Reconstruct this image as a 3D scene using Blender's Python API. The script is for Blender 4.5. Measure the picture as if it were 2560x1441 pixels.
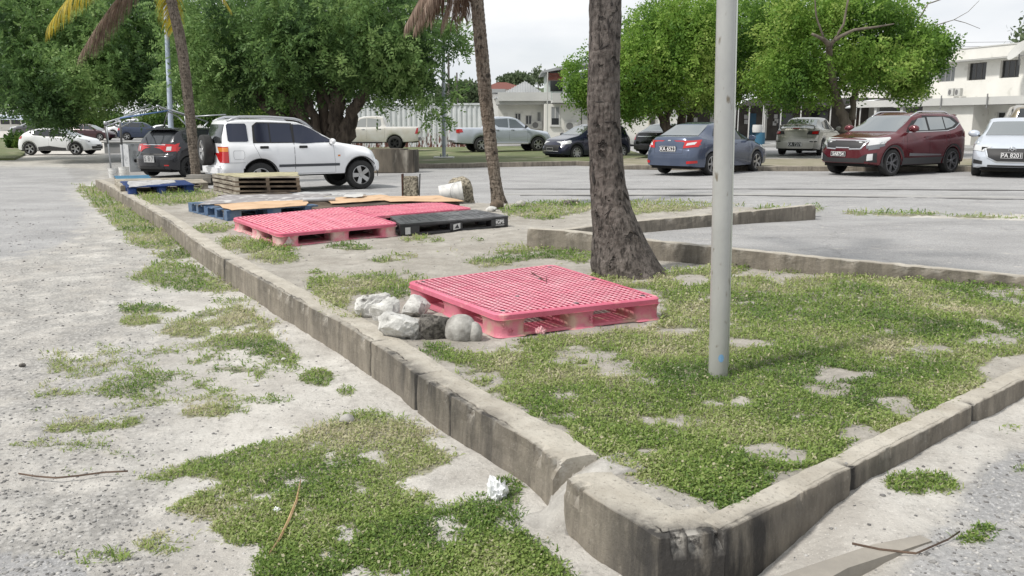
import bpy, bmesh, math, random
import numpy as np
from mathutils import Vector, Matrix
from mathutils.bvhtree import BVHTree
for o in list(bpy.data.objects): bpy.data.objects.remove(o)
SC = bpy.context.scene; COL = SC.collection
R = math.radians; PI = math.pi
# ---------------------------------------------------------------- camera
F, YH, HC = 2150.0, 308.0, 1.55
PITCH = math.atan((720.5-YH)/F)
cam = bpy.data.cameras.new('camera'); co = bpy.data.objects.new('camera', cam); COL.objects.link(co)
co.location = (0, 0, HC); co.rotation_euler = (PI/2-PITCH, 0, 0)
cam.sensor_width = 36; cam.lens = 36*F/2560; cam.clip_start = .05; cam.clip_end = 5000
SC.camera = co
SC.view_settings.view_transform = 'Standard'; SC.view_settings.look = 'None'
SC.view_settings.exposure = 0.34; SC.view_settings.gamma = 1
# ---------------------------------------------------------------- sky and sun
SUN_EL, SUN_AZ = R(52), R(-62)       # azimuth from +Y (ahead), negative is to the left
W = bpy.data.worlds.new('World'); SC.world = W; W.use_nodes = True
nt = W.node_tree; nt.nodes.clear()
def N(nt, t, **k):
    n = nt.nodes.new(t)
    for a, b in k.items(): setattr(n, a, b)
    return n
sky = N(nt, 'ShaderNodeTexSky', sky_type='NISHITA'); sky.sun_disc = False
sky.sun_elevation = SUN_EL; sky.sun_rotation = SUN_AZ; sky.dust_density = 2; sky.ozone_density = 1.2
tc = N(nt, 'ShaderNodeTexCoord'); mp = N(nt, 'ShaderNodeMapping'); mp.inputs['Scale'].default_value = (1, 1, 3.2)
no = N(nt, 'ShaderNodeTexNoise'); no.inputs['Scale'].default_value = 2.1; no.inputs['Detail'].default_value = 7; no.inputs['Roughness'].default_value = .55
cr = N(nt, 'ShaderNodeValToRGB'); cr.color_ramp.elements[0].position = .22; cr.color_ramp.elements[1].position = .5
cr.color_ramp.elements[0].color = (.72, .72, .72, 1)
n2 = N(nt, 'ShaderNodeTexNoise'); n2.inputs['Scale'].default_value = 3.4; n2.inputs['Detail'].default_value = 6
c2 = N(nt, 'ShaderNodeValToRGB'); c2.color_ramp.elements[0].position = .3; c2.color_ramp.elements[1].position = .62
c2.color_ramp.elements[0].color = (5.9, 6.3, 6.8, 1); c2.color_ramp.elements[1].color = (8.0, 8.1, 8.2, 1)
mx = N(nt, 'ShaderNodeMix', data_type='RGBA'); bg = N(nt, 'ShaderNodeBackground'); bg.inputs[1].default_value = .1
ow = N(nt, 'ShaderNodeOutputWorld'); L = nt.links.new
L(tc.outputs['Generated'], mp.inputs[0]); L(mp.outputs[0], no.inputs[0]); L(mp.outputs[0], n2.inputs[0])
L(no.outputs[0], cr.inputs[0]); L(n2.outputs[0], c2.inputs[0]); L(cr.outputs[0], mx.inputs[0])
L(sky.outputs[0], mx.inputs[6]); L(c2.outputs[0], mx.inputs[7]); L(mx.outputs[2], bg.inputs[0]); L(bg.outputs[0], ow.inputs[0])
sl = bpy.data.lights.new('sun', 'SUN'); sl.energy = 2.9; sl.angle = R(5); sl.color = (1, .955, .89)
so = bpy.data.objects.new('sun', sl); COL.objects.link(so)
sd = Vector((math.sin(SUN_AZ)*math.cos(SUN_EL), math.cos(SUN_AZ)*math.cos(SUN_EL), math.sin(SUN_EL)))
sd = Vector((-.62, -.35, 0)).normalized()*math.cos(SUN_EL) + Vector((0, 0, math.sin(SUN_EL)))
sky.sun_rotation = math.atan2(sd.x, sd.y)
so.rotation_euler = sd.to_track_quat('Z', 'Y').to_euler()
so.location = (-8, -5, 20)
# ---------------------------------------------------------------- pixel to place
CF = np.array([0, math.cos(PITCH), -math.sin(PITCH)]); CU = np.array([0, math.sin(PITCH), math.cos(PITCH)])
def G(x, y):
    "height of the sloping site"
    return np.clip(.01*np.asarray(x), -.3, .3) + np.clip(.012*(np.asarray(y)-55), 0, 2.5)
def ray(px, py):
    px = np.asarray(px, float); py = np.asarray(py, float)
    d = CF*F + np.stack([px-1280, np.zeros_like(px), np.zeros_like(px)], -1) + (720.5-py)[..., None]*CU
    return d/d[..., 1:2]
_T = np.geomspace(.6, 2500, 260)
def ATn(px, py, dz=0.):
    d = ray(px, py); sh = d.shape[:-1]; d = d.reshape(-1, 3); dz = np.broadcast_to(dz, sh).reshape(-1)
    lo = np.full(len(d), _T[-2]); hi = np.full(len(d), _T[-1]); done = np.zeros(len(d), bool)
    for a, b in zip(_T[:-1], _T[1:]):
        fb = HC+d[:, 2]*b-G(d[:, 0]*b, b)-dz
        hit = (~done) & (fb <= 0); lo[hit] = a; hi[hit] = b; done |= hit
    for _ in range(28):
        m = (lo+hi)/2; f = HC+d[:, 2]*m-G(d[:, 0]*m, m)-dz
        hi = np.where(f <= 0, m, hi); lo = np.where(f > 0, m, lo)
    p = d*hi[:, None]; p[:, 2] += HC
    return p.reshape(sh+(3,))
def AT(px, py, dz=0.): return Vector(ATn(np.array([px]), np.array([py]), dz)[0])
def PD(px, py, Y):
    d = ray(np.array([px]), np.array([py]))[0]*Y
    return Vector((d[0], Y, d[2]+HC))
def PIX(p):
    "place to pixel, arrays"
    p = np.asarray(p, float)-np.array([0, 0, HC]); w = p@CF
    return 1280+p[..., 0]/w*F, 720.5-(p@CU)/w*F
def S(Y): return Y/F          # metres per pixel at depth Y
# ---------------------------------------------------------------- numpy noise
_rs = np.random.RandomState(7); _P = _rs.rand(256, 256)
def vn(x, y):
    x = np.asarray(x, float); y = np.asarray(y, float)
    xi = np.floor(x).astype(int); yi = np.floor(y).astype(int); fx = x-xi; fy = y-yi
    fx = fx*fx*(3-2*fx); fy = fy*fy*(3-2*fy)
    a = _P[xi & 255, yi & 255]; b = _P[(xi+1) & 255, yi & 255]; c = _P[xi & 255, (yi+1) & 255]; d = _P[(xi+1) & 255, (yi+1) & 255]
    return (a*(1-fx)+b*fx)*(1-fy)+(c*(1-fx)+d*fx)*fy
def fbm(x, y, s=1., o=4):
    t = 0; a = .5; n = 0
    for i in range(o):
        t = t+a*vn(x*s+i*17.3, y*s+i*9.1); n += a; a *= .5; s *= 2.03
    return t/n
# ---------------------------------------------------------------- mesh helpers
class MB:
    def __init__(s): s.v = []; s.f = []
    def add(s, vs, fs):
        k = len(s.v); s.v += [tuple(v) for v in vs]; s.f += [tuple(i+k for i in f) for f in fs]; return s
    def box(s, c, d, rot=None):
        c = Vector(c); vs = []
        for x in (-.5, .5):
            for y in (-.5, .5):
                for z in (-.5, .5):
                    v = Vector((x*d[0], y*d[1], z*d[2]))
                    if rot is not None: v = rot @ v
                    vs.append(c+v)
        return s.add(vs, [(0, 1, 3, 2), (4, 6, 7, 5), (0, 4, 5, 1), (2, 3, 7, 6), (0, 2, 6, 4), (1, 5, 7, 3)])
    def box2(s, a, b):
        a = Vector(a); b = Vector(b); return s.box((a+b)/2, b-a)
    def bar(s, a, b, w, h=None, up=(0, 0, 1)):
        a = Vector(a); b = Vector(b); h = w if h is None else h; d = b-a
        if d.length < 1e-6: return s
        y = d.normalized(); u = Vector(up)
        if abs(y.dot(u)) > .98: u = Vector((1, 0, 0))
        x = y.cross(u).normalized(); z = x.cross(y)
        return s.box((a+b)/2, (w, d.length, h), Matrix((x, y, z)).transposed())
    def tube(s, pts, rad, n=8, cap=True):
        pts = [Vector(p) for p in pts]
        if not hasattr(rad, '__len__'): rad = [rad]*len(pts)
        rings = []; pu = None
        for i, p in enumerate(pts):
            d = (pts[min(i+1, len(pts)-1)]-pts[max(i-1, 0)]).normalized()
            if pu is None:
                pu = Vector((0, 0, 1)) if abs(d.z) < .9 else Vector((1, 0, 0))
            x = d.cross(pu)
            if x.length < 1e-5: x = d.cross(Vector((0, 1, 0)))
            x.normalize(); y = x.cross(d).normalized(); pu = y
            rings.append([p+(x*math.cos(a)+y*math.sin(a))*rad[i] for a in [2*PI*k/n for k in range(n)]])
        vs = [v for r in rings for v in r]; fs = []
        for i in range(len(pts)-1):
            for k in range(n):
                k2 = (k+1) % n; fs.append((i*n+k, i*n+k2, (i+1)*n+k2, (i+1)*n+k))
        if cap: fs += [tuple(range(n-1, -1, -1)), tuple(range((len(pts)-1)*n, len(pts)*n))]
        return s.add(vs, fs)
    def lathe(s, prof, n=24, M=None, closed=False):
        "prof: (radius, z) pairs turned about z, then placed with M"
        vs = []; m = len(prof)
        for k in range(n):
            a = 2*PI*k/n
            for r, z in prof:
                v = Vector((r*math.cos(a), r*math.sin(a), z)); vs.append(M @ v if M is not None else v)
        fs = []
        for k in range(n):
            k2 = (k+1) % n
            for i in range(m if closed else m-1):
                j = (i+1) % m; fs.append((k*m+i, k2*m+i, k2*m+j, k*m+j))
        return s.add(vs, fs)
    def prism(s, poly, z0, z1, M=None):
        n = len(poly); vs = [Vector((x, y, z0)) for x, y in poly]+[Vector((x, y, z1)) for x, y in poly]
        if M is not None: vs = [M @ v for v in vs]
        return s.add(vs, [tuple(range(n-1, -1, -1)), tuple(range(n, 2*n))]+[(i, (i+1) % n, n+(i+1) % n, n+i) for i in range(n)])
    def grid(s, f, nu, nv):
        vs = [f(i/nu, j/nv) for i in range(nu+1) for j in range(nv+1)]
        return s.add(vs, [(i*(nv+1)+j, (i+1)*(nv+1)+j, (i+1)*(nv+1)+j+1, i*(nv+1)+j+1) for i in range(nu) for j in range(nv)])
    def map(s, fn): s.v = [tuple(fn(Vector(v))) for v in s.v]; return s
    def build(s, name, mat, parent=None, smooth=False, ang=None, bevel=0, recalc=True):
        me = bpy.data.meshes.new(name); me.from_pydata(s.v, [], s.f)
        if recalc or bevel:
            bm = bmesh.new(); bm.from_mesh(me)
            if recalc: bmesh.ops.recalc_face_normals(bm, faces=bm.faces)
            if bevel:
                es = [e for e in bm.edges if len(e.link_faces) == 2 and e.calc_face_angle(0) > .6]
                bmesh.ops.bevel(bm, geom=es, offset=bevel, segments=2, affect='EDGES', clamp_overlap=True)
            bm.to_mesh(me); bm.free()
        return link(name, me, mat, parent, smooth, ang)
def link(name, me, mat, parent=None, smooth=False, ang=None):
    me.name = name; o = bpy.data.objects.new(name, me); COL.objects.link(o)
    if isinstance(mat, (list, tuple)):
        for m in mat: me.materials.append(m)
    elif mat: me.materials.append(mat)
    if smooth:
        me.polygons.foreach_set('use_smooth', [True]*len(me.polygons))
        if ang:
            bm = bmesh.new(); bm.from_mesh(me)
            for e in bm.edges:
                if len(e.link_faces) == 2 and e.calc_face_angle(0) > R(ang): e.smooth = False
            bm.to_mesh(me); bm.free()
    if parent: o.parent = parent
    return o
def np_mesh(V, Fq, nper):
    "fast mesh from arrays, all faces with nper corners"
    me = bpy.data.meshes.new('m'); me.vertices.add(len(V)); me.vertices.foreach_set('co', np.asarray(V, np.float32).ravel())
    Fq = np.asarray(Fq, np.int32); me.loops.add(Fq.size); me.polygons.add(len(Fq))
    me.loops.foreach_set('vertex_index', Fq.ravel()); me.polygons.foreach_set('loop_start', np.arange(0, Fq.size, nper, dtype=np.int32))
    me.polygons.foreach_set('loop_total', np.full(len(Fq), nper, np.int32)); me.update(calc_edges=True); return me
def attr(me, name, vals):
    a = me.attributes.new(name, 'FLOAT', 'POINT'); a.data.foreach_set('value', np.asarray(vals, np.float32))
def tag(o, label, cat, group=None, kind=None):
    if label: o['label'] = label
    if cat: o['category'] = cat
    if group: o['group'] = group
    if kind: o['kind'] = kind
    return o
def struct(o, label=None, cat=None): o['kind'] = 'structure'; tag(o, label, cat); return o
def thing(name, label, cat, loc=(0, 0, 0), rz=0, group=None, scale=None):
    o = bpy.data.objects.new(name, None); COL.objects.link(o); o.location = loc; o.rotation_euler = (0, 0, rz); o.empty_display_size = .2
    if scale is not None: o.scale = scale if hasattr(scale, '__len__') else (scale,)*3
    return tag(o, label, cat, group)
def dup(root, loc, rz, label=None, scale=None):
    r = root.copy(); COL.objects.link(r); r.location = loc; r.rotation_euler = (0, 0, rz)
    if scale is not None: r.scale = scale
    if label: r['label'] = label
    for ch in list(root.children):
        c = ch.copy(); COL.objects.link(c); c.parent = r
        for g in list(ch.children):
            d = g.copy(); COL.objects.link(d); d.parent = c
    return r
# ---------------------------------------------------------------- materials
def srgb(r, g, b):
    f = lambda c: (c/255/12.92) if c/255 <= .04045 else ((c/255+.055)/1.055)**2.4
    return (f(r), f(g), f(b))
_M = {}
def mat(name, c1, rough=.7, metal=0., c2=None, scale=5., lo=.35, hi=.65, bump=0., bscale=None, coat=0., spec=None,
        stretch=(1, 1, 1), c3=None, s3=20., lo3=.6, hi3=.7, trans=0., coord='Object', emit=None, detail=6, bdist=.02):
    if name in _M: return _M[name]
    m = bpy.data.materials.new(name); m.use_nodes = True; t = m.node_tree; b = t.nodes['Principled BSDF']; L = t.links.new
    b.inputs['Base Color'].default_value = (*c1, 1); b.inputs['Roughness'].default_value = rough; b.inputs['Metallic'].default_value = metal
    if coat: b.inputs['Coat Weight'].default_value = coat; b.inputs['Coat Roughness'].default_value = .04
    if spec is not None: b.inputs['Specular IOR Level'].default_value = spec
    if emit: b.inputs['Emission Color'].default_value = (*emit, 1); b.inputs['Emission Strength'].default_value = 1
    tcn = N(t, 'ShaderNodeTexCoord'); mpn = N(t, 'ShaderNodeMapping'); mpn.inputs['Scale'].default_value = stretch
    L(tcn.outputs[coord], mpn.inputs[0]); out = None
    if c2:
        n = N(t, 'ShaderNodeTexNoise'); n.inputs['Scale'].default_value = scale; n.inputs['Detail'].default_value = detail
        n.inputs['Roughness'].default_value = .62; L(mpn.outputs[0], n.inputs[0])
        r = N(t, 'ShaderNodeMapRange'); r.inputs[1].default_value = lo; r.inputs[2].default_value = hi; L(n.outputs[0], r.inputs[0])
        x = N(t, 'ShaderNodeMix', data_type='RGBA'); x.inputs[6].default_value = (*c1, 1); x.inputs[7].default_value = (*c2, 1)
        L(r.outputs[0], x.inputs[0]); out = x.outputs[2]
        if c3:
            n = N(t, 'ShaderNodeTexNoise'); n.inputs['Scale'].default_value = s3; n.inputs['Detail'].default_value = 4; L(mpn.outputs[0], n.inputs[0])
            r = N(t, 'ShaderNodeMapRange'); r.inputs[1].default_value = lo3; r.inputs[2].default_value = hi3; L(n.outputs[0], r.inputs[0])
            x2 = N(t, 'ShaderNodeMix', data_type='RGBA'); x2.inputs[7].default_value = (*c3, 1); L(r.outputs[0], x2.inputs[0]); L(out, x2.inputs[6]); out = x2.outputs[2]
        L(out, b.inputs['Base Color'])
    if bump:
        n = N(t, 'ShaderNodeTexNoise'); n.inputs['Scale'].default_value = bscale or scale*3; n.inputs['Detail'].default_value = 8
        n.inputs['Roughness'].default_value = .65; L(mpn.outputs[0], n.inputs[0])
        u = N(t, 'ShaderNodeBump'); u.inputs['Strength'].default_value = bump; u.inputs['Distance'].default_value = bdist
        L(n.outputs[0], u.inputs['Height']); L(u.outputs[0], b.inputs['Normal'])
    _M[name] = m; return m
def leafmat(name, cols, tr=.35, rough=.55):
    "foliage: colour by the per-leaf attribute rnd, part of the light passes through"
    if name in _M: return _M[name]
    m = bpy.data.materials.new(name); m.use_nodes = True; t = m.node_tree; t.nodes.clear(); L = t.links.new
    a = N(t, 'ShaderNodeAttribute', attribute_name='rnd'); r = N(t, 'ShaderNodeValToRGB'); e = r.color_ramp.elements
    for i, c in enumerate(cols):
        q = e[i] if i < 2 else e.new(1.)
        q.color = (*c, 1)
    for i in range(len(cols)): e[i].position = i/(len(cols)-1)
    for i, c in enumerate(cols): e[i].color = (*c, 1)
    p = N(t, 'ShaderNodeBsdfPrincipled'); p.inputs['Roughness'].default_value = rough; p.inputs['Specular IOR Level'].default_value = .3
    q = N(t, 'ShaderNodeBsdfTranslucent'); x = N(t, 'ShaderNodeMixShader'); x.inputs[0].default_value = tr; o = N(t, 'ShaderNodeOutputMaterial')
    L(a.outputs['Fac'], r.inputs[0]); L(r.outputs[0], p.inputs['Base Color']); L(r.outputs[0], q.inputs[0])
    L(p.outputs[0], x.inputs[1]); L(q.outputs[0], x.inputs[2]); L(x.outputs[0], o.inputs[0]); _M[name] = m; return m
def text_mesh(s, size, mat_, parent, M, name='lettering', depth=.002, sx=1., bold=0.):
    cu = bpy.data.curves.new('t', 'FONT'); cu.body = s; cu.size = size; cu.extrude = depth; cu.align_x = 'CENTER'; cu.align_y = 'CENTER'; cu.offset = bold
    ob = bpy.data.objects.new('t', cu); COL.objects.link(ob); bpy.context.view_layer.update()
    me = bpy.data.meshes.new_from_object(ob.evaluated_get(bpy.context.evaluated_depsgraph_get()))
    bpy.data.objects.remove(ob); me.transform(M @ Matrix.Diagonal((sx, 1, 1, 1))); return link(name, me, mat_, parent)
# ---------------------------------------------------------------- outlines of the planted island (photo pixels, turned into places)
def inpoly(px, py, P):
    c = np.zeros(px.shape, bool); n = len(P)
    for i in range(n):
        x1, y1 = P[i]; x2, y2 = P[(i+1) % n]
        if y1 == y2: continue
        k = ((y1 > py) != (y2 > py)) & (px < (x2-x1)*(py-y1)/(y2-y1)+x1); c ^= k
    return c
def sstep(x, a, b):
    t = np.clip((x-a)/(b-a), 0, 1); return t*t*(3-2*t)
KL = [(1814, 1328), (1641, 1334), (1578, 1312), (1489, 1236), (1405, 1184), (1320, 1098), (1262, 1067), (1209, 1040), (1147, 1000), (1089, 991-15), (1036, 933), (1000, 904),
      (926, 854), (844, 803), (781, 772), (711, 733), (641, 694), (578, 659), (516, 624), (475, 594), (426, 557), (363, 518), (301, 483), (266, 463), (238, 450)]
KL[1] = (1735, 1300); KL[2] = (1600, 1262); KL[3] = (1489, 1210); KL[4] = (1405, 1155)
KR = [(1814, 1328), (2129, 1169), (2560, 949), (3050, 700)]
# the true outer corner sits lower in the photo than the first left points
KL = [(1814, 1328), (1648, 1346), (1578, 1300), (1489, 1250), (1420, 1200), (1395, 1160), (1320, 1098), (1262, 1067), (1209, 1036), (1147, 1003), (1089, 966), (1036, 933), (1000, 904)]+KL[12:]
SPL = [AT(1410, 1190, .22), AT(1376, 1155, .22)]
K1 = [(1318, 572), (1400, 577), (1480, 585), (1640, 604), (1850, 625), (2100, 650), (2300, 668), (2560, 692), (2900, 722)]
K2 = [(1392, 578), (1600, 553), (1780, 538), (1940, 523), (2040, 512)]
LOTEDGE = [(2040, 516), (1900, 512), (1700, 506), (1480, 499), (1240, 502), (1000, 492), (800, 482), (640, 474), (540, 468), (470, 452), (360, 438), (280, 438), (238, 446)]
K1T = [.41, .405, .40, .385, .37, .345, .32, .285, .25]; K1W = [AT(x, y, t) for (x, y), t in zip(K1, K1T)]
K1I = [tuple(float(q) for q in PIX(np.array([p.x, p.y+.04, float(G(p.x, p.y))+.2]))) for p in K1W]; K1B = [tuple(float(q) for q in PIX(np.array([p.x, p.y+.07, float(G(p.x, p.y))+.06]))) for p in K1W]
BAY = K1B+[ (3300, 760), (3300, 560), (2560, 548), (2080, 528), (2040, 512), (1780, 538), (1600, 553), (1392, 578)]
ISL = KL[::-1]+KR[1:]+[(3300, 700)]+K1I[::-1][:-1]+[(1392, 590)]+K2[1:]+LOTEDGE
# ---------------------------------------------------------------- where things grow
def ell(px, py, cx, cy, rx, ry, an=0.):
    c, s = math.cos(R(an)), math.sin(R(an)); dx, dy = px-cx, py-cy
    return ((dx*c+dy*s)/rx)**2+((-dx*s+dy*c)/ry)**2
def polysoft(px, py, P, n):
    return inpoly(px+n[0]*34, py+n[1]*13, P).astype(float)
VP_L = [([(185, 462), (262, 470), (380, 548), (470, 588), (478, 640), (430, 652), (330, 612), (262, 545), (212, 500)], .97),
        ([(330, 690), (400, 655), (490, 662), (560, 710), (560, 730), (450, 730), (380, 714)], .95),
        ([(500, 740), (590, 700), (640, 745), (600, 760), (520, 762)], .5),
        ([(430, 800), (560, 768), (640, 752), (720, 850), (770, 905), (720, 925), (620, 890), (520, 868), (400, 850)], .8),
        ([(130, 880), (420, 860), (700, 900), (640, 960), (500, 1010), (280, 1040), (160, 1080), (100, 1010)], .46),
        ([(300, 1190), (480, 1150), (640, 1098), (800, 1060), (950, 1030), (1060, 1075), (1150, 1140), (1130, 1180), (1010, 1195), (1040, 1235), (1180, 1262), (1270, 1300), (1330, 1350), (1420, 1441), (1500, 1560), (700, 1560), (640, 1440), (640, 1380), (530, 1330), (500, 1290), (430, 1268), (560, 1205), (480, 1200), (360, 1210)], .92),
        ([(-200, 330), (60, 335), (110, 352), (60, 386), (-200, 396)], .9), ([(0, 1100), (330, 1090), (330, 1108), (0, 1128)], .5), ([(2110, 529), (2330, 534), (2620, 546), (2620, 554), (2330, 545), (2110, 539)], .9)]
VE_L = [(370, 776, 82, 9, .9), (345, 800, 62, 14, .9), (545, 1032, 78, 17, .97), (792, 940, 46, 19, .9), (580, 932, 76, 13, .75), (160, 1180, 60, 12, .2), (1250, 1232, 45, 26, .5), (1225, 1262, 60, 20, .4),
        (230, 1390, 120, 22, .4), (460, 1352, 120, 30, .42), (230, 1060, 150, 20, .6), (480, 878, 150, 20, .45), (420, 950, 200, 26, .5), (640, 1000, 120, 18, .4), (330, 1130, 60, 12, .4), (2300, 1225, 100, 36, .66), (2150, 1170, 40, 20, .3), (2030, 525, 26, 10, .9), (1960, 530, 60, 9, .7), (1860, 552, 60, 14, .95), (2420, 1330, 60, 20, .55), (2170, 1380, 55, 16, .5), (2500, 1010, 40, 14, .3), (2540, 1172, 20, 8, .6), (2530, 1075, 60, 12, .25),
        (860, 972, 25, 15, .5), (580, 700, 36, 24, .6), (480, 640, 40, 16, .5)]
VP_I = [([(1020, 868), (1180, 882), (1400, 842), (1640, 812), (1668, 760), (1580, 690), (1700, 676), (1900, 640), (2020, 642), (2200, 668), (2560, 700), (2900, 720), (2900, 800), (2560, 890), (2470, 900), (2490, 985), (2440, 1020), (2310, 1052), (2170, 1090), (2060, 1160), (1960, 1190), (1840, 1290), (1740, 1262), (1560, 1165), (1440, 1100), (1300, 1040), (1200, 970), (1120, 920)], .93),
        ([(760, 700), (880, 686), (1000, 690), (1060, 712), (1020, 740), (900, 745), (890, 790), (830, 800), (790, 740)], .9),
        ([(1150, 655), (1240, 630), (1330, 618), (1480, 618), (1480, 660), (1340, 650), (1200, 672)], .8),
        ([(545, 598), (700, 600), (735, 622), (740, 655), (690, 660), (610, 640), (560, 622)], .92),
        ([(330, 480), (500, 474), (560, 490), (500, 512), (370, 516)], .92),
        ([(1240, 520), (1330, 506), (1480, 505), (1480, 530), (1380, 552), (1260, 545)], .85), ([(1560, 506), (1700, 500), (1890, 512), (1700, 530), (1580, 538)], .88),
        ([(1780, 540), (1850, 530), (1940, 548), (1880, 562), (1790, 560)], .8)]
VE_I = [(862, 620, 70, 9, .85), (990, 648, 65, 13, .6), (955, 652, 34, 10, .7), (530, 572, 55, 12, .85), (1060, 600, 60, 9, .6), (1050, 690, 40, 6, .5), (1180, 602, 40, 5, .5), (1120, 628, 30, 4, .5), (780, 684, 25, 5, .6), (1150, 640, 25, 5, .4), (880, 792, 40, 14, .9), (1290, 612, 60, 8, .3), (1960, 522, 80, 6, .6), (640, 470, 60, 6, .5), (1590, 700, 110, 26, .97), (1560, 690, 90, 30, .9)]
BARE_I = [(1470, 888, 82, 22), (1560, 925, 70, 18), (2090, 945, 90, 20), (2050, 985, 55, 24), (1940, 690, 130, 14), (1750, 700, 60, 12), (1850, 1010, 40, 12), (2230, 1010, 60, 16), (2330, 880, 70, 18), (2140, 1080, 60, 20), (2280, 1035, 60, 14), (1960, 1140, 90, 30), (1860, 860, 70, 12), (2470, 850, 80, 12), (1500, 790, 30, 10), (1380, 1140, 90, 24), (1250, 990, 30, 10), (1620, 1130, 60, 12), (1700, 830, 60, 10)]
_a, _b = SPL; _t = (_b-_a).normalized(); _m = (_a+_b)/2; _hw = (_b-_a).length/2; _no = Vector((_t.y, -_t.x, 0)); _no = _no if _no.dot(Vector((-1, -1, 0))) > 0 else -_no
def spill_h(x, y):
    "soil fan running down through the break in the wall"
    la = (x-_m.x)*_t.x+(y-_m.y)*_t.y; o = (x-_m.x)*_no.x+(y-_m.y)*_no.y
    h = .205-.215*sstep(o-.05*np.exp(-(la/.2)**2), -.30, .12); h = np.where(o > 0, (h+.03)*np.exp(-(np.abs(la)/(_hw*1.7))**2.5)-.03, h)
    h = h+(fbm(x, y, 16, 4)-.5)*.035*(o > -.3)+.03*np.exp(-((o-.2)/.08)**2-(la/.12)**2); return h, (np.abs(la) < _hw+.02) & (o > -.34)
def veg(px, py, isl, x, y):
    w = (fbm(x, y, 2.3)-.5)*2.6, (fbm(x+40, y+9, 2.3)-.5)*2.6
    d = np.zeros(px.shape)
    js = np.clip((py-308)/620, .15, 1.1); qx, qy = px+w[0]*30*js, py+w[1]*12*js
    for P, s in (VP_I if isl else VP_L):
        a = 0
        for ox, oy in ((-1, -.4), (1, .4), (-.4, 1), (.4, -1), (.2, .2), (-.7, .7), (.7, -.7)): a = a+inpoly(qx+ox*26*js, qy+oy*11*js, P)
        d = np.maximum(d, s*a/7.)
    for cx, cy, rx, ry, s in (VE_I if isl else VE_L): d = np.maximum(d, s*(1-sstep(ell(qx, qy, cx, cy, rx, ry), .7, 1.15)))
    if isl:
        for cx, cy, rx, ry in BARE_I: d = d*(.30+.70*sstep(ell(qx, qy, cx, cy, rx, ry)+(fbm(x, y, 8., 3)-.5)*2.2, .2, 1.5))
    d = np.minimum(d*1.12, 1); clump = fbm(x+3, y-8, 5.5, 4)
    fine = fbm(x-5, y+2, 19, 3); d = d*(1-.9*sstep(clump+.35*(fine-.5), .80-.62*d, .60-.62*d+.0)) if False else d*sstep(clump+.4*(fine-.5), .62-.46*d, .92-.46*d)*1.2
    return np.clip(d, 0, 1)
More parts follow.
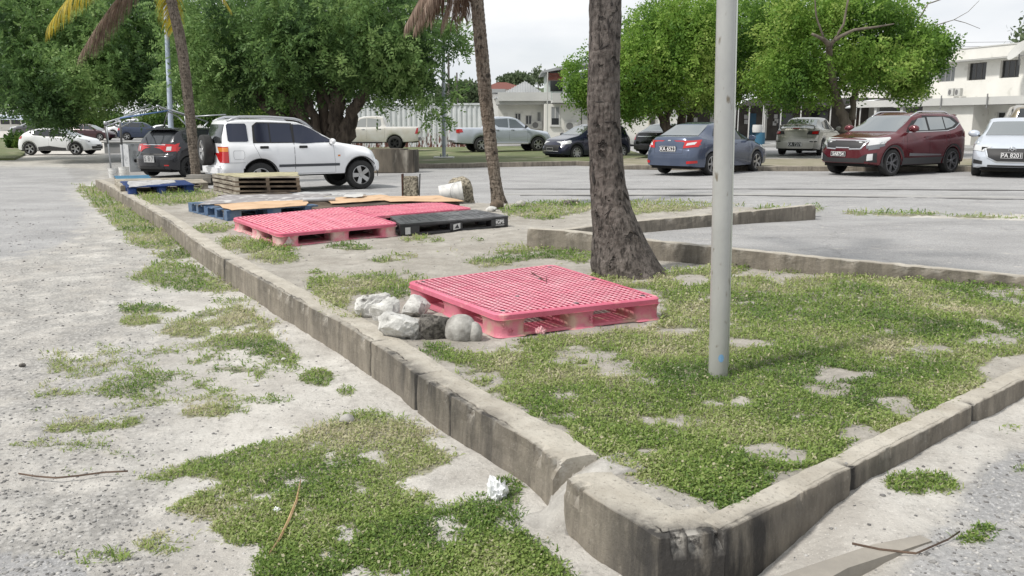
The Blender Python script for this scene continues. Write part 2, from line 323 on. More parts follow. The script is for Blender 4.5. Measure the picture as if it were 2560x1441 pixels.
# ---------------------------------------------------------------- ground materials
def ground_mat(name, sand, sand2, asph, soil):
    m = bpy.data.materials.new(name); m.use_nodes = True; t = m.node_tree; b = t.nodes['Principled BSDF']; L = t.links.new
    b.inputs['Roughness'].default_value = .93; b.inputs['Specular IOR Level'].default_value = .25
    g = N(t, 'ShaderNodeNewGeometry')
    def noise(sc, det=6, ro=.6, st=(1, 1, 1)):
        mp = N(t, 'ShaderNodeMapping'); mp.inputs['Scale'].default_value = st; L(g.outputs['Position'], mp.inputs[0])
        n = N(t, 'ShaderNodeTexNoise'); n.inputs['Scale'].default_value = sc; n.inputs['Detail'].default_value = det; n.inputs['Roughness'].default_value = ro; L(mp.outputs[0], n.inputs[0]); return n.outputs[0]
    def rng(s, a, c, lo=0., hi=1.):
        r = N(t, 'ShaderNodeMapRange'); r.inputs[1].default_value = a; r.inputs[2].default_value = c; r.inputs[3].default_value = lo; r.inputs[4].default_value = hi; L(s, r.inputs[0]); return r.outputs[0]
    def mixc(f, a, c):
        x = N(t, 'ShaderNodeMix', data_type='RGBA'); L(f, x.inputs[0]) if not isinstance(f, float) else None
        for s, i in ((a, 6), (c, 7)):
            if isinstance(s, tuple): x.inputs[i].default_value = (*s, 1)
            else: L(s, x.inputs[i])
        return x.outputs[2]
    def mth(op, a, c):
        x = N(t, 'ShaderNodeMath', operation=op)
        for s, i in ((a, 0), (c, 1)):
            if isinstance(s, float): x.inputs[i].default_value = s
            else: L(s, x.inputs[i])
        return x.outputs[0]
    def at(n): return N(t, 'ShaderNodeAttribute', attribute_name=n).outputs['Fac']
    s = mixc(rng(noise(1.3, 8, .68), .38, .62), sand, sand2); s = mixc(rng(noise(7, 7, .7), .5, .68, 0, .55), s, tuple(c*.68 for c in sand2))
    s = mixc(rng(noise(38, 5, .7), .56, .7, 0, .55), s, tuple(c*.42 for c in sand2))
    s = mixc(rng(noise(90, 3, .6), .6, .7, 0, .5), s, tuple(min(c*1.35, .8) for c in sand))
    # stones of the gravel
    v = N(t, 'ShaderNodeTexVoronoi'); v.inputs['Scale'].default_value = 30; L(g.outputs['Position'], v.inputs[0])
    gr = mixc(rng(v.outputs['Distance'], .1, .55), (.46, .45, .43), (.23, .225, .215))
    gm = mth('MULTIPLY', at('grav'), rng(noise(3.2, 8, .7), .36, .56)); s = mixc(gm, s, gr)
    a = mixc(rng(noise(.55, 7, .62, (1, 1.9, 1)), .32, .7), asph, tuple(c*.62 for c in asph))
    a = mixc(rng(noise(45, 4, .75), .45, .62, 0, .5), a, tuple(c*.5 for c in asph)); a = mixc(rng(noise(70, 3, .7), .52, .66, 0, .6), a, tuple(c*1.45 for c in asph))
    a = mixc(rng(noise(6, 6, .7), .58, .7, 0, .6), a, tuple(c*1.35 for c in sand2))
    vc = N(t, 'ShaderNodeTexVoronoi', feature='DISTANCE_TO_EDGE'); vc.inputs['Scale'].default_value = .45
    wp = N(t, 'ShaderNodeMapping'); L(g.outputs['Position'], wp.inputs[0]); va = N(t, 'ShaderNodeVectorMath', operation='ADD')
    nn = N(t, 'ShaderNodeTexNoise'); nn.inputs['Scale'].default_value = 1.6; nn.inputs['Detail'].default_value = 5; L(wp.outputs[0], nn.inputs[0]); L(wp.outputs[0], va.inputs[0]); L(nn.outputs['Color'], va.inputs[1]); L(va.outputs[0], vc.inputs[0])
    a = mixc(rng(vc.outputs['Distance'], .0, .012, .3, 0.), a, tuple(c*.3 for c in asph))
    am = rng(mth('ADD', at('asph'), mth('MULTIPLY', mth('SUBTRACT', noise(3.2, 9, .75), .5), 1.3)), .3, .75)
    c = mixc(am, s, a)
    so = mixc(rng(noise(24, 5, .7), .4, .62), soil, tuple(q*.45 for q in soil))
    vm = rng(mth('ADD', at('veg'), mth('MULTIPLY', mth('SUBTRACT', noise(14, 5), .5), .8)), .3, .7, 0, .8); c = mixc(vm, c, so)
    dm = mth('MULTIPLY', at('dirt'), rng(noise(5, 7, .7), .35, .6)); c = mixc(dm, c, tuple(q*.5 for q in sand2))
    L(c, b.inputs['Base Color'])
    h = mth('ADD', mth('MULTIPLY', noise(22, 8, .7), 1.), mth('MULTIPLY', v.outputs['Distance'], mth('MULTIPLY', at('grav'), -.5)))
    u = N(t, 'ShaderNodeBump'); u.inputs['Strength'].default_value = .8; u.inputs['Distance'].default_value = .022; L(h, u.inputs['Height']); L(u.outputs[0], b.inputs['Normal'])
    return m
SAND = (.57, .55, .51); SAND2 = (.40, .378, .345); ASPH = (.39, .387, .385); SOIL = (.27, .26, .17)
GM = ground_mat('sandy ground', SAND, SAND2, ASPH, SOIL)
# ---------------------------------------------------------------- the ground sheet
KRw = [AT(x, y, .22) for x, y in KR]
def raise_right(x, y):
    "wind-blown sand lies higher along the right kerb"
    c = KRw[0]; return .115*sstep(x-c.x, .05, .75)*(1-sstep(y, 6.5, 10))
az = np.radians(np.arange(-62, 62.01, .22)); di = np.geomspace(.7, 2400, 620)
A_, D_ = np.meshgrid(az, di); X = np.sin(A_)*D_; Y = np.cos(A_)*D_
Z = G(X, Y); near = 1-sstep(D_, 12, 30)
Z = Z+raise_right(X, Y)+near*((fbm(X, Y, 1.1, 3)-.5)*.05+(fbm(X+5, Y, 7., 4)-.5)*.022)-.0
px, py = PIX(np.stack([X, Y, Z], -1)); fwd = Y > .5
lot = (1-sstep(py, 500, 512))*sstep(px, 235, 300)*(py < 520)
lot = np.maximum(lot, ((Y > 14) & (X > -6)).astype(float))
def blurpoly(px, py, P, r):
    rs = np.random.RandomState(1); a = 0
    for i in range(14): ox, oy = rs.normal(0, 1, 2); a = a+inpoly(px+ox*r, py+oy*r*.35, P)
    return a/14.
road = blurpoly(px, py, [(-4000, 392), (180, 405), (330, 418), (235, 448), (190, 455), (262, 520), (200, 600), (60, 640), (-4000, 720)], 45)
rb = blurpoly(px, py, [(2620, 1090), (2480, 1150), (2240, 1441), (2100, 1700), (9000, 3000), (9000, 900)], 30)
asph = np.clip(np.maximum(np.maximum(lot, road), rb*.7), 0, 1)
asph = np.where(inpoly(px, py, [(-50, 1380), (180, 1395), (250, 1460), (300, 1700), (-900, 1700), (-900, 1380)]), .8, asph)
grav = (1-sstep(px, 250, 620))*sstep(py, 470, 620)*.75*(1-.5*sstep(py, 1050, 1200))+rb+.35*sstep(py, 1180, 1250)*(1-sstep(px, 300, 700))
vg = veg(px, py, False, X, Y)*(D_ < 80)*(X < 8)
dirt = .0*X+.5*inpoly(px, py, [(150, 400), (420, 405), (320, 450), (190, 458)])
V = np.stack([X, Y, Z], -1).reshape(-1, 3); nr, nc = X.shape
ii, jj = np.meshgrid(np.arange(nr-1), np.arange(nc-1), indexing='ij'); k = (ii*nc+jj).ravel()
me = np_mesh(V, np.stack([k, k+1, k+nc+1, k+nc], -1), 4)
for n_, a_ in (('asph', asph), ('grav', grav), ('veg', vg), ('dirt', dirt)): attr(me, n_, a_.ravel())
gr = link('ground', me, GM, smooth=True); struct(gr, 'pale sandy ground and worn grey asphalt round the raised island')
# ---------------------------------------------------------------- the island top
def isl_h(x, y, px, py):
    sh, sm_ = spill_h(x, y); h0 = .20+(fbm(x, y, 1.6, 4)-.5)*.045*sstep(fbm(x, y, .7, 2), .2, .5)+(fbm(x+7, y, 9, 3)-.5)*.018
    return np.where(sm_, np.minimum(h0, sh), h0)
def strip_mesh(xs, ys, inside, hfun, base):
    PX, PY = np.meshgrid(xs, ys); P = ATn(PX, PY, base); P[..., 2] = G(P[..., 0], P[..., 1])+hfun(P[..., 0], P[..., 1], PX, PY)
    nr, nc = PX.shape; ii, jj = np.meshgrid(np.arange(nr-1), np.arange(nc-1), indexing='ij')
    cx = (PX[:-1, :-1]+PX[1:, 1:])/2; cy = (PY[:-1, :-1]+PY[1:, 1:])/2; m = inside(cx, cy); k = (ii*nc+jj)[m]
    return P, PX, PY, np.stack([k, k+1, k+nc+1, k+nc], -1)
ysr = 440+ (1420-440)*np.linspace(0, 1, 330)**1.35
P, PX, PY, Fq = strip_mesh(np.arange(222, 3300, 6.), ysr, lambda a, b: inpoly(a, b, ISL), isl_h, .2)
# sink the open edge towards the lot, so the island meets the asphalt with a bank
le = np.interp(PX, [p[0] for p in LOTEDGE][::-1], [p[1] for p in LOTEDGE][::-1]); P[..., 2] -= .17*(1-sstep(PY-le, 0, 7))*(PX < 2040)
me = np_mesh(P.reshape(-1, 3), Fq, 4); vi = veg(PX, PY, True, P[..., 0], P[..., 1])
attr(me, 'asph', 0*PX.ravel()); attr(me, 'grav', .0*PX.ravel()); attr(me, 'veg', vi.ravel()); attr(me, 'dirt', (.35+0*PX).ravel())
GI = ground_mat('island soil', (.46, .435, .39), (.34, .315, .275), ASPH, (.25, .245, .15))
struct(link('island_ground', me, GI, smooth=True), 'raised island of sandy soil with patches of creeping grass')
# ---------------------------------------------------------------- the parking bay between the two inner kerbs
def bay_h(x, y, px, py):
    return .10-.085*(1-sstep(py, 534, 575))+(fbm(x, y, 3, 4)-.5)*.012
P, PX, PY, Fq = strip_mesh(np.arange(1330, 3300, 8.), np.linspace(500, 790, 110), lambda a, b: inpoly(a, b, BAY), bay_h, .06)
me = np_mesh(P.reshape(-1, 3), Fq, 4); o1 = np.ones(PX.size)
attr(me, 'asph', o1*.85); attr(me, 'grav', o1*.35); attr(me, 'veg', o1*0); attr(me, 'dirt', o1*.1)
struct(link('parking_bay', me, GM, smooth=True), 'empty grey paved bay between the two low inner kerbs')
# ---------------------------------------------------------------- kerbs
def kerb_mat():
    m = bpy.data.materials.new('weathered concrete'); m.use_nodes = True; t = m.node_tree; b = t.nodes['Principled BSDF']; L = t.links.new
    b.inputs['Roughness'].default_value = .92; b.inputs['Specular IOR Level'].default_value = .25; g = N(t, 'ShaderNodeNewGeometry')
    def nz(sc, st, det=7, ro=.65):
        mp = N(t, 'ShaderNodeMapping'); mp.inputs['Scale'].default_value = st; L(g.outputs['Position'], mp.inputs[0]); n = N(t, 'ShaderNodeTexNoise')
        n.inputs['Scale'].default_value = sc; n.inputs['Detail'].default_value = det; n.inputs['Roughness'].default_value = ro; L(mp.outputs[0], n.inputs[0]); return n.outputs[0]
    def rg(s, a, c, lo=0., hi=1.):
        r = N(t, 'ShaderNodeMapRange'); r.inputs[1].default_value = a; r.inputs[2].default_value = c; r.inputs[3].default_value = lo; r.inputs[4].default_value = hi; L(s, r.inputs[0]); return r.outputs[0]
    def mc(f, a, c):
        x = N(t, 'ShaderNodeMix', data_type='RGBA'); L(f, x.inputs[0])
        for s, i in ((a, 6), (c, 7)):
            if isinstance(s, tuple): x.inputs[i].default_value = (*s, 1)
            else: L(s, x.inputs[i])
        return x.outputs[2]
    def mu(op, a, c):
        x = N(t, 'ShaderNodeMath', operation=op)
        for s, i in ((a, 0), (c, 1)):
            if isinstance(s, float): x.inputs[i].default_value = s
            else: L(s, x.inputs[i])
        return x.outputs[0]
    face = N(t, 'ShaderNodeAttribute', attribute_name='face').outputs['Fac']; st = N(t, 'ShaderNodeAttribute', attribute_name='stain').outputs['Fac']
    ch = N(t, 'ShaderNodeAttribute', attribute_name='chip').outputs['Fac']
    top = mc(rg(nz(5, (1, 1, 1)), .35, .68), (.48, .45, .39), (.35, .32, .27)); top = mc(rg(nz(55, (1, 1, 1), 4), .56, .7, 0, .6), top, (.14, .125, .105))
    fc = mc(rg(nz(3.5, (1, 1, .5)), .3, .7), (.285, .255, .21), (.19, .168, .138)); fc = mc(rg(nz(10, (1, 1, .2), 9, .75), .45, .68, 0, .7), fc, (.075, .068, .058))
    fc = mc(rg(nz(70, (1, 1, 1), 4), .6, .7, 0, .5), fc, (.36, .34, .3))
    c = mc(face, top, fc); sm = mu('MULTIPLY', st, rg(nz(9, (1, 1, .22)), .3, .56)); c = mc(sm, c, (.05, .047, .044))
    c = mc(mu('MULTIPLY', ch, rg(nz(30, (1, 1, 1), 5), .4, .58)), c, (.47, .45, .41)); L(c, b.inputs['Base Color'])
    u = N(t, 'ShaderNodeBump'); u.inputs['Strength'].default_value = .7; u.inputs['Distance'].default_value = .012; L(nz(45, (1, 1, 1), 8, .7), u.inputs['Height']); L(u.outputs[0], b.inputs['Normal'])
    return m
KM = kerb_mat()
def resample(P, step):
    out = [P[0]]
    for a, b in zip(P[:-1], P[1:]):
        n = max(1, int((b-a).length/step(((a+b)/2).y) if callable(step) else (b-a).length/step))
        out += [a.lerp(b, i/n) for i in range(1, n+1)]
    return out
def kerb(name, pts, dz, width, side, label, chip=1., cracks=(), stain=lambda x, y, t: 0*x, bot=-.12, step=None, gap=None, taper=None):
    "pts: outer top edge; side +1 puts the body to the left of the walking direction"
    dzl = dz if isinstance(dz, list) else [dz]*len(pts); W_ = [AT(x, y, q) for (x, y), q in zip(pts, dzl)]; al = np.cumsum([0]+[(W_[i+1]-W_[i]).length for i in range(len(pts)-1)]); dz = dzl[0]; Q = resample(W_, step or (lambda y: .012*max(1, y/3.5)))
    n = len(Q); s = np.cumsum([0]+[(Q[i+1]-Q[i]).length for i in range(n-1)])
    C = np.array([[q.x, q.y] for q in Q]); T = np.gradient(C, axis=0)
    for _ in range(12): T = (np.roll(T, 1, 0)+T+np.roll(T, -1, 0))/3 if False else T
    kk = 5; Tp = np.pad(T, ((kk, kk), (0, 0)), 'edge'); T = sum(Tp[i:i+n] for i in range(2*kk+1)); T /= np.linalg.norm(T, axis=1)[:, None]
    Nn = np.stack([-T[:, 1], T[:, 0]], -1)*side        # towards the body
    rows = []; A = {'face': [], 'stain': [], 'chip': []}
    x, y = C.T; nz = fbm(x, y, 9, 4); nf = fbm(x+9, y+3, 30, 3); cr = np.zeros(n)
    for cx, wd in cracks:
        pxq, _ = PIX(np.stack([x, y, G(x, y)+dz], -1)); cr = np.maximum(cr, np.exp(-((pxq-cx)/wd)**2))
    tz = np.interp(s, al, dzl)
    brk = sstep(nz*.55+fbm(x+2, y, 26, 3)*.45, .555, .59)*chip*(.5+.8*nf)           # crumbling of the outer arris
    FZ = np.linspace(0, 1, 9)
    zt = G(x, y)+tz; zb = G(x, y)+bot
    for f in FZ:                                       # face, bottom to top
        z = zb+(zt-zb)*f; inw = .006*(fbm(x*1., z*7+y, 14, 3)-.5)*2-.012*(1-f)
        top = max(0, (f-.8)/.2); inw = inw+brk*.03*top**.8+cr*.018*sstep(np.full(n, f), .1, .4); zz = z-brk*.022*top-.004*(f == 1)
        rows.append(np.stack([x+Nn[:, 0]*inw, y+Nn[:, 1]*inw, zz], -1))
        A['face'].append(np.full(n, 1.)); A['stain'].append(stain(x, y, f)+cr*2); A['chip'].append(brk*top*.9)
    ck = sstep(fbm(x+11, y, 2.6, 3), .46, .56)*chip*(.5+fbm(x, y+4, 30, 2)); wv = (fbm(x, y, 7, 4)-.5)*.05*min(1, chip)
    for g_ in (.05, .10, .16, .19, .22, .28, .4, .6, .8, 1.):               # top
        e = max(0, 1-g_/.3); d = width*g_+brk*.02*e+(wv if .04 < g_ < .3 else 0)*min(1, g_*6); zz = zt+.010*(fbm(x+Nn[:, 0]*d, y+Nn[:, 1]*d, 12, 4)-.5)*1.6-brk*.022*e-cr*.012*max(0, 1-g_*1.2)-(.004 if g_ == 1 else 0)-(ck*.012 if g_ == .19 else 0)
        rows.append(np.stack([x+Nn[:, 0]*d, y+Nn[:, 1]*d, zz], -1))
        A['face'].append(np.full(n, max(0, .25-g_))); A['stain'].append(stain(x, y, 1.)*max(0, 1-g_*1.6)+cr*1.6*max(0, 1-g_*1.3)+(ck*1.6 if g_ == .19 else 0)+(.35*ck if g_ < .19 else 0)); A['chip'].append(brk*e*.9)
    d = width+.004; rows.append(np.stack([x+Nn[:, 0]*d, y+Nn[:, 1]*d, zb], -1)); A['face'].append(np.full(n, 1.)); A['stain'].append(0*x); A['chip'].append(0*x)
    V = np.concatenate(rows); m = len(rows); F_ = []
    for r in range(m-1):
        for i in range(n-1):
            if gap is not None and gap[0] < s[i] < gap[1]: continue
            F_.append((r*n+i, r*n+i+1, (r+1)*n+i+1, (r+1)*n+i))
    ends = [0, n-1]
    if gap is not None: ends += [int(np.argmax(s > gap[0])), int(np.argmax(s > gap[1]))]
    me = bpy.data.meshes.new(name); me.from_pydata([tuple(v) for v in V], [], F_+[tuple(r*n+e for r in range(m)) for e in ends])
    for k_, v_ in A.items(): attr(me, k_, np.concatenate(v_))
    bm = bmesh.new(); bm.from_mesh(me); bmesh.ops.recalc_face_normals(bm, faces=bm.faces); bm.to_mesh(me); bm.free()
    o = link(name, me, KM); return tag(o, label, 'kerb')
c0 = KRw[0]
def st_l(x, y, f):
    d = np.hypot(x-c0.x, y-c0.y); a = 1.15*(1-sstep(d, .18, .55))+.75*np.exp(-((d-1.45)/.22)**2)+.9*np.exp(-((d-2.35)/.5)**2)*f
    return np.clip(a+.4*sstep(fbm(x, y, 2.2, 3), .5, .66)*sstep(np.full(x.shape, f), .25, .9), 0, 1.3)
def st_r(x, y, f):
    d = np.hypot(x-c0.x, y-c0.y); return np.clip(.95*(1-sstep(d, .1, .4))+.5*(1-sstep(d, 1.0, 1.7))*(f < 1)+.5*sstep(d, 3, 3.6)*(1-f), 0, 1.2)
# break in the left kerb
Wl = [AT(x, y, .22) for x, y in KL]; sl_ = np.cumsum([0]+[(Wl[i+1]-Wl[i]).length for i in range(len(Wl)-1)])
_pr = lambda q: float(np.interp(0, [0, 1], [min(sl_[i]+(q-Wl[i]).dot((Wl[i+1]-Wl[i]).normalized()) for i in range(len(Wl)-1) if -.01 <= (q-Wl[i]).dot((Wl[i+1]-Wl[i]).normalized()) <= (Wl[i+1]-Wl[i]).length+.01 and (q-Wl[i]).length < .5), 0]))
GAP = tuple(sorted((_pr(SPL[0]), _pr(SPL[1]))))
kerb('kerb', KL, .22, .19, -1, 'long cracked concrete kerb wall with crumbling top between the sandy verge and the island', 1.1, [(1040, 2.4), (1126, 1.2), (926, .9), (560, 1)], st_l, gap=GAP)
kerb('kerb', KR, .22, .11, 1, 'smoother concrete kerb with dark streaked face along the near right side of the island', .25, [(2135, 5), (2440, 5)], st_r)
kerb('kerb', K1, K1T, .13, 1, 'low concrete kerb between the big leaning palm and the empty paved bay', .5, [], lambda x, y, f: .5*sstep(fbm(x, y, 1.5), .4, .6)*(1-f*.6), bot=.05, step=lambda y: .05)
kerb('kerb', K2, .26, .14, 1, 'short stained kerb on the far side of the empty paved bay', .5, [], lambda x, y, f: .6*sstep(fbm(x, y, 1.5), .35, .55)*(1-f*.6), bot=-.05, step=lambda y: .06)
# rubble and soil spilling through the break
def spill(u, v):
    q = _m+_t*(-.62+1.24*u)+_no*(-.34+1.0*v); h, k_ = spill_h(np.array(q.x), np.array(q.y)); inside = (-.34+1.0*v) < 0 and abs(-.62+1.24*u) > _hw+.02
    return Vector((q.x, q.y, float(G(q.x, q.y))+(float(h)+.004 if not inside else -.05)-(.04 if v > .97 or u < .02 or u > .98 else 0)))
mb = MB().grid(spill, 80, 70); o = mb.build('soil_spill', GM, smooth=True); attr(o.data, 'grav', np.full(len(mb.v), .3)); attr(o.data, 'dirt', np.full(len(mb.v), .25))
struct(o, 'sandy soil spilling through the break in the kerb wall')
# ---------------------------------------------------------------- creeping grass and ground cover
def blades(name, pts, dens, sz, seed, mat_, label, leafy=.5, up=.35):
    rs = np.random.RandomState(seed); n = len(pts); leaf = rs.rand(n) < leafy*(.4+1.2*fbm(pts[:, 0], pts[:, 1], 1.3, 3))
    Lh = np.where(leaf, rs.uniform(.006, .0135, n), rs.uniform(.018, .048, n))*sz; Wd = np.where(leaf, Lh*rs.uniform(.4, .6, n), rs.uniform(.0016, .0030, n)*sz)
    an = rs.rand(n)*2*PI; el = np.where(leaf, rs.uniform(-.1, .9, n), rs.uniform(.15, 1.25, n)*1.)
    d = np.stack([np.cos(an)*np.cos(el), np.sin(an)*np.cos(el), np.sin(el)], -1); sd_ = np.stack([-np.sin(an), np.cos(an), rs.uniform(-.5, .5, n)], -1)
    b = pts.copy(); b[:, 2] += np.where(leaf, rs.rand(n)*.028*dens, 0)*np.minimum(sz, 2)
    mid = b+d*(Lh*.5)[:, None]; tip = b+d*Lh[:, None]; tip[:, 2] -= np.where(leaf, 0, Lh*.22)
    w = sd_*Wd[:, None]
    V = np.stack([b-w*.35, b+w*.35, mid+w, tip, mid-w], 1).reshape(-1, 3); k = np.arange(n)[:, None]*5
    F_ = np.concatenate([k+np.array([[0, 1, 2, 4]]), ]); me = np_mesh(V, np.concatenate([k+np.array([[0, 1, 2, 4]]), k+np.array([[4, 2, 3, 3]])]), 4) if False else None
    T_ = np.concatenate([k+np.array([[0, 1, 2]]), k+np.array([[0, 2, 4]]), k+np.array([[4, 2, 3]])]); me = np_mesh(V, T_, 3)
    clump = fbm(b[:, 0], b[:, 1], 2.2, 3); rn = np.clip(.5+(clump-.5)*1.5+rs.normal(0, .17, n), 0, 1); rn = np.where(rs.rand(n) < .05, 1, rn)
    attr(me, 'rnd', np.repeat(rn, 5)); o = link(name, me, mat_); return tag(o, label, 'grass', kind='stuff')
GRASS = leafmat('grass blades', [(.10, .175, .04), (.18, .275, .06), (.265, .35, .095), (.36, .40, .17), (.52, .48, .33)], .42)
rs = np.random.RandomState(3)
def scatter(isl, n, x0, x1, y0, y1, hf, pw=1.):
    a = rs.uniform(x0, x1, n); b = y0+(y1-y0)*rs.rand(n)**pw; m = inpoly(a, b, ISL)
    m = m if isl else ~m
    a, b = a[m], b[m]; base = .2 if isl else 0.
    P = ATn(a, b, base); 
    if not isl:
        rr = raise_right(P[:, 0], P[:, 1]); P = ATn(a, b, rr)
    d = veg(a, b, isl, P[:, 0], P[:, 1]); k = rs.rand(len(a)) < d; a, b, P, d = a[k], b[k], P[k], d[k]
    P[:, 2] = G(P[:, 0], P[:, 1])+hf(P[:, 0], P[:, 1], a, b)-.004; return P, d
def gh(x, y, a, b):
    D = np.hypot(x, y); return np.where(inpoly(a, b, BAY), .10-.085*(1-sstep(b, 534, 575)), 0)+raise_right(x, y)+(1-sstep(D, 12, 30))*((fbm(x, y, 1.1, 3)-.5)*.05+(fbm(x+5, y, 7., 4)-.5)*.022)
Pi, di_ = scatter(True, 620000, 222, 2780, 470, 1380, isl_h, 1.0)
blades('island_grass', Pi, di_, np.maximum(1, Pi[:, 1]/4.)**.85, 11, GRASS, 'green creeping grass and small leaved ground cover on the raised island', .42)
Pg, dg = scatter(False, 620000, -120, 2780, 455, 1560, gh, 1.0)
blades('verge_grass', Pg, dg, np.maximum(1, Pg[:, 1]/4.)**.85, 12, GRASS, 'patchy green grass growing in the sandy verge left of the kerb wall', .35)
for nm_, isl_, n_, hf_, lb_ in (('island_tufts', True, 40000, isl_h, 'taller thin grass blades scattered over the raised island'), ('verge_tufts', False, 40000, gh, 'taller thin grass blades scattered over the sandy verge')):
    Pt, dt_ = scatter(isl_, n_, *((222, 2780, 470, 1380) if isl_ else (-120, 2780, 455, 1560)), hf_); blades(nm_, Pt, dt_, 1.35*np.maximum(1, Pt[:, 1]/4.)**.85, 14, GRASS, lb_, 0.)
# loose stones and grit
def stones(name, n, box, seed, label, hf, size=(.003, .012), dz=0., sel=None, mats=None):
    rs = np.random.RandomState(seed); a = rs.uniform(box[0], box[1], n); b = rs.uniform(box[2], box[3], n)
    if sel is not None: k = sel(a, b, rs); a, b = a[k], b[k]
    P = ATn(a, b, dz); P[:, 2] = G(P[:, 0], P[:, 1])+hf(P[:, 0], P[:, 1], a, b); n = len(a)
    ico = np.array([(0, 0, 1), (.9, 0, .3), (.28, .85, .3), (-.72, .5, .35), (-.7, -.55, .3), (.3, -.85, .3), (.6, .5, -.5), (-.25, .7, -.5), (-.8, 0, -.5), (-.2, -.75, -.5), (.65, -.45, -.5)])
    f = np.array([(0, 1, 2), (0, 2, 3), (0, 3, 4), (0, 4, 5), (0, 5, 1), (1, 6, 2), (2, 6, 7), (2, 7, 3), (3, 7, 8), (3, 8, 4), (4, 8, 9), (4, 9, 5), (5, 9, 10), (5, 10, 1), (1, 10, 6)])
    s = rs.uniform(0, 1, n)**3*(size[1]-size[0])+size[0]; s = s*np.maximum(1, P[:, 1]/5)**.6; an = rs.rand(n)*2*PI; c, q = np.cos(an), np.sin(an)
    v = ico[None]*rs.uniform(.65, 1.3, (n, 11, 3)); v = np.stack([v[..., 0]*c[:, None]-v[..., 1]*q[:, None], v[..., 0]*q[:, None]+v[..., 1]*c[:, None], v[..., 2]*.6], -1)*s[:, None, None]+P[:, None]
    me = np_mesh(v.reshape(-1, 3), (f[None]+np.arange(n)[:, None, None]*11).reshape(-1, 3), 3); attr(me, 'rnd', np.repeat(rs.rand(n), 11))
    return tag(link(name, me, mats), label, 'gravel', kind='stuff')
def stonemat():
    m = leafmat('loose stones', [(.10, .098, .095), (.17, .165, .16), (.25, .245, .235), (.34, .33, .315), (.48, .47, .45)], 0., .9); return m
SM_ = stonemat()
stones('verge_gravel', 12000, (-80, 900, 520, 1540), 5, 'loose grey gravel and grit on the sandy verge', lambda x, y, a, b: gh(x, y, a, b),
       sel=lambda a, b, r: (r.rand(len(a)) < np.where(a < 420, .9, .28)) & ~inpoly(a, b, ISL), mats=SM_)
stones('island_grit', 5000, (480, 2560, 500, 1300), 6, 'small pebbles and grit lying on the island soil', isl_h, (.003, .011), .2, lambda a, b, r: inpoly(a, b, ISL), SM_)
stones('asphalt_gravel', 4200, (1850, 2700, 1000, 1540), 8, 'fine gravel on the sand and broken asphalt by the near right kerb', gh, (.002, .012), .1,
       lambda a, b, r: (~inpoly(a, b, ISL)) & (r.rand(len(a)) < np.where(inpoly(a, b, [(2620, 1090), (2480, 1150), (2240, 1441), (2100, 1700), (9000, 3000), (9000, 900)]), 1, .15)) & (b > np.interp(a, [p[0] for p in KR], [p[1] for p in KR])+95), SM_)
# ---------------------------------------------------------------- pallets
def quadmap(corners, dz, zt):
    "corners in photo pixels of the top: (u0v0, u1v0, u1v1, u0v1) -> function (u, v, z) -> place, base at dz; returns local frame"
    P = [AT(x, y, dz+zt) for x, y in corners]; c = sum(P, Vector())/4
    base = Vector((c.x, c.y, float(G(c.x, c.y))+dz))
    L_ = [Vector((p.x-c.x, p.y-c.y, 0)) for p in P]
    def f(u, v, z=0.):
        q = L_[0]*(1-u)*(1-v)+L_[1]*u*(1-v)+L_[2]*u*v+L_[3]*(1-u)*v; q.z = z+.01*q.x; return q
    return base, f, L_
PINK = mat('faded pink plastic', srgb(206, 112, 134), .55, c2=srgb(190, 88, 112), scale=2.2, lo=.35, hi=.68, bump=.15, bscale=60, c3=srgb(226, 158, 160), s3=9, lo3=.56, hi3=.75)
PINKD = mat('pink plastic side', srgb(198, 120, 134), .6, c2=srgb(184, 98, 116), scale=3, bump=.2, bscale=50, c3=srgb(182, 150, 135), s3=8, lo3=.5, hi3=.66)
PINKW = mat('scuffed pink plastic', srgb(206, 118, 134), .65, c2=srgb(208, 178, 172), scale=5, lo=.42, hi=.6, bump=.2, bscale=50, c3=srgb(170, 150, 140), s3=11, lo3=.55, hi3=.68)
BLK = mat('black plastic', (.022, .023, .026), .5, c2=(.045, .045, .048), scale=4, bump=.1, bscale=60)
BLUP = mat('blue painted wood', srgb(68, 94, 126), .75, c2=srgb(124, 138, 150), scale=4, lo=.45, hi=.7, bump=.3, bscale=30, c3=srgb(70, 66, 60), s3=9, lo3=.58, hi3=.66)
WOOD = mat('grey weathered wood', srgb(172, 166, 152), .85, c2=srgb(96, 86, 74), scale=3, lo=.35, hi=.68, bump=.4, bscale=18, stretch=(1, 1, 6))
WOODD = mat('dark weathered wood', srgb(112, 98, 82), .85, c2=srgb(62, 52, 44), scale=3, lo=.35, hi=.65, bump=.4, bscale=18)
PINKL = mat('lit pink rib edge', srgb(232, 182, 190), .5, c2=srgb(224, 140, 158), scale=6)  # paler pink paints the light on the rib tops into the caps
def qbox(mb, f, u0, u1, v0, v1, z0, z1, n=1):
    "box following the quad map"
    vs = []
    for u in (u0, u1):
        for v in (v0, v1):
            for z in (z0, z1): vs.append(f(u, v, z))
    return mb.add(vs, [(0, 1, 3, 2), (4, 6, 7, 5), (0, 4, 5, 1), (2, 3, 7, 6), (0, 2, 6, 4), (1, 5, 7, 3)])
def rimloop(f, r, n=6):
    "rounded square in uv"
    out = []
    for cx, cy, a0 in ((1-r, 1-r, 0), (r, 1-r, 90), (r, r, 180), (1-r, r, 270)):
        for k in range(n+1):
            a = R(a0+90*k/n); out.append((cx+r*math.cos(a), cy+r*math.sin(a)))
    return out
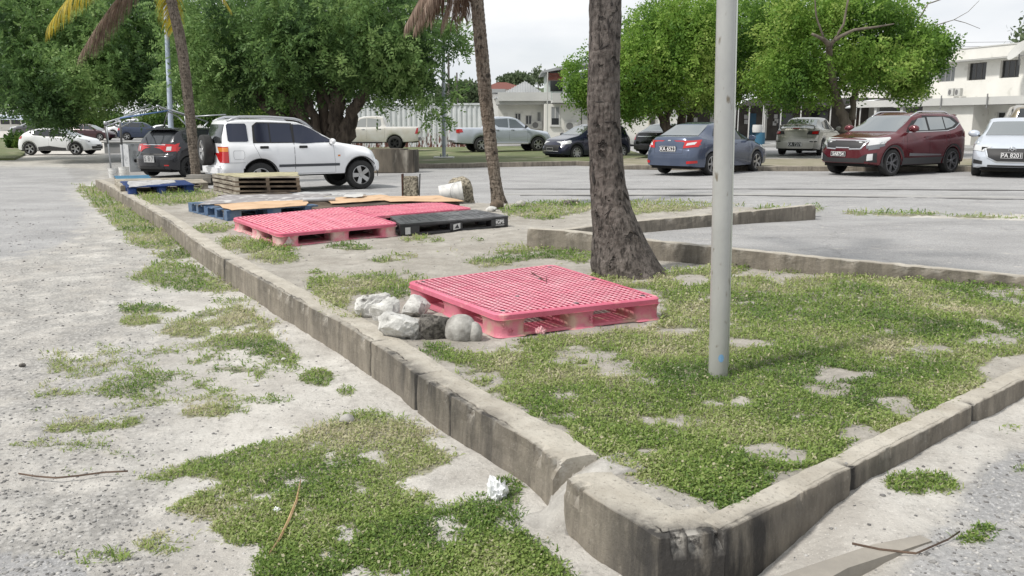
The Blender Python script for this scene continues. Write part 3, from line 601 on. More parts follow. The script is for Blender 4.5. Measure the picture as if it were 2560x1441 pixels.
def block(mb, f, u0, u1, v0, v1, z0, z1, fl=.012, fb=.012):
    "foot with rounded corners, a little wider at top and bottom"
    r = .2; loops = []
    for z, g in ((z0, fb), (z0+.012, fb*.2), (z0+.03, 0), (z1-.03, 0), (z1-.008, fl*.5), (z1, fl)):
        a, b, c, d = u0-g, u1+g, v0-g, v1+g
        loops.append([f(a+(b-a)*x, c+(d-c)*y, z) for x, y in rimloop(f, r, 4)])
    n = len(loops[0]); vs = [p for l in loops for p in l]; fs = []
    for i in range(len(loops)-1):
        for k in range(n): k2 = (k+1) % n; fs.append((i*n+k, i*n+k2, (i+1)*n+k2, (i+1)*n+k))
    fs += [tuple(range(n)), tuple(range((len(loops)-1)*n, len(loops)*n))]
    mb.add(vs, fs)
def rim(mb, f, z0, z1, w=.03, r=.05):
    o = rimloop(f, r, 5); i = [((u-.5)*(1-2*w)+.5, (v-.5)*(1-2*w)+.5) for u, v in o]; n = len(o)
    o2 = [((u-.5)*1.004+.5, (v-.5)*1.004+.5) for u, v in o]
    vs = [f(u, v, z0) for u, v in o]+[f(u, v, z1-.008) for u, v in o2]+[f((u-.5)*.993+.5, (v-.5)*.993+.5, z1) for u, v in o]+[f(u, v, z1) for u, v in i]+[f(u, v, z0) for u, v in i]
    fs = [(a*n+k, a*n+(k+1) % n, ((a+1) % 5)*n+(k+1) % n, ((a+1) % 5)*n+k) for a in range(5) for k in range(n)]
    mb.add(vs, fs)
def plastic_pallet(corners, H, label, nu, nv, mats, dz=.2, lattice=True, group=None, rib=.0045, bl=(.13, .13), letters=False, z_extra=0., minor=.03):
    base, f, L_ = quadmap(corners, dz, H)
    t = thing('plastic_pallet', label, 'pallet', base, 0, group)
    dk = MB(); D = .042; rim(dk, f, H-D, H, .022)
    lu = (L_[1]-L_[0]).length; lv = (L_[3]-L_[0]).length
    ru = rib/lu*1.; rv = rib/lv
    for i in range(1, nu):
        u = .02+.96*i/nu; w = ru*(2.2 if i in (nu//3, 2*nu//3, nu//2) else 1); qbox(dk, f, u-w, u+w, .02, .98, H-minor-.002, H-.001)
    if lattice:
        for j in range(1, nv):
            v = .02+.96*j/nv; w = rv*(2.2 if j in (nv//3, 2*nv//3, nv//2) else 1); qbox(dk, f, .02, .98, v-w, v+w, H-minor, H)
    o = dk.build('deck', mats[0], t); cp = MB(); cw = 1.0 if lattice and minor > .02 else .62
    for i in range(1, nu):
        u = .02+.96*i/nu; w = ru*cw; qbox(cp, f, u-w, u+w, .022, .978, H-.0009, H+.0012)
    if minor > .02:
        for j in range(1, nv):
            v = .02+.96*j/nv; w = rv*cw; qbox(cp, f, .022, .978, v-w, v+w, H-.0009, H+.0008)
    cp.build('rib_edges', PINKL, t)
    fl = MB(); qbox(fl, f, .03, .97, .03, .97, H-D+.002, H-D+.006)
    if not lattice: fl.build('deck_underside', mats[0], t)
    bu, bv = bl
    for u0 in (.0, .5-bu/2, 1-bu):
        for v0 in (.0, .5-bv/2, 1-bv):
            b = MB(); e = .008; block(b, f, u0+e, u0+bu-e, v0+e, v0+bv-e, .0, H-D+.002); b.build('foot', mats[1], t, smooth=True, ang=40)
    rn = MB()
    for u0 in (.0, .5-bu/2, 1-bu): qbox(rn, f, u0+.012, u0+bu-.012, .02, .98, .003, .02)
    for v0 in (.0, .5-bv/2, 1-bv): qbox(rn, f, .02, .98, v0+.012, v0+bv-.012, .001, .018)
    rn.build('runner', mats[1], t)
    return t, f
A_C = [(1245, 788), (1656, 744), (1382, 661), (1017, 704)]
tA, fA = plastic_pallet(A_C, .155, 'bright pink plastic pallet with open lattice deck beside the pile of white rocks', 27, 29, (PINK, PINKD), bl=(.175, .19), rib=.0042)
# rubber studs and embossed figures
for u, v in ((.07, .07), (.93, .07), (.07, .93), (.93, .93), (.5, .06), (.94, .5), (.32, .33), (.68, .66)):
    c = fA(u, v, .1565); MB().lathe([(0, .003), (.015, .003), (.018, 0)], 12, Matrix.Translation(c)).build('stud', BLK, tA)
def on_side(f, u, v, z, du, dv, out=.004):
    "matrix on the side wall; text runs from low to high u (or v)"
    p = f(u, v, z); q = f(u+du*.01, v+dv*.01, z)-p; x = q.normalized(); n = x.cross(Vector((0, 0, 1))).normalized()
    return Matrix.Translation(p+n*out) @ Matrix((x, Vector((0, 0, 1)), n)).transposed().to_4x4()
text_mesh('5', .05, PINKD, tA, on_side(fA, .035, 0, .075, 1, 0, -.003), 'embossed_mark', .004)
text_mesh('10', .035, PINKD, tA, on_side(fA, .075, 0, .04, 1, 0, -.003), 'embossed_mark', .004)
text_mesh('3', .06, PINKD, tA, on_side(fA, .545, 0, .06, 1, 0, -.003), 'embossed_mark', .004)
B_C = [(697, 585), (996, 558), (855, 517), (580, 544)]
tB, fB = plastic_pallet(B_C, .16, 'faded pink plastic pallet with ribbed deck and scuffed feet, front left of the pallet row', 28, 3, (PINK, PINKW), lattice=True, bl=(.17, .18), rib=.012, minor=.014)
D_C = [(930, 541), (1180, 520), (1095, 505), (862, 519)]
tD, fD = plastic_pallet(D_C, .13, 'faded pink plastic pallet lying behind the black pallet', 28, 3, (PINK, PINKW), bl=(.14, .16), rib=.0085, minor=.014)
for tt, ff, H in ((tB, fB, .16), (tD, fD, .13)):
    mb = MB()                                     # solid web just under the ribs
    qbox(mb, ff, .015, .985, .015, .985, H-.03, H-.013); mb.build('deck_web', mat('shaded pink web', srgb(150, 52, 80), .6), tt)  # darker pink paints the shade between the ribs into the web
# white warning triangle on the corner foot of the ribbed pallet
SCUF = mat('white scuffed print', (.55, .5, .48), .8, c2=(.45, .25, .26), scale=30)
M_ = on_side(fB, .075, 0, .075, 1, 0, -.001); MB().prism([(-.06, -.045), (.06, -.045), (0, .05)], 0, .004, M_).build('warning_mark', SCUF, tB)
# black pallet: slotted deck, windowed sides, stickers
C_C = [(1000, 561), (1271, 540), (1190, 524), (975, 541)]
baseC, fC, LC = quadmap(C_C, .2, .15); tC = thing('plastic_pallet', 'black plastic pallet with slotted deck and white stickers beside the ribbed pink pallets', 'pallet', baseC)
mb = MB(); rsC = random.Random(4)
nu, nv = 22, 18
for i in range(nu):
    for j in range(nv):
        u0, u1, v0, v1 = i/nu, (i+1)/nu, j/nv, (j+1)/nv
        if 0 < i < nu-1 and 0 < j < nv-1 and ((i+j) % 2 == 0) and (i not in (7, 14)) and rsC.random() < .8:
            h = .28
            for a, b, c, d in ((u0, u1, v0, v0+h/nv), (u0, u1, v1-h/nv*.6, v1), (u0, u0+.16/nu, v0+h/nv, v1-h/nv*.6), (u1-.16/nu, u1, v0+h/nv, v1-h/nv*.6)):
                qbox(mb, fC, a, b, c, d, .13, .15)
        else: qbox(mb, fC, u0, u1, v0, v1, .13, .15)
bld = MB(); bld.v = mb.v; bld.f = mb.f; bld.build('deck', mat('dusty black plastic', (.035, .036, .04), .38, c2=(.16, .16, .165), scale=3, lo=.45, hi=.75, bump=.1), tC)
mb = MB(); qbox(mb, fC, .03, .97, .03, .97, .10, .104); mb.build('deck_underside', BLK, tC)
sd_ = MB()
for a, b in ((0, .17), (.44, .56), (.83, 1)):
    for c, d in ((0, .17), (.44, .56), (.83, 1)): qbox(sd_, fC, a+.002, b-.002, c+.002, d-.002, .001, .132)
for c in (.002, .97): qbox(sd_, fC, .01, .99, c, c+.028, .0, .03); qbox(sd_, fC, .01, .99, c, c+.028, .112, .131)
for c in (.002, .97): qbox(sd_, fC, c, c+.028, .01, .99, .0, .032); qbox(sd_, fC, c, c+.028, .01, .99, .112, .1315)
sd_.build('side_frame', BLK, tC, bevel=.003)
WST = mat('white sticker', (.6, .6, .6), .6, c2=(.5, .5, .49), scale=40)
LET = mat('white lettering', (.72, .72, .72), .6)
st = MB().box((0, 0, 0), (.07, .085, .002)); st.map(lambda v: on_side(fC, .065, 0, .06, 1, 0, .004) @ v); st.build('sticker', WST, tC)
st = MB().prism([(-.045, -.045), (.055, -.03), (.055, .04), (-.045, .025)], 0, .002, on_side(fC, .50, 0, .068, 1, 0, .004)); s_ = st.build('sticker', WST, tC)
s2 = MB().prism([(-.03, -.028), (.04, -.024), (.012, .028)], .0021, .003, on_side(fC, .50, 0, .068, 1, 0, .004)); s2.build('triangle_mark', BLK, s_)
text_mesh('iGPS', .062, LET, tC, on_side(fC, .915, 0, .078, 1, 0, .004), 'lettering', .002, 1.05, .002)
mb = MB(); M_ = on_side(fC, .915, 0, .0, 1, 0, .004)
for z in (.113, .043, .034): mb.box((0, 0, 0), (.13, .003, .002)); mb.v[-8:] = [tuple(M_ @ (Vector(v)+Vector((0, z, 0)))) for v in mb.v[-8:]]
mb.build('printed_line', LET, tC)
# ---------------------------------------------------------------- wooden and blue pallets further back
def wood_pallet(corners, H, label, mats, dz=.2, slats=7, name='wooden_pallet', group=None, boards_along_u=True, z0=0., face_v=True):
    base, f, L_ = quadmap(corners, dz, H+z0); t = thing(name, label, 'pallet', base, 0, group)
    top = MB(); rr = random.Random(len(label))
    for k in range(slats):
        v = .0+(1-.115)*k/(slats-1); w = .105
        if boards_along_u: qbox(top, f, rr.uniform(0, .01), 1-rr.uniform(0, .01), v, v+w, z0+H-.02, z0+H+rr.uniform(-.003, .003))
        else: qbox(top, f, v, v+w, rr.uniform(0, .01), 1-rr.uniform(0, .01), z0+H-.02, z0+H+rr.uniform(-.003, .003))
    top.build('deck_board', mats[0], t)
    st = MB()
    for a, b in ((0, .06), (.47, .53), (.94, 1)):
        if boards_along_u: qbox(st, f, a+.003, b, .01, .99, z0+.018, z0+H-.021)
        else: qbox(st, f, .01, .99, a+.003, b, z0+.018, z0+H-.021)
    st.build('stringer', mats[1], t)
    bt = MB()
    for v in (0.002, .45, .89):
        if boards_along_u: qbox(bt, f, .0, 1., v, v+.105, z0, z0+.017)
        else: qbox(bt, f, v, v+.105, .0, 1., z0, z0+.017)
    bt.build('bottom_board', mats[1], t); return t, f
# blue block pallet, nearest of the covered ones: side wall with windows like the photo
E_C = [(567, 527), (795, 512), (690, 496), (470, 506)]
bE, fE, LE = quadmap(E_C, .2, .15); tE = thing('blue_pallet', 'worn blue wooden pallet with block feet under the front of the cardboard sheets', 'pallet', bE)
mb = MB()
for v in np.linspace(0, .88, 6): qbox(mb, fE, 0, 1, v, v+.12, .128, .146)
mb.build('deck_board', BLUP, tE)
for a, b in ((0, .15), (.43, .58), (.85, 1)):
    for c, d in ((0, .1), (.24, .3), (.47, .57), (.72, .78), (.9, 1)): mb = MB(); qbox(mb, fE, a, b, c+.002, d-.002, .02, .127); mb.build('block_foot', BLUP, tE)
mb = MB()
for a, b in ((0, .15), (.43, .58), (.85, 1)): qbox(mb, fE, a, b, 0, 1, 0, .019)
mb.build('runner', BLUP, tE)
CARD = mat('brown cardboard', srgb(204, 174, 142), .85, c2=srgb(184, 152, 120), scale=2, bump=.2, bscale=14, c3=srgb(150, 120, 92), s3=4, lo3=.6, hi3=.75)
CARDG = mat('grey weathered board', srgb(150, 146, 146), .75, c2=srgb(120, 116, 116), scale=2.5, bump=.2, bscale=14, c3=srgb(205, 203, 200), s3=5, lo3=.54, hi3=.64)
CARDL = mat('pale scuffed card', srgb(190, 190, 188), .8, c2=srgb(140, 140, 142), scale=6, bump=.2, bscale=14, c3=srgb(90, 90, 92), s3=9, lo3=.6, hi3=.68)
def sheet(name, corners, dz, label, mat_, wav=.008, cat='cardboard', seed=1, th=.006, curl=0., group=None, nu=26, nv=14):
    b, f, L_ = quadmap(corners, dz, 0.); mb = MB(); rr = seed*3.7
    def q(u, v, e=0.):
        ru = .012*math.sin(9*v+rr)*(1 if u > .5 else -1)*abs(u-.5)*2; rv = .015*(float(fbm(u*6+rr, seed, 1))-.5)*(1 if v > .5 else -1)*abs(v-.5)*4
        h = wav*(float(fbm(u*3+rr, v*3, 1.5, 3))-.5)*2+curl*(abs(u-.5)*2)**6-.6*wav*(abs(v-.5)*2)**4
        p = f(u+ru, v+rv, h+e); return p
    mb.grid(lambda u, v: q(u, v, th), nu, nv); k = len(mb.v); mb.grid(lambda u, v: q(u, v, 0), nu, nv)
    n = nv+1; edge = [i*n for i in range(nu+1)]+[nu*n+j for j in range(1, nv+1)]+[i*n+nv for i in range(nu-1, -1, -1)]+[j for j in range(nv-1, 0, -1)]
    m = len(edge)
    for i in range(m): a, c = edge[i], edge[(i+1) % m]; mb.f.append((a, c, c+k, a+k))
    o = mb.build(name, mat_, smooth=True, ang=50); o.location = b; return tag(o, label, cat, group)
# second, third pallets hidden mostly under the sheets
wood_pallet([(790, 523), (980, 511), (900, 497), (740, 503)], .12, 'worn wooden pallet with dark gaps, second of the row under the brown cardboard', (WOODD, WOODD))
wood_pallet([(985, 514), (1150, 507), (1060, 494), (905, 498)], .12, 'worn wooden pallet, last of the row under the brown cardboard', (WOODD, WOODD))
wood_pallet([(560, 498), (760, 489), (715, 481), (545, 488)], .13, 'pallet hidden under the grey weathered board behind the blue pallet', (WOODD, BLUP))
sheet('board_sheet', [(500, 512), (800, 499), (830, 484), (560, 488)], .368, 'large grey weathered board laid over the pallets in front of the pallet stack', CARDG, .008, 'board', 2)
sheet('cardboard_sheet', [(578, 526), (768, 512), (770, 499), (533, 510)], .362, 'tan cardboard sheet with torn wavy edge over the blue pallet', CARD, .012, seed=3)
sheet('cardboard_sheet', [(830, 509), (1000, 498), (950, 487), (800, 496)], .350, 'tan cardboard sheet in the middle of the pallet row, right of the white roll', CARD, .012, seed=4)
sheet('cardboard_sheet', [(975, 504), (1160, 503), (1090, 489), (930, 492)], .352, 'tan cardboard sheet at the right end of the pallet row beside the white bucket', CARD, .010, seed=5)
sheet('board_sheet', [(715, 489), (975, 488), (940, 483), (760, 480)], .345, 'long pale blue-grey board behind the tan cardboard sheets', CARDL, .006, 'board', 6)
sheet('board_sheet', [(855, 492), (905, 491), (915, 485), (870, 486)], .39, 'small curled white board scrap on the cardboard sheets', mat('white scrap', (.5, .49, .47), .8), .02, 'board', 7, nu=8, nv=6)
p0 = AT(757, 501, .385); p1 = AT(838, 498, .385)
o = MB().tube([p0, p0.lerp(p1, .5), p1], [.032, .034, .034], 14).build('plastic_roll', mat('translucent grey sheet roll', (.5, .51, .52), .35, c2=(.35, .35, .36), scale=6), smooth=True, ang=50)
tag(o, 'grey white rolled sheet lying across the tan cardboard', 'roll')
# stack of four wooden pallets in front of the SUV
for i in range(4):
    dx = (0, 3, -2, -3)[i]
    C_ = [(590+dx, 446), (752+dx*.6, 444), (738, 432), (530+dx, 437)]
    C_ = [(x+dx*.3, y) for x, y in [(588, 444), (750, 443), (742, 431), (531, 434)]]
    b, f, L_ = quadmap(C_, .2, .36); t = thing('wooden_pallet', ('bottom', 'second lowest', 'second highest', 'topmost')[i]+' grey wooden pallet of the stack in front of the white SUV', 'pallet', b, 0, 'stacked wooden pallets')
    z0 = i*.09; a = MB()
    for k in range(6): qbox(a, f, .0, 1, k*.175, k*.175+.125, z0+.074, z0+.088)
    a.build('deck_board', WOOD if i == 3 else WOODD, t)
    a = MB(); qbox(a, f, .0, .055, .0, 1., z0+.017, z0+.073); a.build('stringer', WOOD, t)
    for u in (.48, .945): a = MB(); qbox(a, f, u, u+.05, .0, 1., z0+.017, z0+.073); a.build('stringer', WOODD, t)
    a = MB()
    for k in (0., .45, .875): qbox(a, f, .0, 1, k, k+.125, z0+.002, z0+.016)
    a.build('bottom_board', WOODD, t)
sheet('board_sheet', [(588, 443), (747, 440), (742, 430), (533, 434)], .566, 'yellowish board covering the top of the stacked wooden pallets', mat('stained ply', srgb(178, 172, 138), .8, c2=srgb(140, 134, 108), scale=4, bump=.2), .012, 'board', 9)
# far left: blue plastic pallet with papers on it
BLUQ = mat('deep blue plastic', srgb(24, 62, 128), .45, c2=srgb(18, 44, 92), scale=5)
F_C = [(318, 468), (485, 461), (460, 450), (300, 453)]
bF, fF, LF = quadmap(F_C, .2, .17); tF = thing('plastic_pallet', 'deep blue plastic pallet near the bend of the kerb, under torn sheets', 'pallet', bF)
mb = MB()
for k in range(8): qbox(mb, fF, 0, 1, k/8, k/8+.09, .15, .17)
mb.build('deck', BLUQ, tF)
for a in (0, .44, .86):
    for c in (0, .42, .84):
        mb = MB(); block(mb, fF, a+.01, a+.14, c+.01, c+.16, 0, .152, .02, .01); mb.build('foot', BLUQ, tF, smooth=True, ang=40)
sheet('board_sheet', [(322, 467), (440, 455), (430, 449), (318, 452)], .385, 'torn pale sheet with dark patches on the deep blue pallet', CARDL, .02, 'board', 11)
wood_pallet([(300, 464), (520, 456), (500, 444), (285, 448)], .15, 'pale wooden pallet behind the deep blue pallet', (mat('pale wood', srgb(190, 184, 170), .8, c2=srgb(150, 142, 128), scale=4, bump=.3), WOOD), slats=6)
bq = AT(505, 463, .2)
o = MB().prism([(-.36, -.2), (.36, -.2), (.36, .2), (-.36, .2)], 0, .24).build('concrete_block', mat('grey block', (.27, .26, .24), .9, c2=(.17, .16, .14), scale=3, bump=.4), bevel=.06)
o.location = bq; o.rotation_euler = (0, 0, -.06); tag(o, 'low rounded concrete block at the foot of the thin palm beside the pallet stack', 'block')
wood_pallet([(290, 447), (378, 445), (372, 438), (285, 440)], .12, 'light blue pallet behind the two cement filled buckets', (mat('light blue wood', srgb(80, 130, 160), .8), WOODD), slats=5)
# ---------------------------------------------------------------- buckets
BUK = mat('white bucket plastic', (.62, .62, .6), .4, c2=(.42, .42, .41), scale=7, lo=.5, hi=.7, bump=.1)
def bucket(loc, rz, label, M=None, r=.15, h=.36, fill=None, group=None):
    t = thing('bucket', label, 'bucket', loc, rz, group); mb = MB()
    mb.lathe([(0, .012), (r*.86, .012), (r*.98, h), (r*1.06, h), (r*1.06, h-.02), (r*1.02, h-.025), (r*1.02, h-.07), (r*1.04, h-.075), (r*1.0, h-.08), (r*.88, 0), (0, 0)], 24, M)
    mb.build('shell', BUK, t, smooth=True, ang=35)
    if fill: m2 = MB(); m2.lathe([(0, h*.9), (r*.97, h*.9), (r*.97, h*.88)], 20, M); m2.build('cement_fill', mat('cement fill', (.3, .29, .27), .9), t)
    a = MB(); pts = [Vector((r*1.07*math.cos(q), -.0+r*.5*math.sin(q)*.3, h-.05-r*1.0*math.sin(q))) for q in [PI*k/12 for k in range(13)]]
    pts = [Vector((p.x, -math.sqrt(max(0, (r*1.08)**2-p.x**2))-.004, p.z)) for p in pts]
    if M is not None: pts = [M @ p for p in pts]
    a.tube(pts, .003, 5); a.build('handle', mat('wire', (.2, .2, .2), .4, .8), t); return t
bucket(AT(284, 446, .06), .3, 'grey cement filled bucket holding a tent leg, nearer the road', None, .13, .3, True)
bucket(AT(312, 447, .16), -.4, 'pale bucket holding a tent leg, beside the blue pallet', None, .13, .32, True)
pB = AT(1128, 509, .2)
MT = Matrix.Translation((0, 0, .165)) @ Matrix.Rotation(R(20), 4, 'Z') @ Matrix.Rotation(R(82), 4, 'Y') @ Matrix.Translation((0, 0, -.2))
bucket(pB+Vector((0, 0, .02)), R(-15), 'white plastic bucket lying on its side at the right end of the pallets', MT, .165, .4)
# ---------------------------------------------------------------- rocks
def rock(loc, size, seed, label, mat_, rz=0., rough=.35, facet=.5, cat='rock', name='rock', lump=None, group=None, sub=4, rx=0.):
    bm = bmesh.new(); bmesh.ops.create_icosphere(bm, subdivisions=sub, radius=1); rr = random.Random(seed)
    cuts = [(Vector((rr.gauss(0, 1), rr.gauss(0, 1), rr.gauss(0, .8))).normalized(), rr.uniform(.5, .82)) for _ in range(int(13*facet))]
    n3 = lambda p, s: (float(fbm(p.x*s+seed, p.y*s+p.z*s*.7, 1, 4))+float(fbm(p.z*s-seed, p.x*s*.6+p.y*s, 1, 4))-1)
    for v in bm.verts:
        p = v.co.copy()
        for n, d in cuts:
            k = p.dot(n)
            if k > d: p -= n*(k-d)*.93
        p *= 1+rough*n3(v.co, 1.6)+rough*.35*n3(v.co, 5.5)+.10*rough*n3(v.co, 15)
        if lump: p = lump(p)
        v.co = Vector((p.x*size[0], p.y*size[1], max(p.z, -.55)*size[2]))
    zmin = min(v.co.z for v in bm.verts)
    for v in bm.verts: v.co.z -= zmin+.004
    me = bpy.data.meshes.new(name); bm.to_mesh(me); bm.free(); o = link(name, me, mat_, smooth=True, ang=15 if facet else None)
    o.location = loc; o.rotation_euler = (rx, 0, rz); return tag(o, label, cat, group)
CORAL = mat('white coral rock', srgb(206, 205, 201), .9, c2=srgb(148, 147, 143), scale=7, lo=.38, hi=.66, bump=.9, bscale=28, c3=srgb(88, 86, 82), s3=10, lo3=.58, hi3=.67, bdist=.015)
CORD = mat('dark pitted concrete lump', srgb(112, 108, 102), .95, c2=srgb(62, 59, 56), scale=40, lo=.4, hi=.6, bump=1., bscale=70, bdist=.01)
CORW = mat('worn beach stone', srgb(178, 176, 171), .9, c2=srgb(128, 125, 120), scale=11, lo=.35, hi=.62, bump=.8, bscale=40, bdist=.008)
rock(AT(943, 790, .2), (.150, .10, .115), 3, 'grey white coral rock with a hole, rearmost left of the rock pile', CORAL, .4, .5, .8, group=None)
rock(AT(1037, 790, .2), (.125, .11, .10), 13, 'smooth white coral slab leaning against the pink pallet, rear right of the pile', CORAL, -.2, .25, .9)
rock(AT(962, 806, .2), (.125, .08, .135), 21, 'pointed white coral rock in the middle left of the rock pile', CORAL, -.5, .4, 1.)
rock(AT(1012, 846, .2), (.165, .10, .125), 8, 'largest white ridged rock at the front of the rock pile', CORAL, .05, .4, .8, rx=.1)
rock(AT(1092, 846, .2), (.125, .10, .13), 31, 'dark grey pitted rock between the large white rock and the round worn stone', CORD, .3, .22, .9)
def lump(p):
    c = Vector((.95, -.25, -.35)); d = (p-Vector((.55, -.1, -.2)))
    g = math.exp(-((p.x-.75)**2)/.12); return Vector((p.x*(1.05+.25*(p.x > .4)), p.y, p.z*(1-.28*(p.x > .45)) - .22*math.exp(-((p.x-.42)/.12)**2)*(p.z > 0)))
rock(AT(1152, 848, .2), (.105, .085, .108), 5, 'rounded worn stone with a bulge at the front foot of the lattice pallet', CORW, .0, .1, 0)
rock(AT(1186, 850, .2), (.050, .048, .078), 6, 'small upright worn stone touching the foot of the lattice pallet', CORW, .2, .1, 0)
rock(AT(1242, 522, .2), (.115, .10, .10), 15, 'brown coconut shaped stone at the foot of the middle palm', mat('brown husk', srgb(112, 98, 84), .9, c2=srgb(70, 60, 50), scale=14, bump=.5), 0, .12, 0, sub=3)
rock(AT(1229, 530, .2), (.09, .08, .06), 16, 'small pale stone beside the brown stone near the middle palm', CORAL, 0, .2, .4, sub=3)
rock(AT(1302, 516, .2), (.11, .09, .07), 17, 'grey stone in the grass right of the middle palm', CORW, 0, .2, .4, sub=3)
rock(AT(1428, 511, .2), (.14, .09, .05), 18, 'flat dark stone in the grass near the lot edge', CORD, 0, .2, .4, sub=3)
rock(AT(868, 1062, .0), (.042, .038, .040), 19, 'small round stone on the sand below the kerb wall', CORW, 0, .15, .2, sub=3)
for i, (x, y, s) in enumerate([(640, 965, .02), (708, 900, .022), (692, 1274, .016), (665, 1395, .016), (715, 1380, .014), (57, 915, .025), (1168, 1225, .02)]):
    rock(AT(x, y, 0), (s, s*.8, s*.6), 40+i, ['pale pebble on the verge left of the kerb wall', 'pale pebble close under the kerb wall', 'light green glass-like pebble in the front grass patch', 'grey pebble at the end of the dry reed', 'white pebble right of the dry reed', 'dark pebble at the left edge of the verge', 'brown clod near the white plastic bag'][i], CORAL if i not in (5, 6) else CORD, 0, .3, .4, 'pebble', 'pebble', sub=2)
for i, (x, y, s_, lb) in enumerate([(1378, 1146, .034, 'dark broken concrete chunk in the notch of the kerb wall, leftmost'), (1396, 1158, .03, 'pale broken concrete chunk at the top of the notch in the kerb wall'), (1382, 1176, .026, 'small grey concrete chunk low in the notch of the kerb wall'), (1425, 1150, .034, 'flat concrete chunk on the soil right of the notch in the kerb wall'), (1290, 1300, .02, 'small stone at the foot of the soil fan under the notch')]):
    q = AT(x, y, .15 if i < 4 else 0); q.z = float(G(q.x, q.y))+(max(0, float(spill_h(np.array(q.x), np.array(q.y))[0])) if i < 4 else 0); rock(q, (s_, s_*.8, s_*.8), 70+i, lb, CORD if i % 2 == 0 else CORAL, i, .3, .7, sub=3)
# rough concrete lump and broken post by the lot edge
rock(AT(1152, 516, .12), (.26, .22, .34), 50, 'big rough pebbly concrete lump behind the tipped bucket', mat('pebbly concrete', srgb(168, 160, 142), .95, c2=srgb(92, 86, 74), scale=26, lo=.42, hi=.58, bump=1., bscale=40), .2, .18, .6)
pp = AT(1028, 491, .05); t = thing('concrete_post', 'short pebbly concrete post stub with rusty flange behind the cardboard', 'post', pp)
MB().box((0, 0, .21), (.30, .26, .42)).build('stub', _M['pebbly concrete'], t, bevel=.02)
MB().box((-.17, -.02, .24), (.03, .2, .46)).build('rusty_flange', mat('rust', srgb(86, 56, 42), .9, c2=srgb(50, 34, 28), scale=12, bump=.4), t)
MB().box((.185, -.02, .24), (.014, .14, .47), Matrix.Rotation(.05, 3, 'Y')).build('thin_rod', mat('dark steel', (.06, .06, .06), .6, .5), t)
# big concrete block at the corner of the far lawn
bk = AT(985, 432, 0); t = thing('concrete_block', 'large stained grey concrete block by the front bumper of the white SUV', 'block', bk, -.08)
cm = mat('stained block', srgb(118, 110, 98), .93, c2=srgb(66, 62, 56), scale=2.2, lo=.35, hi=.65, bump=.6, bscale=20, stretch=(1, 1, .25), c3=srgb(160, 155, 145), s3=3, lo3=.6, hi3=.75)
MB().prism([(-.78, -.1), (-.55, -.3), (.72, -.3), (.78, .3), (-.78, .5)], 0, .95*.78).build('body', cm, t, bevel=.02)
MB().prism([(-.70, -.1), (.4, -.22), (.45, .2), (-.7, .4)], .745, .775).build('slab', cm, t)
# ---------------------------------------------------------------- litter
def crumple(loc, s, seed, label, m_, name='plastic_bag', cat='bag'):
    bm = bmesh.new(); bmesh.ops.create_icosphere(bm, subdivisions=4, radius=1); q = seed*1.7
    for v in bm.verts:
        p = v.co; a = float(fbm(p.x*2.2+q, p.y*2.2+p.z*1.9, 1, 5)); b_ = float(fbm(p.z*2.4-q, p.x*2.1-p.y*1.7, 1, 5)); k = .5+.9*abs(a-.5)*2+.6*abs(b_-.5)
        v.co = Vector((p.x*s[0]*k, p.y*s[1]*k, (max(p.z, -.4)+.35)*s[2]*k))
    me = bpy.data.meshes.new(name); bm.to_mesh(me); bm.free(); o = link(name, me, m_, smooth=True, ang=30); o.location = loc; return tag(o, label, cat)
BAG = mat('white thin plastic', (.78, .79, .8), .35)
crumple(AT(1244, 1252, .01)+Vector((0, .02, 0)), (.055, .045, .075), 2, 'crumpled white plastic bag on the sand against the kerb wall', BAG)
crumple(AT(692, 1276, .01), (.018, .014, .012), 4, 'tiny pale scrap of plastic in the front grass patch', BAG, 'plastic_scrap', 'litter')
o = crumple(AT(1350, 832, .215), (.04, .03, .035), 5, 'pinkish clear plastic bag tucked under the lattice pallet', mat('clear bag', srgb(220, 170, 175), .25), 'plastic_bag')
def leafstrip(name, pts, w, label, m_, dz=.01, cat='leaf'):
    P_ = [AT(x, y, dz) for x, y in pts]; mb = MB(); n = len(P_)
    for i, p in enumerate(P_):
        d = (P_[min(i+1, n-1)]-P_[max(i-1, 0)]).normalized(); s_ = Vector((d.y, -d.x, 0))*w*math.sin(PI*(.06+.88*i/(n-1)))**.6
        mb.v += [tuple(p-s_), tuple(p+Vector((0, 0, .006))), tuple(p+s_), tuple(p-Vector((0, 0, .003)))]
    for i in range(n-1):
        for a in range(4): b_ = (a+1) % 4; mb.f.append((i*4+a, i*4+b_, i*4+4+b_, i*4+4+a))
    return tag(mb.build(name, m_), label, cat)
DRY = mat('dry leaf', srgb(196, 168, 128), .8, c2=srgb(160, 128, 92), scale=9); DRYD = mat('dark dry leaf', srgb(104, 86, 72), .8, c2=srgb(70, 56, 48), scale=9)
leafstrip('palm_leaflet', [(752, 1200), (742, 1250), (722, 1300), (700, 1345), (673, 1385)], .006, 'long dry tan reed lying on the front grass patch', DRY, .025)
leafstrip('palm_leaflet', [(46, 1185), (90, 1192), (140, 1196), (200, 1190), (260, 1182), (320, 1179)], .004, 'long dark dry palm leaflet on the sandy verge', DRYD, .015)
leafstrip('dry_leaf', [(1240, 1271), (1252, 1268), (1264, 1272)], .012, 'small tan leaf below the white plastic bag', DRY, .012)
leafstrip('dry_leaf', [(1328, 682), (1345, 692), (1362, 703)], .0025, 'thin dark twig lying on the lattice deck of the pallet', DRYD, .36, 'twig')
leafstrip('dry_leaf', [(1365, 690), (1366, 700), (1365, 707)], .002, 'shorter dark twig on the lattice deck of the pallet', DRYD, .36, 'twig')
leafstrip('twig', [(2130, 1360), (2200, 1375), (2290, 1385), (2370, 1350), (2400, 1330)], .002, 'thin dry vine stem across the sand by the near right kerb', DRYD, .12, 'twig')
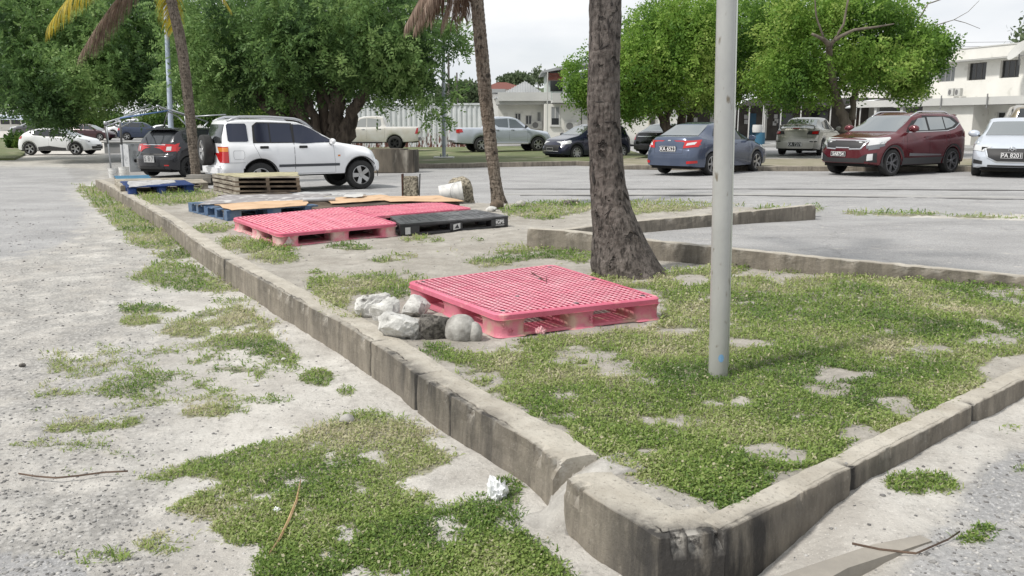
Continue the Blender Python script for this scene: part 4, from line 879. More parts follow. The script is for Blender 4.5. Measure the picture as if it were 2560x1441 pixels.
# two red-brown twigs are in; strap of concrete edging, front right
CS = [(2100, 1441), (2250, 1400), (2330, 1350), (2300, 1335), (2200, 1375), (2040, 1441), (1900, 1500), (1950, 1600)]
# ---------------------------------------------------------------- poles
def pole(name, a, b, r0, r1, label, m_, cat='pole', n=28, taper=True, extra=None):
    t = thing(name, label, cat, a); d = b-a; d.z -= 0
    mb = MB(); mb.tube([Vector((0, 0, -.1))]+[d*k for k in (.001, .25, .5, .75, 1)], [r0, r0]+[r0+(r1-r0)*k for k in (.25, .5, .75, 1)], n)
    mb.build('shaft', m_, t, smooth=True, ang=50); return t
ALU = mat('dull painted pole', srgb(172, 172, 168), .42, .25, c2=srgb(150, 150, 148), scale=3, lo=.3, hi=.7, stretch=(1, 1, .5), c3=srgb(112, 104, 90), s3=22, lo3=.63, hi3=.72, bump=.12, bscale=50)
pa = AT(1795, 937, .2); Yt = pa.y+.02; pb = PD(1826, -420, Yt)
tp = pole('metal_pole', pa, pb, 25/2150*pa.y*.975, .052*pa.y/3.9 if False else 23/2150*pa.y, 'thick pale metal pole rising from the grass in the foreground', ALU)
# seam rail on the right flank and the blue paint spot
d = pb-pa; rr = 24/2150*pa.y; mb = MB()
mb.tube([Vector((rr*.93, -rr*.35, .05))+d*.0, Vector((rr*.93, -rr*.35, .05))+d*.5, Vector((rr*.93, -rr*.35, 0))+d*.98], .006, 8); mb.build('seam', mat('pale seam', (.55, .56, .52), .5), tp, smooth=True)
mb = MB()
for i in range(12):
    pass
def disc_on(z, a0, wr, hr):
    vs = [Vector((0, 0, 0))]; 
    for k in range(20):
        q = 2*PI*k/20; a = a0+wr*math.cos(q)/rr; vs.append(Vector((math.sin(a)*(rr+.0015), -math.cos(a)*(rr+.0015), z+hr*math.sin(q)))+d*(z/d.length))
    vs[0] = sum(vs[1:], Vector())/20+Vector((0, -.0015, 0)); return vs, [(0, i, i % 20+1) for i in range(1, 21)]
vs, fs = disc_on(.105, .05, .015, .022); vs = [v-d*(.105/d.length) for v in vs]; vs = [v+Vector((d.x, d.y, 0))*(v.z/d.z) for v in vs]
MB().add(vs, fs).build('paint_spot', mat('blue paint', srgb(112, 150, 185), .6), tp, recalc=False)
LP = mat('pale blue grey pole', srgb(186, 196, 212), .45, .1, c2=srgb(170, 180, 196), scale=2)
a = PD(427, 360, 31.5); a.z = float(G(a.x, a.y)); Y0 = a.y; b = PD(403, -260, Y0); pole('lamp_post', a, b, 6.6/2150*Y0, 4.6/2150*Y0, 'pale blue-grey lamp post behind the black hatchback', LP, 'lamp post', 16)
GP = mat('galvanised pole', srgb(138, 146, 156), .5, .3, c2=srgb(160, 166, 172), scale=3)
a = AT(1110, 394, .15); b = PD(1107, -150, a.y); tq = pole('lamp_post', a, b, 4.6/2150*a.y, 3.6/2150*a.y, 'galvanised pole with white base plate on the far lawn', GP, 'lamp post', 14)
MB().prism([(-.42, -.32), (.42, -.32), (.42, .32), (-.42, .32)], -.02, .03).build('base_plate', mat('white base', (.6, .6, .58), .8), tq)
mb = MB()
for x in (-.14, .14):
    for y in (-.14, .14): mb.tube([(x, y, 0), (x, y, .13)], .02, 6)
mb.build('anchor_bolt', mat('dark bolt', (.2, .2, .2), .5, .6), tq)
# ---------------------------------------------------------------- palms
def palmbark(name, c1, c2, ring=60., dark=(.02, .018, .016), pits=.5):
    m = bpy.data.materials.new(name); m.use_nodes = True; t = m.node_tree; b = t.nodes['Principled BSDF']; L = t.links.new; b.inputs['Roughness'].default_value = .9
    b.inputs['Specular IOR Level'].default_value = .25
    tcn = N(t, 'ShaderNodeTexCoord'); mp = N(t, 'ShaderNodeMapping'); mp.inputs['Scale'].default_value = (1, 1, .35); L(tcn.outputs['Object'], mp.inputs[0])
    def nz(sc, vec, det=8, ro=.68):
        n = N(t, 'ShaderNodeTexNoise'); n.inputs['Scale'].default_value = sc; n.inputs['Detail'].default_value = det; n.inputs['Roughness'].default_value = ro; L(vec, n.inputs[0]); return n.outputs[0]
    def rg(s, a, c, lo=0., hi=1.):
        r = N(t, 'ShaderNodeMapRange'); r.inputs[1].default_value = a; r.inputs[2].default_value = c; r.inputs[3].default_value = lo; r.inputs[4].default_value = hi; L(s, r.inputs[0]); return r.outputs[0]
    def mc(f, a, c):
        x = N(t, 'ShaderNodeMix', data_type='RGBA'); L(f, x.inputs[0])
        for s, i in ((a, 6), (c, 7)):
            if isinstance(s, tuple): x.inputs[i].default_value = (*s, 1)
            else: L(s, x.inputs[i])
        return x.outputs[2]
    col = mc(rg(nz(6, mp.outputs[0]), .3, .7), c1, c2); f1 = nz(30, mp.outputs[0]); col = mc(rg(f1, .46, .62, 0, .85), col, tuple(c*.3 for c in c2))
    v = N(t, 'ShaderNodeTexNoise'); v.inputs['Scale'].default_value = 13; v.inputs['Detail'].default_value = 3; m3 = N(t, 'ShaderNodeMapping'); m3.inputs['Scale'].default_value = (1, 1, .8); L(tcn.outputs['Object'], m3.inputs[0]); L(m3.outputs[0], v.inputs[0])
    pit = rg(v.outputs[0], .62, .68, 0, pits); col = mc(pit, col, dark)
    w = N(t, 'ShaderNodeTexWave', wave_type='BANDS', bands_direction='Z'); w.inputs['Scale'].default_value = ring/20; w.inputs['Distortion'].default_value = 9; w.inputs['Detail'].default_value = 4; w.inputs['Detail Scale'].default_value = 2.5; L(tcn.outputs['Object'], w.inputs[0])
    col = mc(rg(w.outputs['Fac'], .0, .3, .22, 0), col, tuple(c*.45 for c in c2)); L(col, b.inputs['Base Color'])
    ad = N(t, 'ShaderNodeMath', operation='MULTIPLY_ADD'); ad.inputs[1].default_value = 1.; L(f1, ad.inputs[0]); L(rg(w.outputs['Fac'], 0, 1, 0, .18), ad.inputs[2])
    s2 = N(t, 'ShaderNodeMath', operation='SUBTRACT'); L(ad.outputs[0], s2.inputs[0]); L(pit, s2.inputs[1])
    u = N(t, 'ShaderNodeBump'); u.inputs['Strength'].default_value = .9; u.inputs['Distance'].default_value = .05; L(s2.outputs[0], u.inputs['Height']); L(u.outputs[0], b.inputs['Normal']); return m
def palm_trunk(t, base, prof, m_, seed, n=40, root=.0, ringh=.0, dens=60):
    "prof: list of (px_left, px_right, py); all at the base's depth; local to base"
    Y = base.y; P_ = [(PD((a+b)/2, y, Y)-base, (b-a)/2*S(Y)) for a, b, y in prof]; zs = [p.z for p, r in P_]
    z = np.linspace(zs[0], zs[-1], dens*6); cx = np.interp(z, zs, [p.x for p, r in P_]); rr_ = np.interp(z, zs, [r for p, r in P_])
    rr_ = rr_*(.84 if seed == 9 else .92 if seed == 5 else 1); k = 9; ker = np.hanning(2*k+1); ker /= ker.sum(); cx = np.convolve(np.pad(cx, k, 'edge'), ker, 'valid'); rr_ = np.convolve(np.pad(rr_, k, 'edge'), ker, 'valid')
    a = np.linspace(0, 2*PI, n, endpoint=False); A, Zz = np.meshgrid(a, z); 
    nz = fbm(np.cos(A)*2.2+seed, Zz*5+np.sin(A)*2.2, 1, 5)-.5; rd = rr_[:, None]*(1+.10*nz)+.012*(fbm(A*6, Zz*16, 1, 3)-.5)
    if root: rd = rd+root*np.exp(-np.maximum(0, Zz-zs[0])/.16)*(.35+.6*(fbm(A*7+2, Zz*2, 1, 3)))
    if ringh: rd = rd+ringh*np.abs(np.sin(Zz*PI/.085+nz*2))
    X = cx[:, None]+np.cos(A)*rd; Y_ = np.sin(A)*rd*.96; V = np.stack([X, Y_, Zz], -1).reshape(-1, 3); nr = len(z)
    i, j = np.meshgrid(np.arange(nr-1), np.arange(n), indexing='ij'); j2 = (j+1) % n
    me = np_mesh(V, np.stack([i*n+j, i*n+j2, (i+1)*n+j2, (i+1)*n+j], -1).reshape(-1, 4), 4); return link('trunk', me, m_, t, smooth=True)
PB1 = palmbark('big palm bark', srgb(132, 124, 118), srgb(84, 78, 74), 60, pits=.85)
b1 = AT(1572, 690, .18); t1 = thing('palm_tree', 'thick palm with carved grey bark and flared root base beside the lattice pallet', 'palm tree', b1)
palm_trunk(t1, b1, [(1482, 1682, 712), (1490, 1668, 690), (1480, 1648, 660), (1482, 1630, 630), (1482, 1605, 580), (1478, 1578, 520), (1475, 1563, 460), (1474, 1556, 400), (1470, 1552, 330), (1469, 1549, 250), (1473, 1549, 150), (1474, 1552, 60), (1475, 1551, 0), (1478, 1552, -150), (1484, 1552, -420)], PB1, 1, 72, root=.09, dens=120)
# carved marks on the big trunk, as shallow dark grooves
gm = mat('carved groove', (.03, .026, .024), .95)
mb = MB(); Yb = b1.y; 
def groove(x0, y0, x1, y1, w):
    def q(x, y):
        c = float(np.interp(y, [0, 60, 150, 250, 330, 400, 460, 520, 580, 630], [1513, 1513, 1511, 1509, 1511, 1515, 1519, 1528, 1543, 1556])); hw = float(np.interp(y, [0, 150, 250, 400, 520, 580, 630], [38, 38, 40, 41, 50, 61, 74]))
        s_ = max(-.95, min(.95, (x-c)/hw)); p = PD(x, y, Yb)-b1; p.y = -math.sqrt(1-s_*s_)*hw*S(Yb)*.97; return p
    mb.tube([q(x0+(x1-x0)*k/5, y0+(y1-y0)*k/5) for k in range(6)], [w*.3, w, w, w, w, w*.3], 6)
for g_ in [(1494, 126, 1503, 112, .006), (1516, 45, 1518, 98, .006), (1519, 70, 1534, 37, .005), (1488, 42, 1508, 50, .005), (1494, 84, 1495, 122, .006), (1495, 128, 1520, 114, .006), (1526, 82, 1526, 110, .005), (1486, 60, 1486, 84, .004), (1486, 60, 1498, 52, .004), (1524, 10, 1527, 20, .010),
           (1538, 82, 1541, 102, .007), (1484, 256, 1504, 256, .005), (1508, 306, 1534, 304, .006), (1510, 320, 1530, 318, .005), (1500, 540, 1532, 510, .004), (1522, 556, 1536, 590, .004), (1552, 475, 1570, 500, .012), (1575, 572, 1590, 586, .013), (1552, 508, 1562, 530, .010), (1480, 430, 1484, 460, .016), (1490, 570, 1500, 566, .006), (1508, 545, 1520, 520, .004)]: mb = MB(); groove(*g_); mb.build('carved_groove', gm, t1)

PB2 = palmbark('grey palm bark', srgb(148, 138, 126), srgb(108, 96, 84), 90, pits=.75)
b2 = AT(1250, 511, .12); t2 = thing('palm_tree', 'leaning palm with pitted grey-brown trunk in the middle of the picture', 'palm tree', b2)
palm_trunk(t2, b2, [(1228, 1274, 515), (1228, 1268, 506), (1226, 1258, 480), (1222, 1252, 440), (1212, 1245, 380), (1206, 1239, 320), (1197, 1232, 250), (1191, 1226, 180), (1185, 1219, 110), (1180, 1213, 50), (1177, 1209, 0), (1172, 1204, -90), (1168, 1198, -160)], PB2, 5, 32, root=.03, ringh=.006, dens=60)
PB3 = palmbark('slim palm bark', srgb(142, 132, 120), srgb(104, 94, 84), 110, pits=.5)
b3 = AT(493, 446, .2); t3 = thing('palm_tree', 'slim leaning palm with yellow fronds in front of the black hatchback', 'palm tree', b3)
palm_trunk(t3, b3, [(478, 505, 450), (478, 503, 440), (473, 500, 400), (466, 494, 340), (459, 487, 270), (452, 481, 210), (443, 472, 140), (432, 462, 80), (418, 446, 20), (414, 442, 0), (404, 432, -60), (398, 424, -110)], PB3, 9, 24, root=.03, ringh=.008, dens=60)
def frond(t, A, B, sag, nl, ll, m_, seed, droop=1., width=1., name='frond', pinch=.3, spread=.7):
    "midrib from A to B (local), leaflets hang from it"
    rs = np.random.RandomState(seed); A = np.array(A); B = np.array(B); mid = (A+B)/2+np.array([0, 0, sag]); u = np.linspace(.04, 1, nl)
    P_ = ((1-u)**2)[:, None]*A+(2*u*(1-u))[:, None]*mid+(u**2)[:, None]*B; T = 2*(1-u)[:, None]*(mid-A)+2*u[:, None]*(B-mid); T /= np.linalg.norm(T, axis=1)[:, None]
    sd_ = np.cross(T, [0, 0, 1]); sd_ /= np.linalg.norm(sd_, axis=1)[:, None]+1e-6; Vs = []; Fs = []; k = 0; rn = []
    for s in (-1, 1):
        for i in range(nl):
            L_ = ll*(pinch+(1-pinch)*math.sin(PI*min(1, u[i]*.85+.12))**.7)*rs.uniform(.8, 1.12); d0 = sd_[i]*s*spread*rs.uniform(.7, 1.2)+T[i]*.55; d0 /= np.linalg.norm(d0)
            w = np.cross(d0, [0, 0, 1.])*0+T[i]*.022*width; p = P_[i].copy(); n_ = 5; c = rs.rand()
            for j in range(n_+1):
                f = j/n_; ww = w*(1-f)**.7*(1 if j else .6); Vs += [p-ww, p+ww]; rn += [c, c]
                if j < n_: dd = d0*(1-f*droop*.9)+np.array([0, 0, -1.])*droop*(.25+f)+rs.normal(0, .04, 3); dd /= np.linalg.norm(dd); p = p+dd*L_/n_; Fs.append((k, k+1, k+3, k+2)); k += 2
            k += 2
    me = np_mesh(np.array(Vs), np.array(Fs), 4); attr(me, 'rnd', rn); o = link(name, me, m_, t)
    mb = MB(); mb.tube([Vector(P_[i]) for i in range(0, nl, max(1, nl//10))], [.03*(1-.8*q) for q in np.linspace(0, 1, len(range(0, nl, max(1, nl//10))))], 6); mb.build('midrib', m_, o); attr(bpy.data.objects[-1].data if False else o.children[0].data, 'rnd', np.full(len(mb.v), .5)); return o
YEL = leafmat('yellowing frond', [(.16, .15, .02), (.42, .32, .02), (.52, .40, .03), (.40, .36, .10)], .35); BRN = leafmat('dead frond', [(.09, .06, .045), (.16, .11, .08), (.22, .16, .12), (.30, .24, .19)], .15, .8)
GRN = leafmat('palm frond green', [(.03, .07, .012), (.06, .12, .02), (.12, .19, .03)], .3)
def L3(px, py, dY=0., b=b3): return PD(px, py, b.y+dY)-b
top3 = L3(412, -105)
frond(t3, top3, L3(122, 62, -1.2), 1.2, 110, 1.15, YEL, 1, 1.1, spread=.5)
frond(t3, top3, L3(205, 128, -.3), .55, 150, 1.0, BRN, 2, .9, .9, 'dead_frond', spread=.35)
frond(t3, top3, L3(235, 110, -.1), .5, 140, 1.0, BRN, 22, .9, .9, 'dead_frond', spread=.3)
frond(t3, top3, L3(432, 78, .9), .35, 80, .75, YEL, 3, 1.0, spread=.8)
frond(t3, top3, L3(575, 22, .3), .9, 50, .55, YEL, 4, 1.0, spread=.6)
for i, (x, y, dy) in enumerate([(250, -180, 1.), (600, -160, -1.), (420, -330, .5), (320, -300, -1.5), (520, -280, 1.5)]): frond(t3, top3, L3(x, y, dy), .5, 36, .5, GRN, 30+i, .8)
L2 = lambda px, py, dY=0.: L3(px, py, dY, b2); top2 = L2(1185, -150)
for i, (x, y, dy, sg) in enumerate([(1015, 60, -.4, .35), (1040, 62, .3, .3), (1075, 40, .6, .3), (1105, 55, -.1, .25), (1135, 48, .5, .2), (1160, 40, .9, .2), (1060, 20, -.7, .35)]):
    frond(t2, top2, L2(x, y, dy), sg, 110, .62, BRN, 50+i, 1.4, 1., 'dead_frond', spread=.4)
for i, (x, y, dy) in enumerate([(1020, -230, 1.), (1380, -210, -1.), (1200, -380, .5), (1100, -330, -1.5), (1300, -330, 1.5)]): frond(t2, top2, L2(x, y, dy), .5, 36, .5, GRN, 60+i, .8)
top1 = PD(1516, -470, b1.y)-b1
for i in range(7):
    a_ = i*.9; frond(t1, top1, (top1.x+1.7*math.cos(a_), 1.7*math.sin(a_), top1.z+.2), .5, 30, .5, GRN, 80+i, .8)
# ---------------------------------------------------------------- broadleaf trees
def crown(t, blobs, n, ls, m_, seed, spray=0, gaps=.42, name='crown', flat=.6):
    "leaves clustered over the blob volumes; blob: (px, py, Y, rx_px, ry_px, depth radius m)"
    rs = np.random.RandomState(seed); base = np.array(t.location); w = np.array([b[3]*b[4]*S(b[2])**2 for b in blobs])**.9; w /= w.sum()
    nc = n//(spray or 1); bi = rs.choice(len(blobs), nc, p=w); C = np.array([PD(b[0], b[1], b[2]) for b in blobs]); Rr = np.array([(b[3]*S(b[2]), b[5], b[4]*S(b[2])) for b in blobs])
    d = rs.normal(0, 1, (nc, 3)); d /= np.linalg.norm(d, axis=1)[:, None]; rad = rs.uniform(.12, 1, nc)**.55; lobe = 1+.55*(fbm(np.arctan2(d[:, 1], d[:, 0])*1.6+bi*3.1, d[:, 2]*2.4+bi, 1.4, 4)-.5)*2
    p = C[bi]+d*Rr[bi]*(rad*lobe)[:, None]; q = np.stack([p[:, 0]+p[:, 2]*.7, p[:, 1]*1.3+p[:, 2]*1.1], -1); keep = fbm(q[:, 0]+seed, q[:, 1], 1.15/ (1 if ls > .1 else 1), 4)+.10*rs.rand(nc) > gaps
    p, d = p[keep], d[keep]; nc = len(p)
    if spray:
        ax = d*.55+rs.normal(0, .45, (nc, 3)); ax[:, 2] -= .08; ax /= np.linalg.norm(ax, axis=1)[:, None]; L_ = rs.uniform(.6, 1.2, nc)*ls*(4.2 if spray > 8 else 3.6)
        k = np.arange(spray); f = (k+.5)/spray; side = np.where(k % 2, 1., -1.); wd = flat*.75; up = np.cross(ax, rs.normal(0, 1, (nc, 3))); up /= np.linalg.norm(up, axis=1)[:, None]
        b_ = p[:, None]+ax[:, None]*(f[None, :, None]*L_[:, None, None]); b_[..., 2] -= (f**2)[None]*L_[:, None]*.2
        dr = up[:, None]*side[None, :, None]+ax[:, None]*.6+rs.normal(0, .22, (nc, spray, 3)); dr /= np.linalg.norm(dr, axis=2)[..., None]; b_ = b_.reshape(-1, 3); dr = dr.reshape(-1, 3); rc = np.repeat(rs.rand(nc), spray)
    else:
        b_ = p; dr = d*.4+rs.normal(0, .6, (nc, 3)); dr[:, 2] -= .1; dr /= np.linalg.norm(dr, axis=1)[:, None]; rc = rs.rand(nc); wd = flat
    m = len(b_); Ls = rs.uniform(.65, 1.25, m)*ls; nn = rs.normal(0, 1, (m, 3)); sd_ = np.cross(dr, nn); sd_ /= np.linalg.norm(sd_, axis=1)[:, None]; W_ = sd_*(Ls*wd*.5)[:, None]
    V = np.stack([b_, b_+dr*(Ls*.45)[:, None]+W_, b_+dr*Ls[:, None], b_+dr*(Ls*.45)[:, None]-W_], 1).reshape(-1, 3)-base
    me = np_mesh(V, np.arange(m*4).reshape(-1, 4), 4); cl = fbm(b_[:, 0]*.9, b_[:, 1]+b_[:, 2]*.9, 1, 3); attr(me, 'rnd', np.repeat(np.clip(rc*.45+(cl-.5)*1.7+.28, 0, 1), 4)); return link(name, me, m_, t)
def limbs(t, paths, m_, name='trunk', n=10, wob=.06, seed=0):
    "paths: list of [(px, py, Y, r_px)...]"
    base = Vector(t.location); mb = MB(); rr = random.Random(seed)
    for P_ in paths:
        pts = [PD(x, y, Y)-base for x, y, Y, r in P_]; rad = [r*S(Y) for x, y, Y, r in P_]; pp = []; ra = []
        for i in range(len(pts)-1):
            for k in range(4):
                f = k/4; p = pts[i].lerp(pts[i+1], f); s_ = (rad[i]*(1-f)+rad[i+1]*f); pp.append(p+Vector((rr.gauss(0, 1), rr.gauss(0, 1), 0))*s_*wob*2.5); ra.append(s_*(1+rr.uniform(-.1, .1)))
        pp.append(pts[-1]); ra.append(rad[-1]); mb.tube(pp, ra, n)
    return mb.build(name, m_, t, smooth=True)
BARK = mat('rough grey bark', srgb(112, 100, 88), .95, c2=srgb(58, 50, 43), scale=5, lo=.35, hi=.62, bump=1., bscale=14, stretch=(1, 1, .22), bdist=.08)
BARKL = mat('light bark', srgb(120, 112, 100), .9, c2=srgb(78, 70, 62), scale=4, bump=.6, bscale=14, stretch=(1, 1, .3))
FEA = leafmat('feathery foliage', [(.05, .10, .035), (.105, .19, .06), (.18, .295, .09), (.28, .40, .14)], .45)
BRI = leafmat('bright foliage', [(.07, .15, .03), (.14, .26, .045), (.235, .385, .07), (.38, .49, .13)], .5)
# big multi-stemmed feathery tree behind the SUV
tb = AT(800, 388, .1); tb.y = 33.; tb.x = (800-1280)*S(33); tb.z = float(G(tb.x, 33.)); tt = thing('feathery_tree', 'huge dark feathery tree with many twisted stems behind the white SUV', 'tree', tb)
Y = 33.
limbs(tt, [[(842, 390, Y, 30), (842, 345, Y, 27), (842, 300, Y, 21), (842, 250, Y, 18), (836, 190, Y, 15), (838, 120, Y+1, 14), (845, 40, Y+1, 9)], [(862, 380, Y-.3, 22), (866, 320, Y-.3, 20), (890, 265, Y-.5, 15), (940, 190, Y-1, 11), (975, 140, Y-1, 11), (1040, 80, Y-1, 6)],
           [(780, 380, Y, 16), (770, 320, Y, 13), (745, 270, Y, 14), (700, 230, Y, 10), (640, 190, Y+.5, 6)], [(800, 380, Y, 16), (790, 310, Y, 12), (765, 240, Y, 12), (755, 170, Y, 8)], [(740, 375, Y+.5, 15), (710, 300, Y+.5, 13), (660, 262, Y+.5, 11), (615, 205, Y+.5, 9), (580, 160, Y+.5, 5)],
           [(820, 380, Y+.4, 20), (812, 300, Y+.4, 14), (800, 220, Y+.4, 9), (790, 140, Y+.4, 6)], [(765, 380, Y+.8, 16), (735, 300, Y+.8, 12), (735, 240, Y+.8, 8)], [(850, 300, Y, 12), (825, 260, Y, 9), (798, 200, Y, 6)]], BARK, seed=2)
crown(tt, [(640, 60, 34, 190, 95, 4), (820, 40, 33, 190, 110, 4.5), (1000, 60, 33, 110, 100, 4), (960, 165, 32.5, 115, 70, 3), (1010, 190, 32, 75, 42, 2), (700, 170, 33, 130, 70, 3), (560, 140, 34, 110, 80, 3.5), (600, 225, 34, 90, 42, 2.5), (820, 190, 35, 100, 60, 3), (900, 110, 31, 110, 70, 2), (500, 210, 35, 90, 45, 3), (1040, 140, 32, 50, 46, 2), (750, 110, 31, 110, 60, 2)],
      230000, .15, FEA, 5, 14, .43)
crown(tt, [(1068, 268, 31, 26, 10, .3), (1105, 288, 31, 22, 7, .3), (1068, 305, 31, 9, 12, .2), (948, 268, 31, 12, 10, .3), (1140, 90, 31, 34, 40, .5), (1140, 225, 31, 14, 20, .4)], 3000, .15, FEA, 6, 14, .34, 'hanging_twig')
# feathery tree on the far left, low over the white crossover
tl = Vector((-27, 42, -.3)); tl2 = thing('feathery_tree', 'spreading dark feathery tree hanging low over the white crossover on the left', 'tree', tl)
limbs(tl2, [[(-110, 390, 42, 20), (-90, 300, 42, 17), (-10, 230, 42, 12), (110, 190, 42, 8), (220, 130, 42, 5)], [(-90, 320, 42, 12), (-60, 200, 42, 10), (60, 90, 42, 7), (250, 40, 42, 4)]], BARK, seed=5)
crown(tl2, [(130, 60, 42, 170, 95, 4), (330, 70, 42, 170, 110, 4.5), (-60, 120, 44, 130, 120, 5), (90, 180, 40, 130, 80, 3.5), (260, 180, 40, 130, 80, 3.5), (400, 190, 41, 100, 70, 3), (150, 258, 39, 70, 40, 2), (110, 240, 39, 60, 40, 2), (250, 222, 39, 60, 38, 2), (148, 300, 38.5, 38, 12, .8), (340, 215, 41, 75, 22, 2), (0, 230, 44, 80, 45, 3), (450, 90, 42, 80, 80, 3), (60, 20, 44, 160, 60, 4)], 230000, .17, FEA, 15, 14, .43)
# lower shrubs beyond
def bush(x, y, Y, rx, ry, n, m_, seed, label, ls=.2, dr=2., gaps=.36):
    c = PD(x, y, Y); t = thing('shrub', label, 'shrub', (c.x, c.y, float(G(c.x, c.y)))); b0 = t.location
    mb = MB(); z = c.z-b0.z; mb.tube([(0, 0, 0), (.1, 0, z*.5), (0, .1, max(z, .3))], [.12, .09, .05], 7); mb.build('stem', BARK, t); crown(t, [(x, y, Y, rx, ry, dr), (x-rx*.5, y+ry*.3, Y, rx*.5, ry*.6, dr*.6), (x+rx*.5, y+ry*.25, Y-.5, rx*.5, ry*.7, dr*.6)], n, ls, m_, seed, 0, gaps, 'foliage', .6); return t
MIDG = leafmat('mid green foliage', [(.03, .07, .015), (.06, .12, .025), (.10, .18, .03), (.17, .24, .05)], .35)
FARG = leafmat('far green foliage', [(.07, .10, .05), (.10, .14, .07), (.14, .18, .09)], .3)
bush(560, 282, 70, 100, 28, 9000, MIDG, 1, 'green bushes beyond the tent frame behind the SUV roof', .3)
bush(420, 300, 85, 70, 22, 6000, MIDG, 2, 'green bush beyond the white saloon and the lamp post', .3)
bush(690, 262, 60, 90, 45, 9000, MIDG, 3, 'sunlit bush seen through the stems of the big tree', .28)
bush(40, 352, 58, 18, 22, 2500, MIDG, 4, 'low dark bush behind the tail of the white crossover', .2, 1.)
bush(200, 300, 90, 120, 24, 8000, MIDG, 5, 'green scrub under the left tree beyond the parked cars', .35)
# bright trees on the right
def tree2(nm, label, base_px, Y, paths, blobs, n, ls, seed, m_=BRI, gaps=.41):
    c = PD(base_px[0], base_px[1], Y); t = thing(nm, label, 'tree', (c.x, c.y, float(G(c.x, c.y)))); limbs(t, paths, BARKL if 'pale' in label else BARK, seed=seed); crown(t, blobs, n, ls*.8, m_, seed, 6, gaps, 'crown', .7); return t
Y = 38
tree2('broadleaf_tree', 'bright green broadleaf tree with leaning forked trunk behind the blue saloon', (1672, 345), Y,
      [[(1675, 345, Y, 11), (1662, 310, Y, 12), (1650, 285, Y, 8), (1630, 260, Y, 6), (1600, 210, Y, 4)], [(1665, 312, Y, 9), (1668, 285, Y, 7), (1655, 255, Y, 6), (1660, 190, Y, 4), (1650, 120, Y, 3)], [(1665, 300, Y, 6), (1690, 250, Y, 5), (1720, 190, Y, 4), (1740, 110, Y, 3)]],
      [(1640, 110, Y, 120, 75, 3), (1560, 190, Y, 90, 70, 2.5), (1700, 190, Y, 100, 75, 3), (1740, 80, Y, 90, 85, 3), (1600, 250, Y-.5, 80, 32, 2), (1560, 275, Y-.5, 40, 26, 1.2), (1455, 195, Y, 42, 60, 1.5), (1480, 240, Y, 28, 30, 1), (1690, 40, Y, 90, 40, 3), (1780, 200, Y+.5, 80, 60, 2), (1600, 150, Y-1.5, 70, 50, 1.5)], 105000, .18, 21, gaps=.475)
tree2('broadleaf_tree', 'green broadleaf tree rising behind the thick metal pole, between the two bright trees', (1755, 345), Y+3,
      [[(1697, 330, Y+3, 7), (1702, 290, Y+3, 7), (1690, 262, Y+3, 5)], [(1722, 330, Y+3, 9), (1726, 290, Y+3, 8), (1755, 240, Y+3, 6), (1790, 160, Y+3, 5)], [(1726, 290, Y+3, 6), (1702, 265, Y+3, 5), (1690, 230, Y+3, 4)]],
      [(1860, 60, Y+3, 110, 80, 3), (1870, 170, Y+3, 90, 75, 2.5), (1800, 120, Y+3, 80, 90, 3), (1940, 110, Y+3, 90, 80, 2.5), (1790, 235, Y+3, 70, 30, 2)], 52000, .18, 23, gaps=.475)
Y = 36
tree2('broadleaf_tree', 'bright green broadleaf tree with pale limbs above the red SUV', (2105, 330), Y,
      [[(2118, 332, Y, 13), (2108, 290, Y, 12), (2092, 250, Y, 11), (2078, 180, Y-1.6, 9), (2072, 112, Y-3, 7), (2060, 100, Y-3.2, 5), (2030, 85, Y-3.4, 3)], [(2076, 112, Y-3, 5), (2100, 92, Y-3.2, 4), (2135, 75, Y-3.2, 3.5), (2190, 68, Y-3.2, 2.6), (2235, 60, Y-3, 1.5)], [(2072, 125, Y-3, 4), (2110, 60, Y-3.2, 3), (2120, 0, Y-3.2, 2.2)], [(2060, 100, Y-3.2, 3), (2040, 40, Y-3.3, 2), (2035, -20, Y-3.2, 1.4)], [(2130, 300, Y+.5, 8), (2132, 250, Y+.5, 7), (2160, 190, Y, 5), (2250, 140, Y, 3), (2300, 110, Y, 2.)],
       [(2250, 130, Y, 2.4), (2300, 88, Y, 2.), (2345, 62, Y, 1.3), (2385, 50, Y, .9), (2415, 58, Y, .7), (2450, 72, Y, .5)], [(2385, 50, Y, .8), (2420, 30, Y, .6), (2448, 2, Y, .4)], [(2160, 190, Y, 4), (2195, 130, Y, 3), (2230, 60, Y, 2.2), (2270, 0, Y, 1.6)], [(2290, 60, Y, 2), (2320, 10, Y, 1.5), (2380, -10, Y, 1.)]],
      [(2040, 140, Y, 120, 62, 3), (2130, 175, Y, 120, 52, 3), (1990, 222, Y, 90, 36, 2), (2230, 130, Y, 80, 55, 2), (2270, 175, Y, 50, 40, 1.5), (2270, 218, Y, 34, 24, 1), (2300, 110, Y, 60, 44, 1.2), (1990, 40, Y, 120, 70, 3), (2130, 30, Y, 120, 45, 2.5), (2330, 150, Y, 26, 22, .8), (1950, 185, Y-1, 80, 50, 1.6), (2215, 40, Y, 60, 30, 1.3), (2340, 115, Y, 30, 18, .8)], 125000, .18, 25, gaps=.475)
tree2('palm_tree', 'dark fronds of a palm at the upper right edge above the building', (2600, 340), 60, [[(2610, 340, 60, 8), (2605, 110, 60, 6)]], [(2580, 90, 60, 30, 8, 1), (2590, 100, 60, 40, 14, 1), (2585, 60, 60, 26, 8, 1), (2600, 80, 60, 30, 30, 1)], 900, .5, 27, FARG, .2)
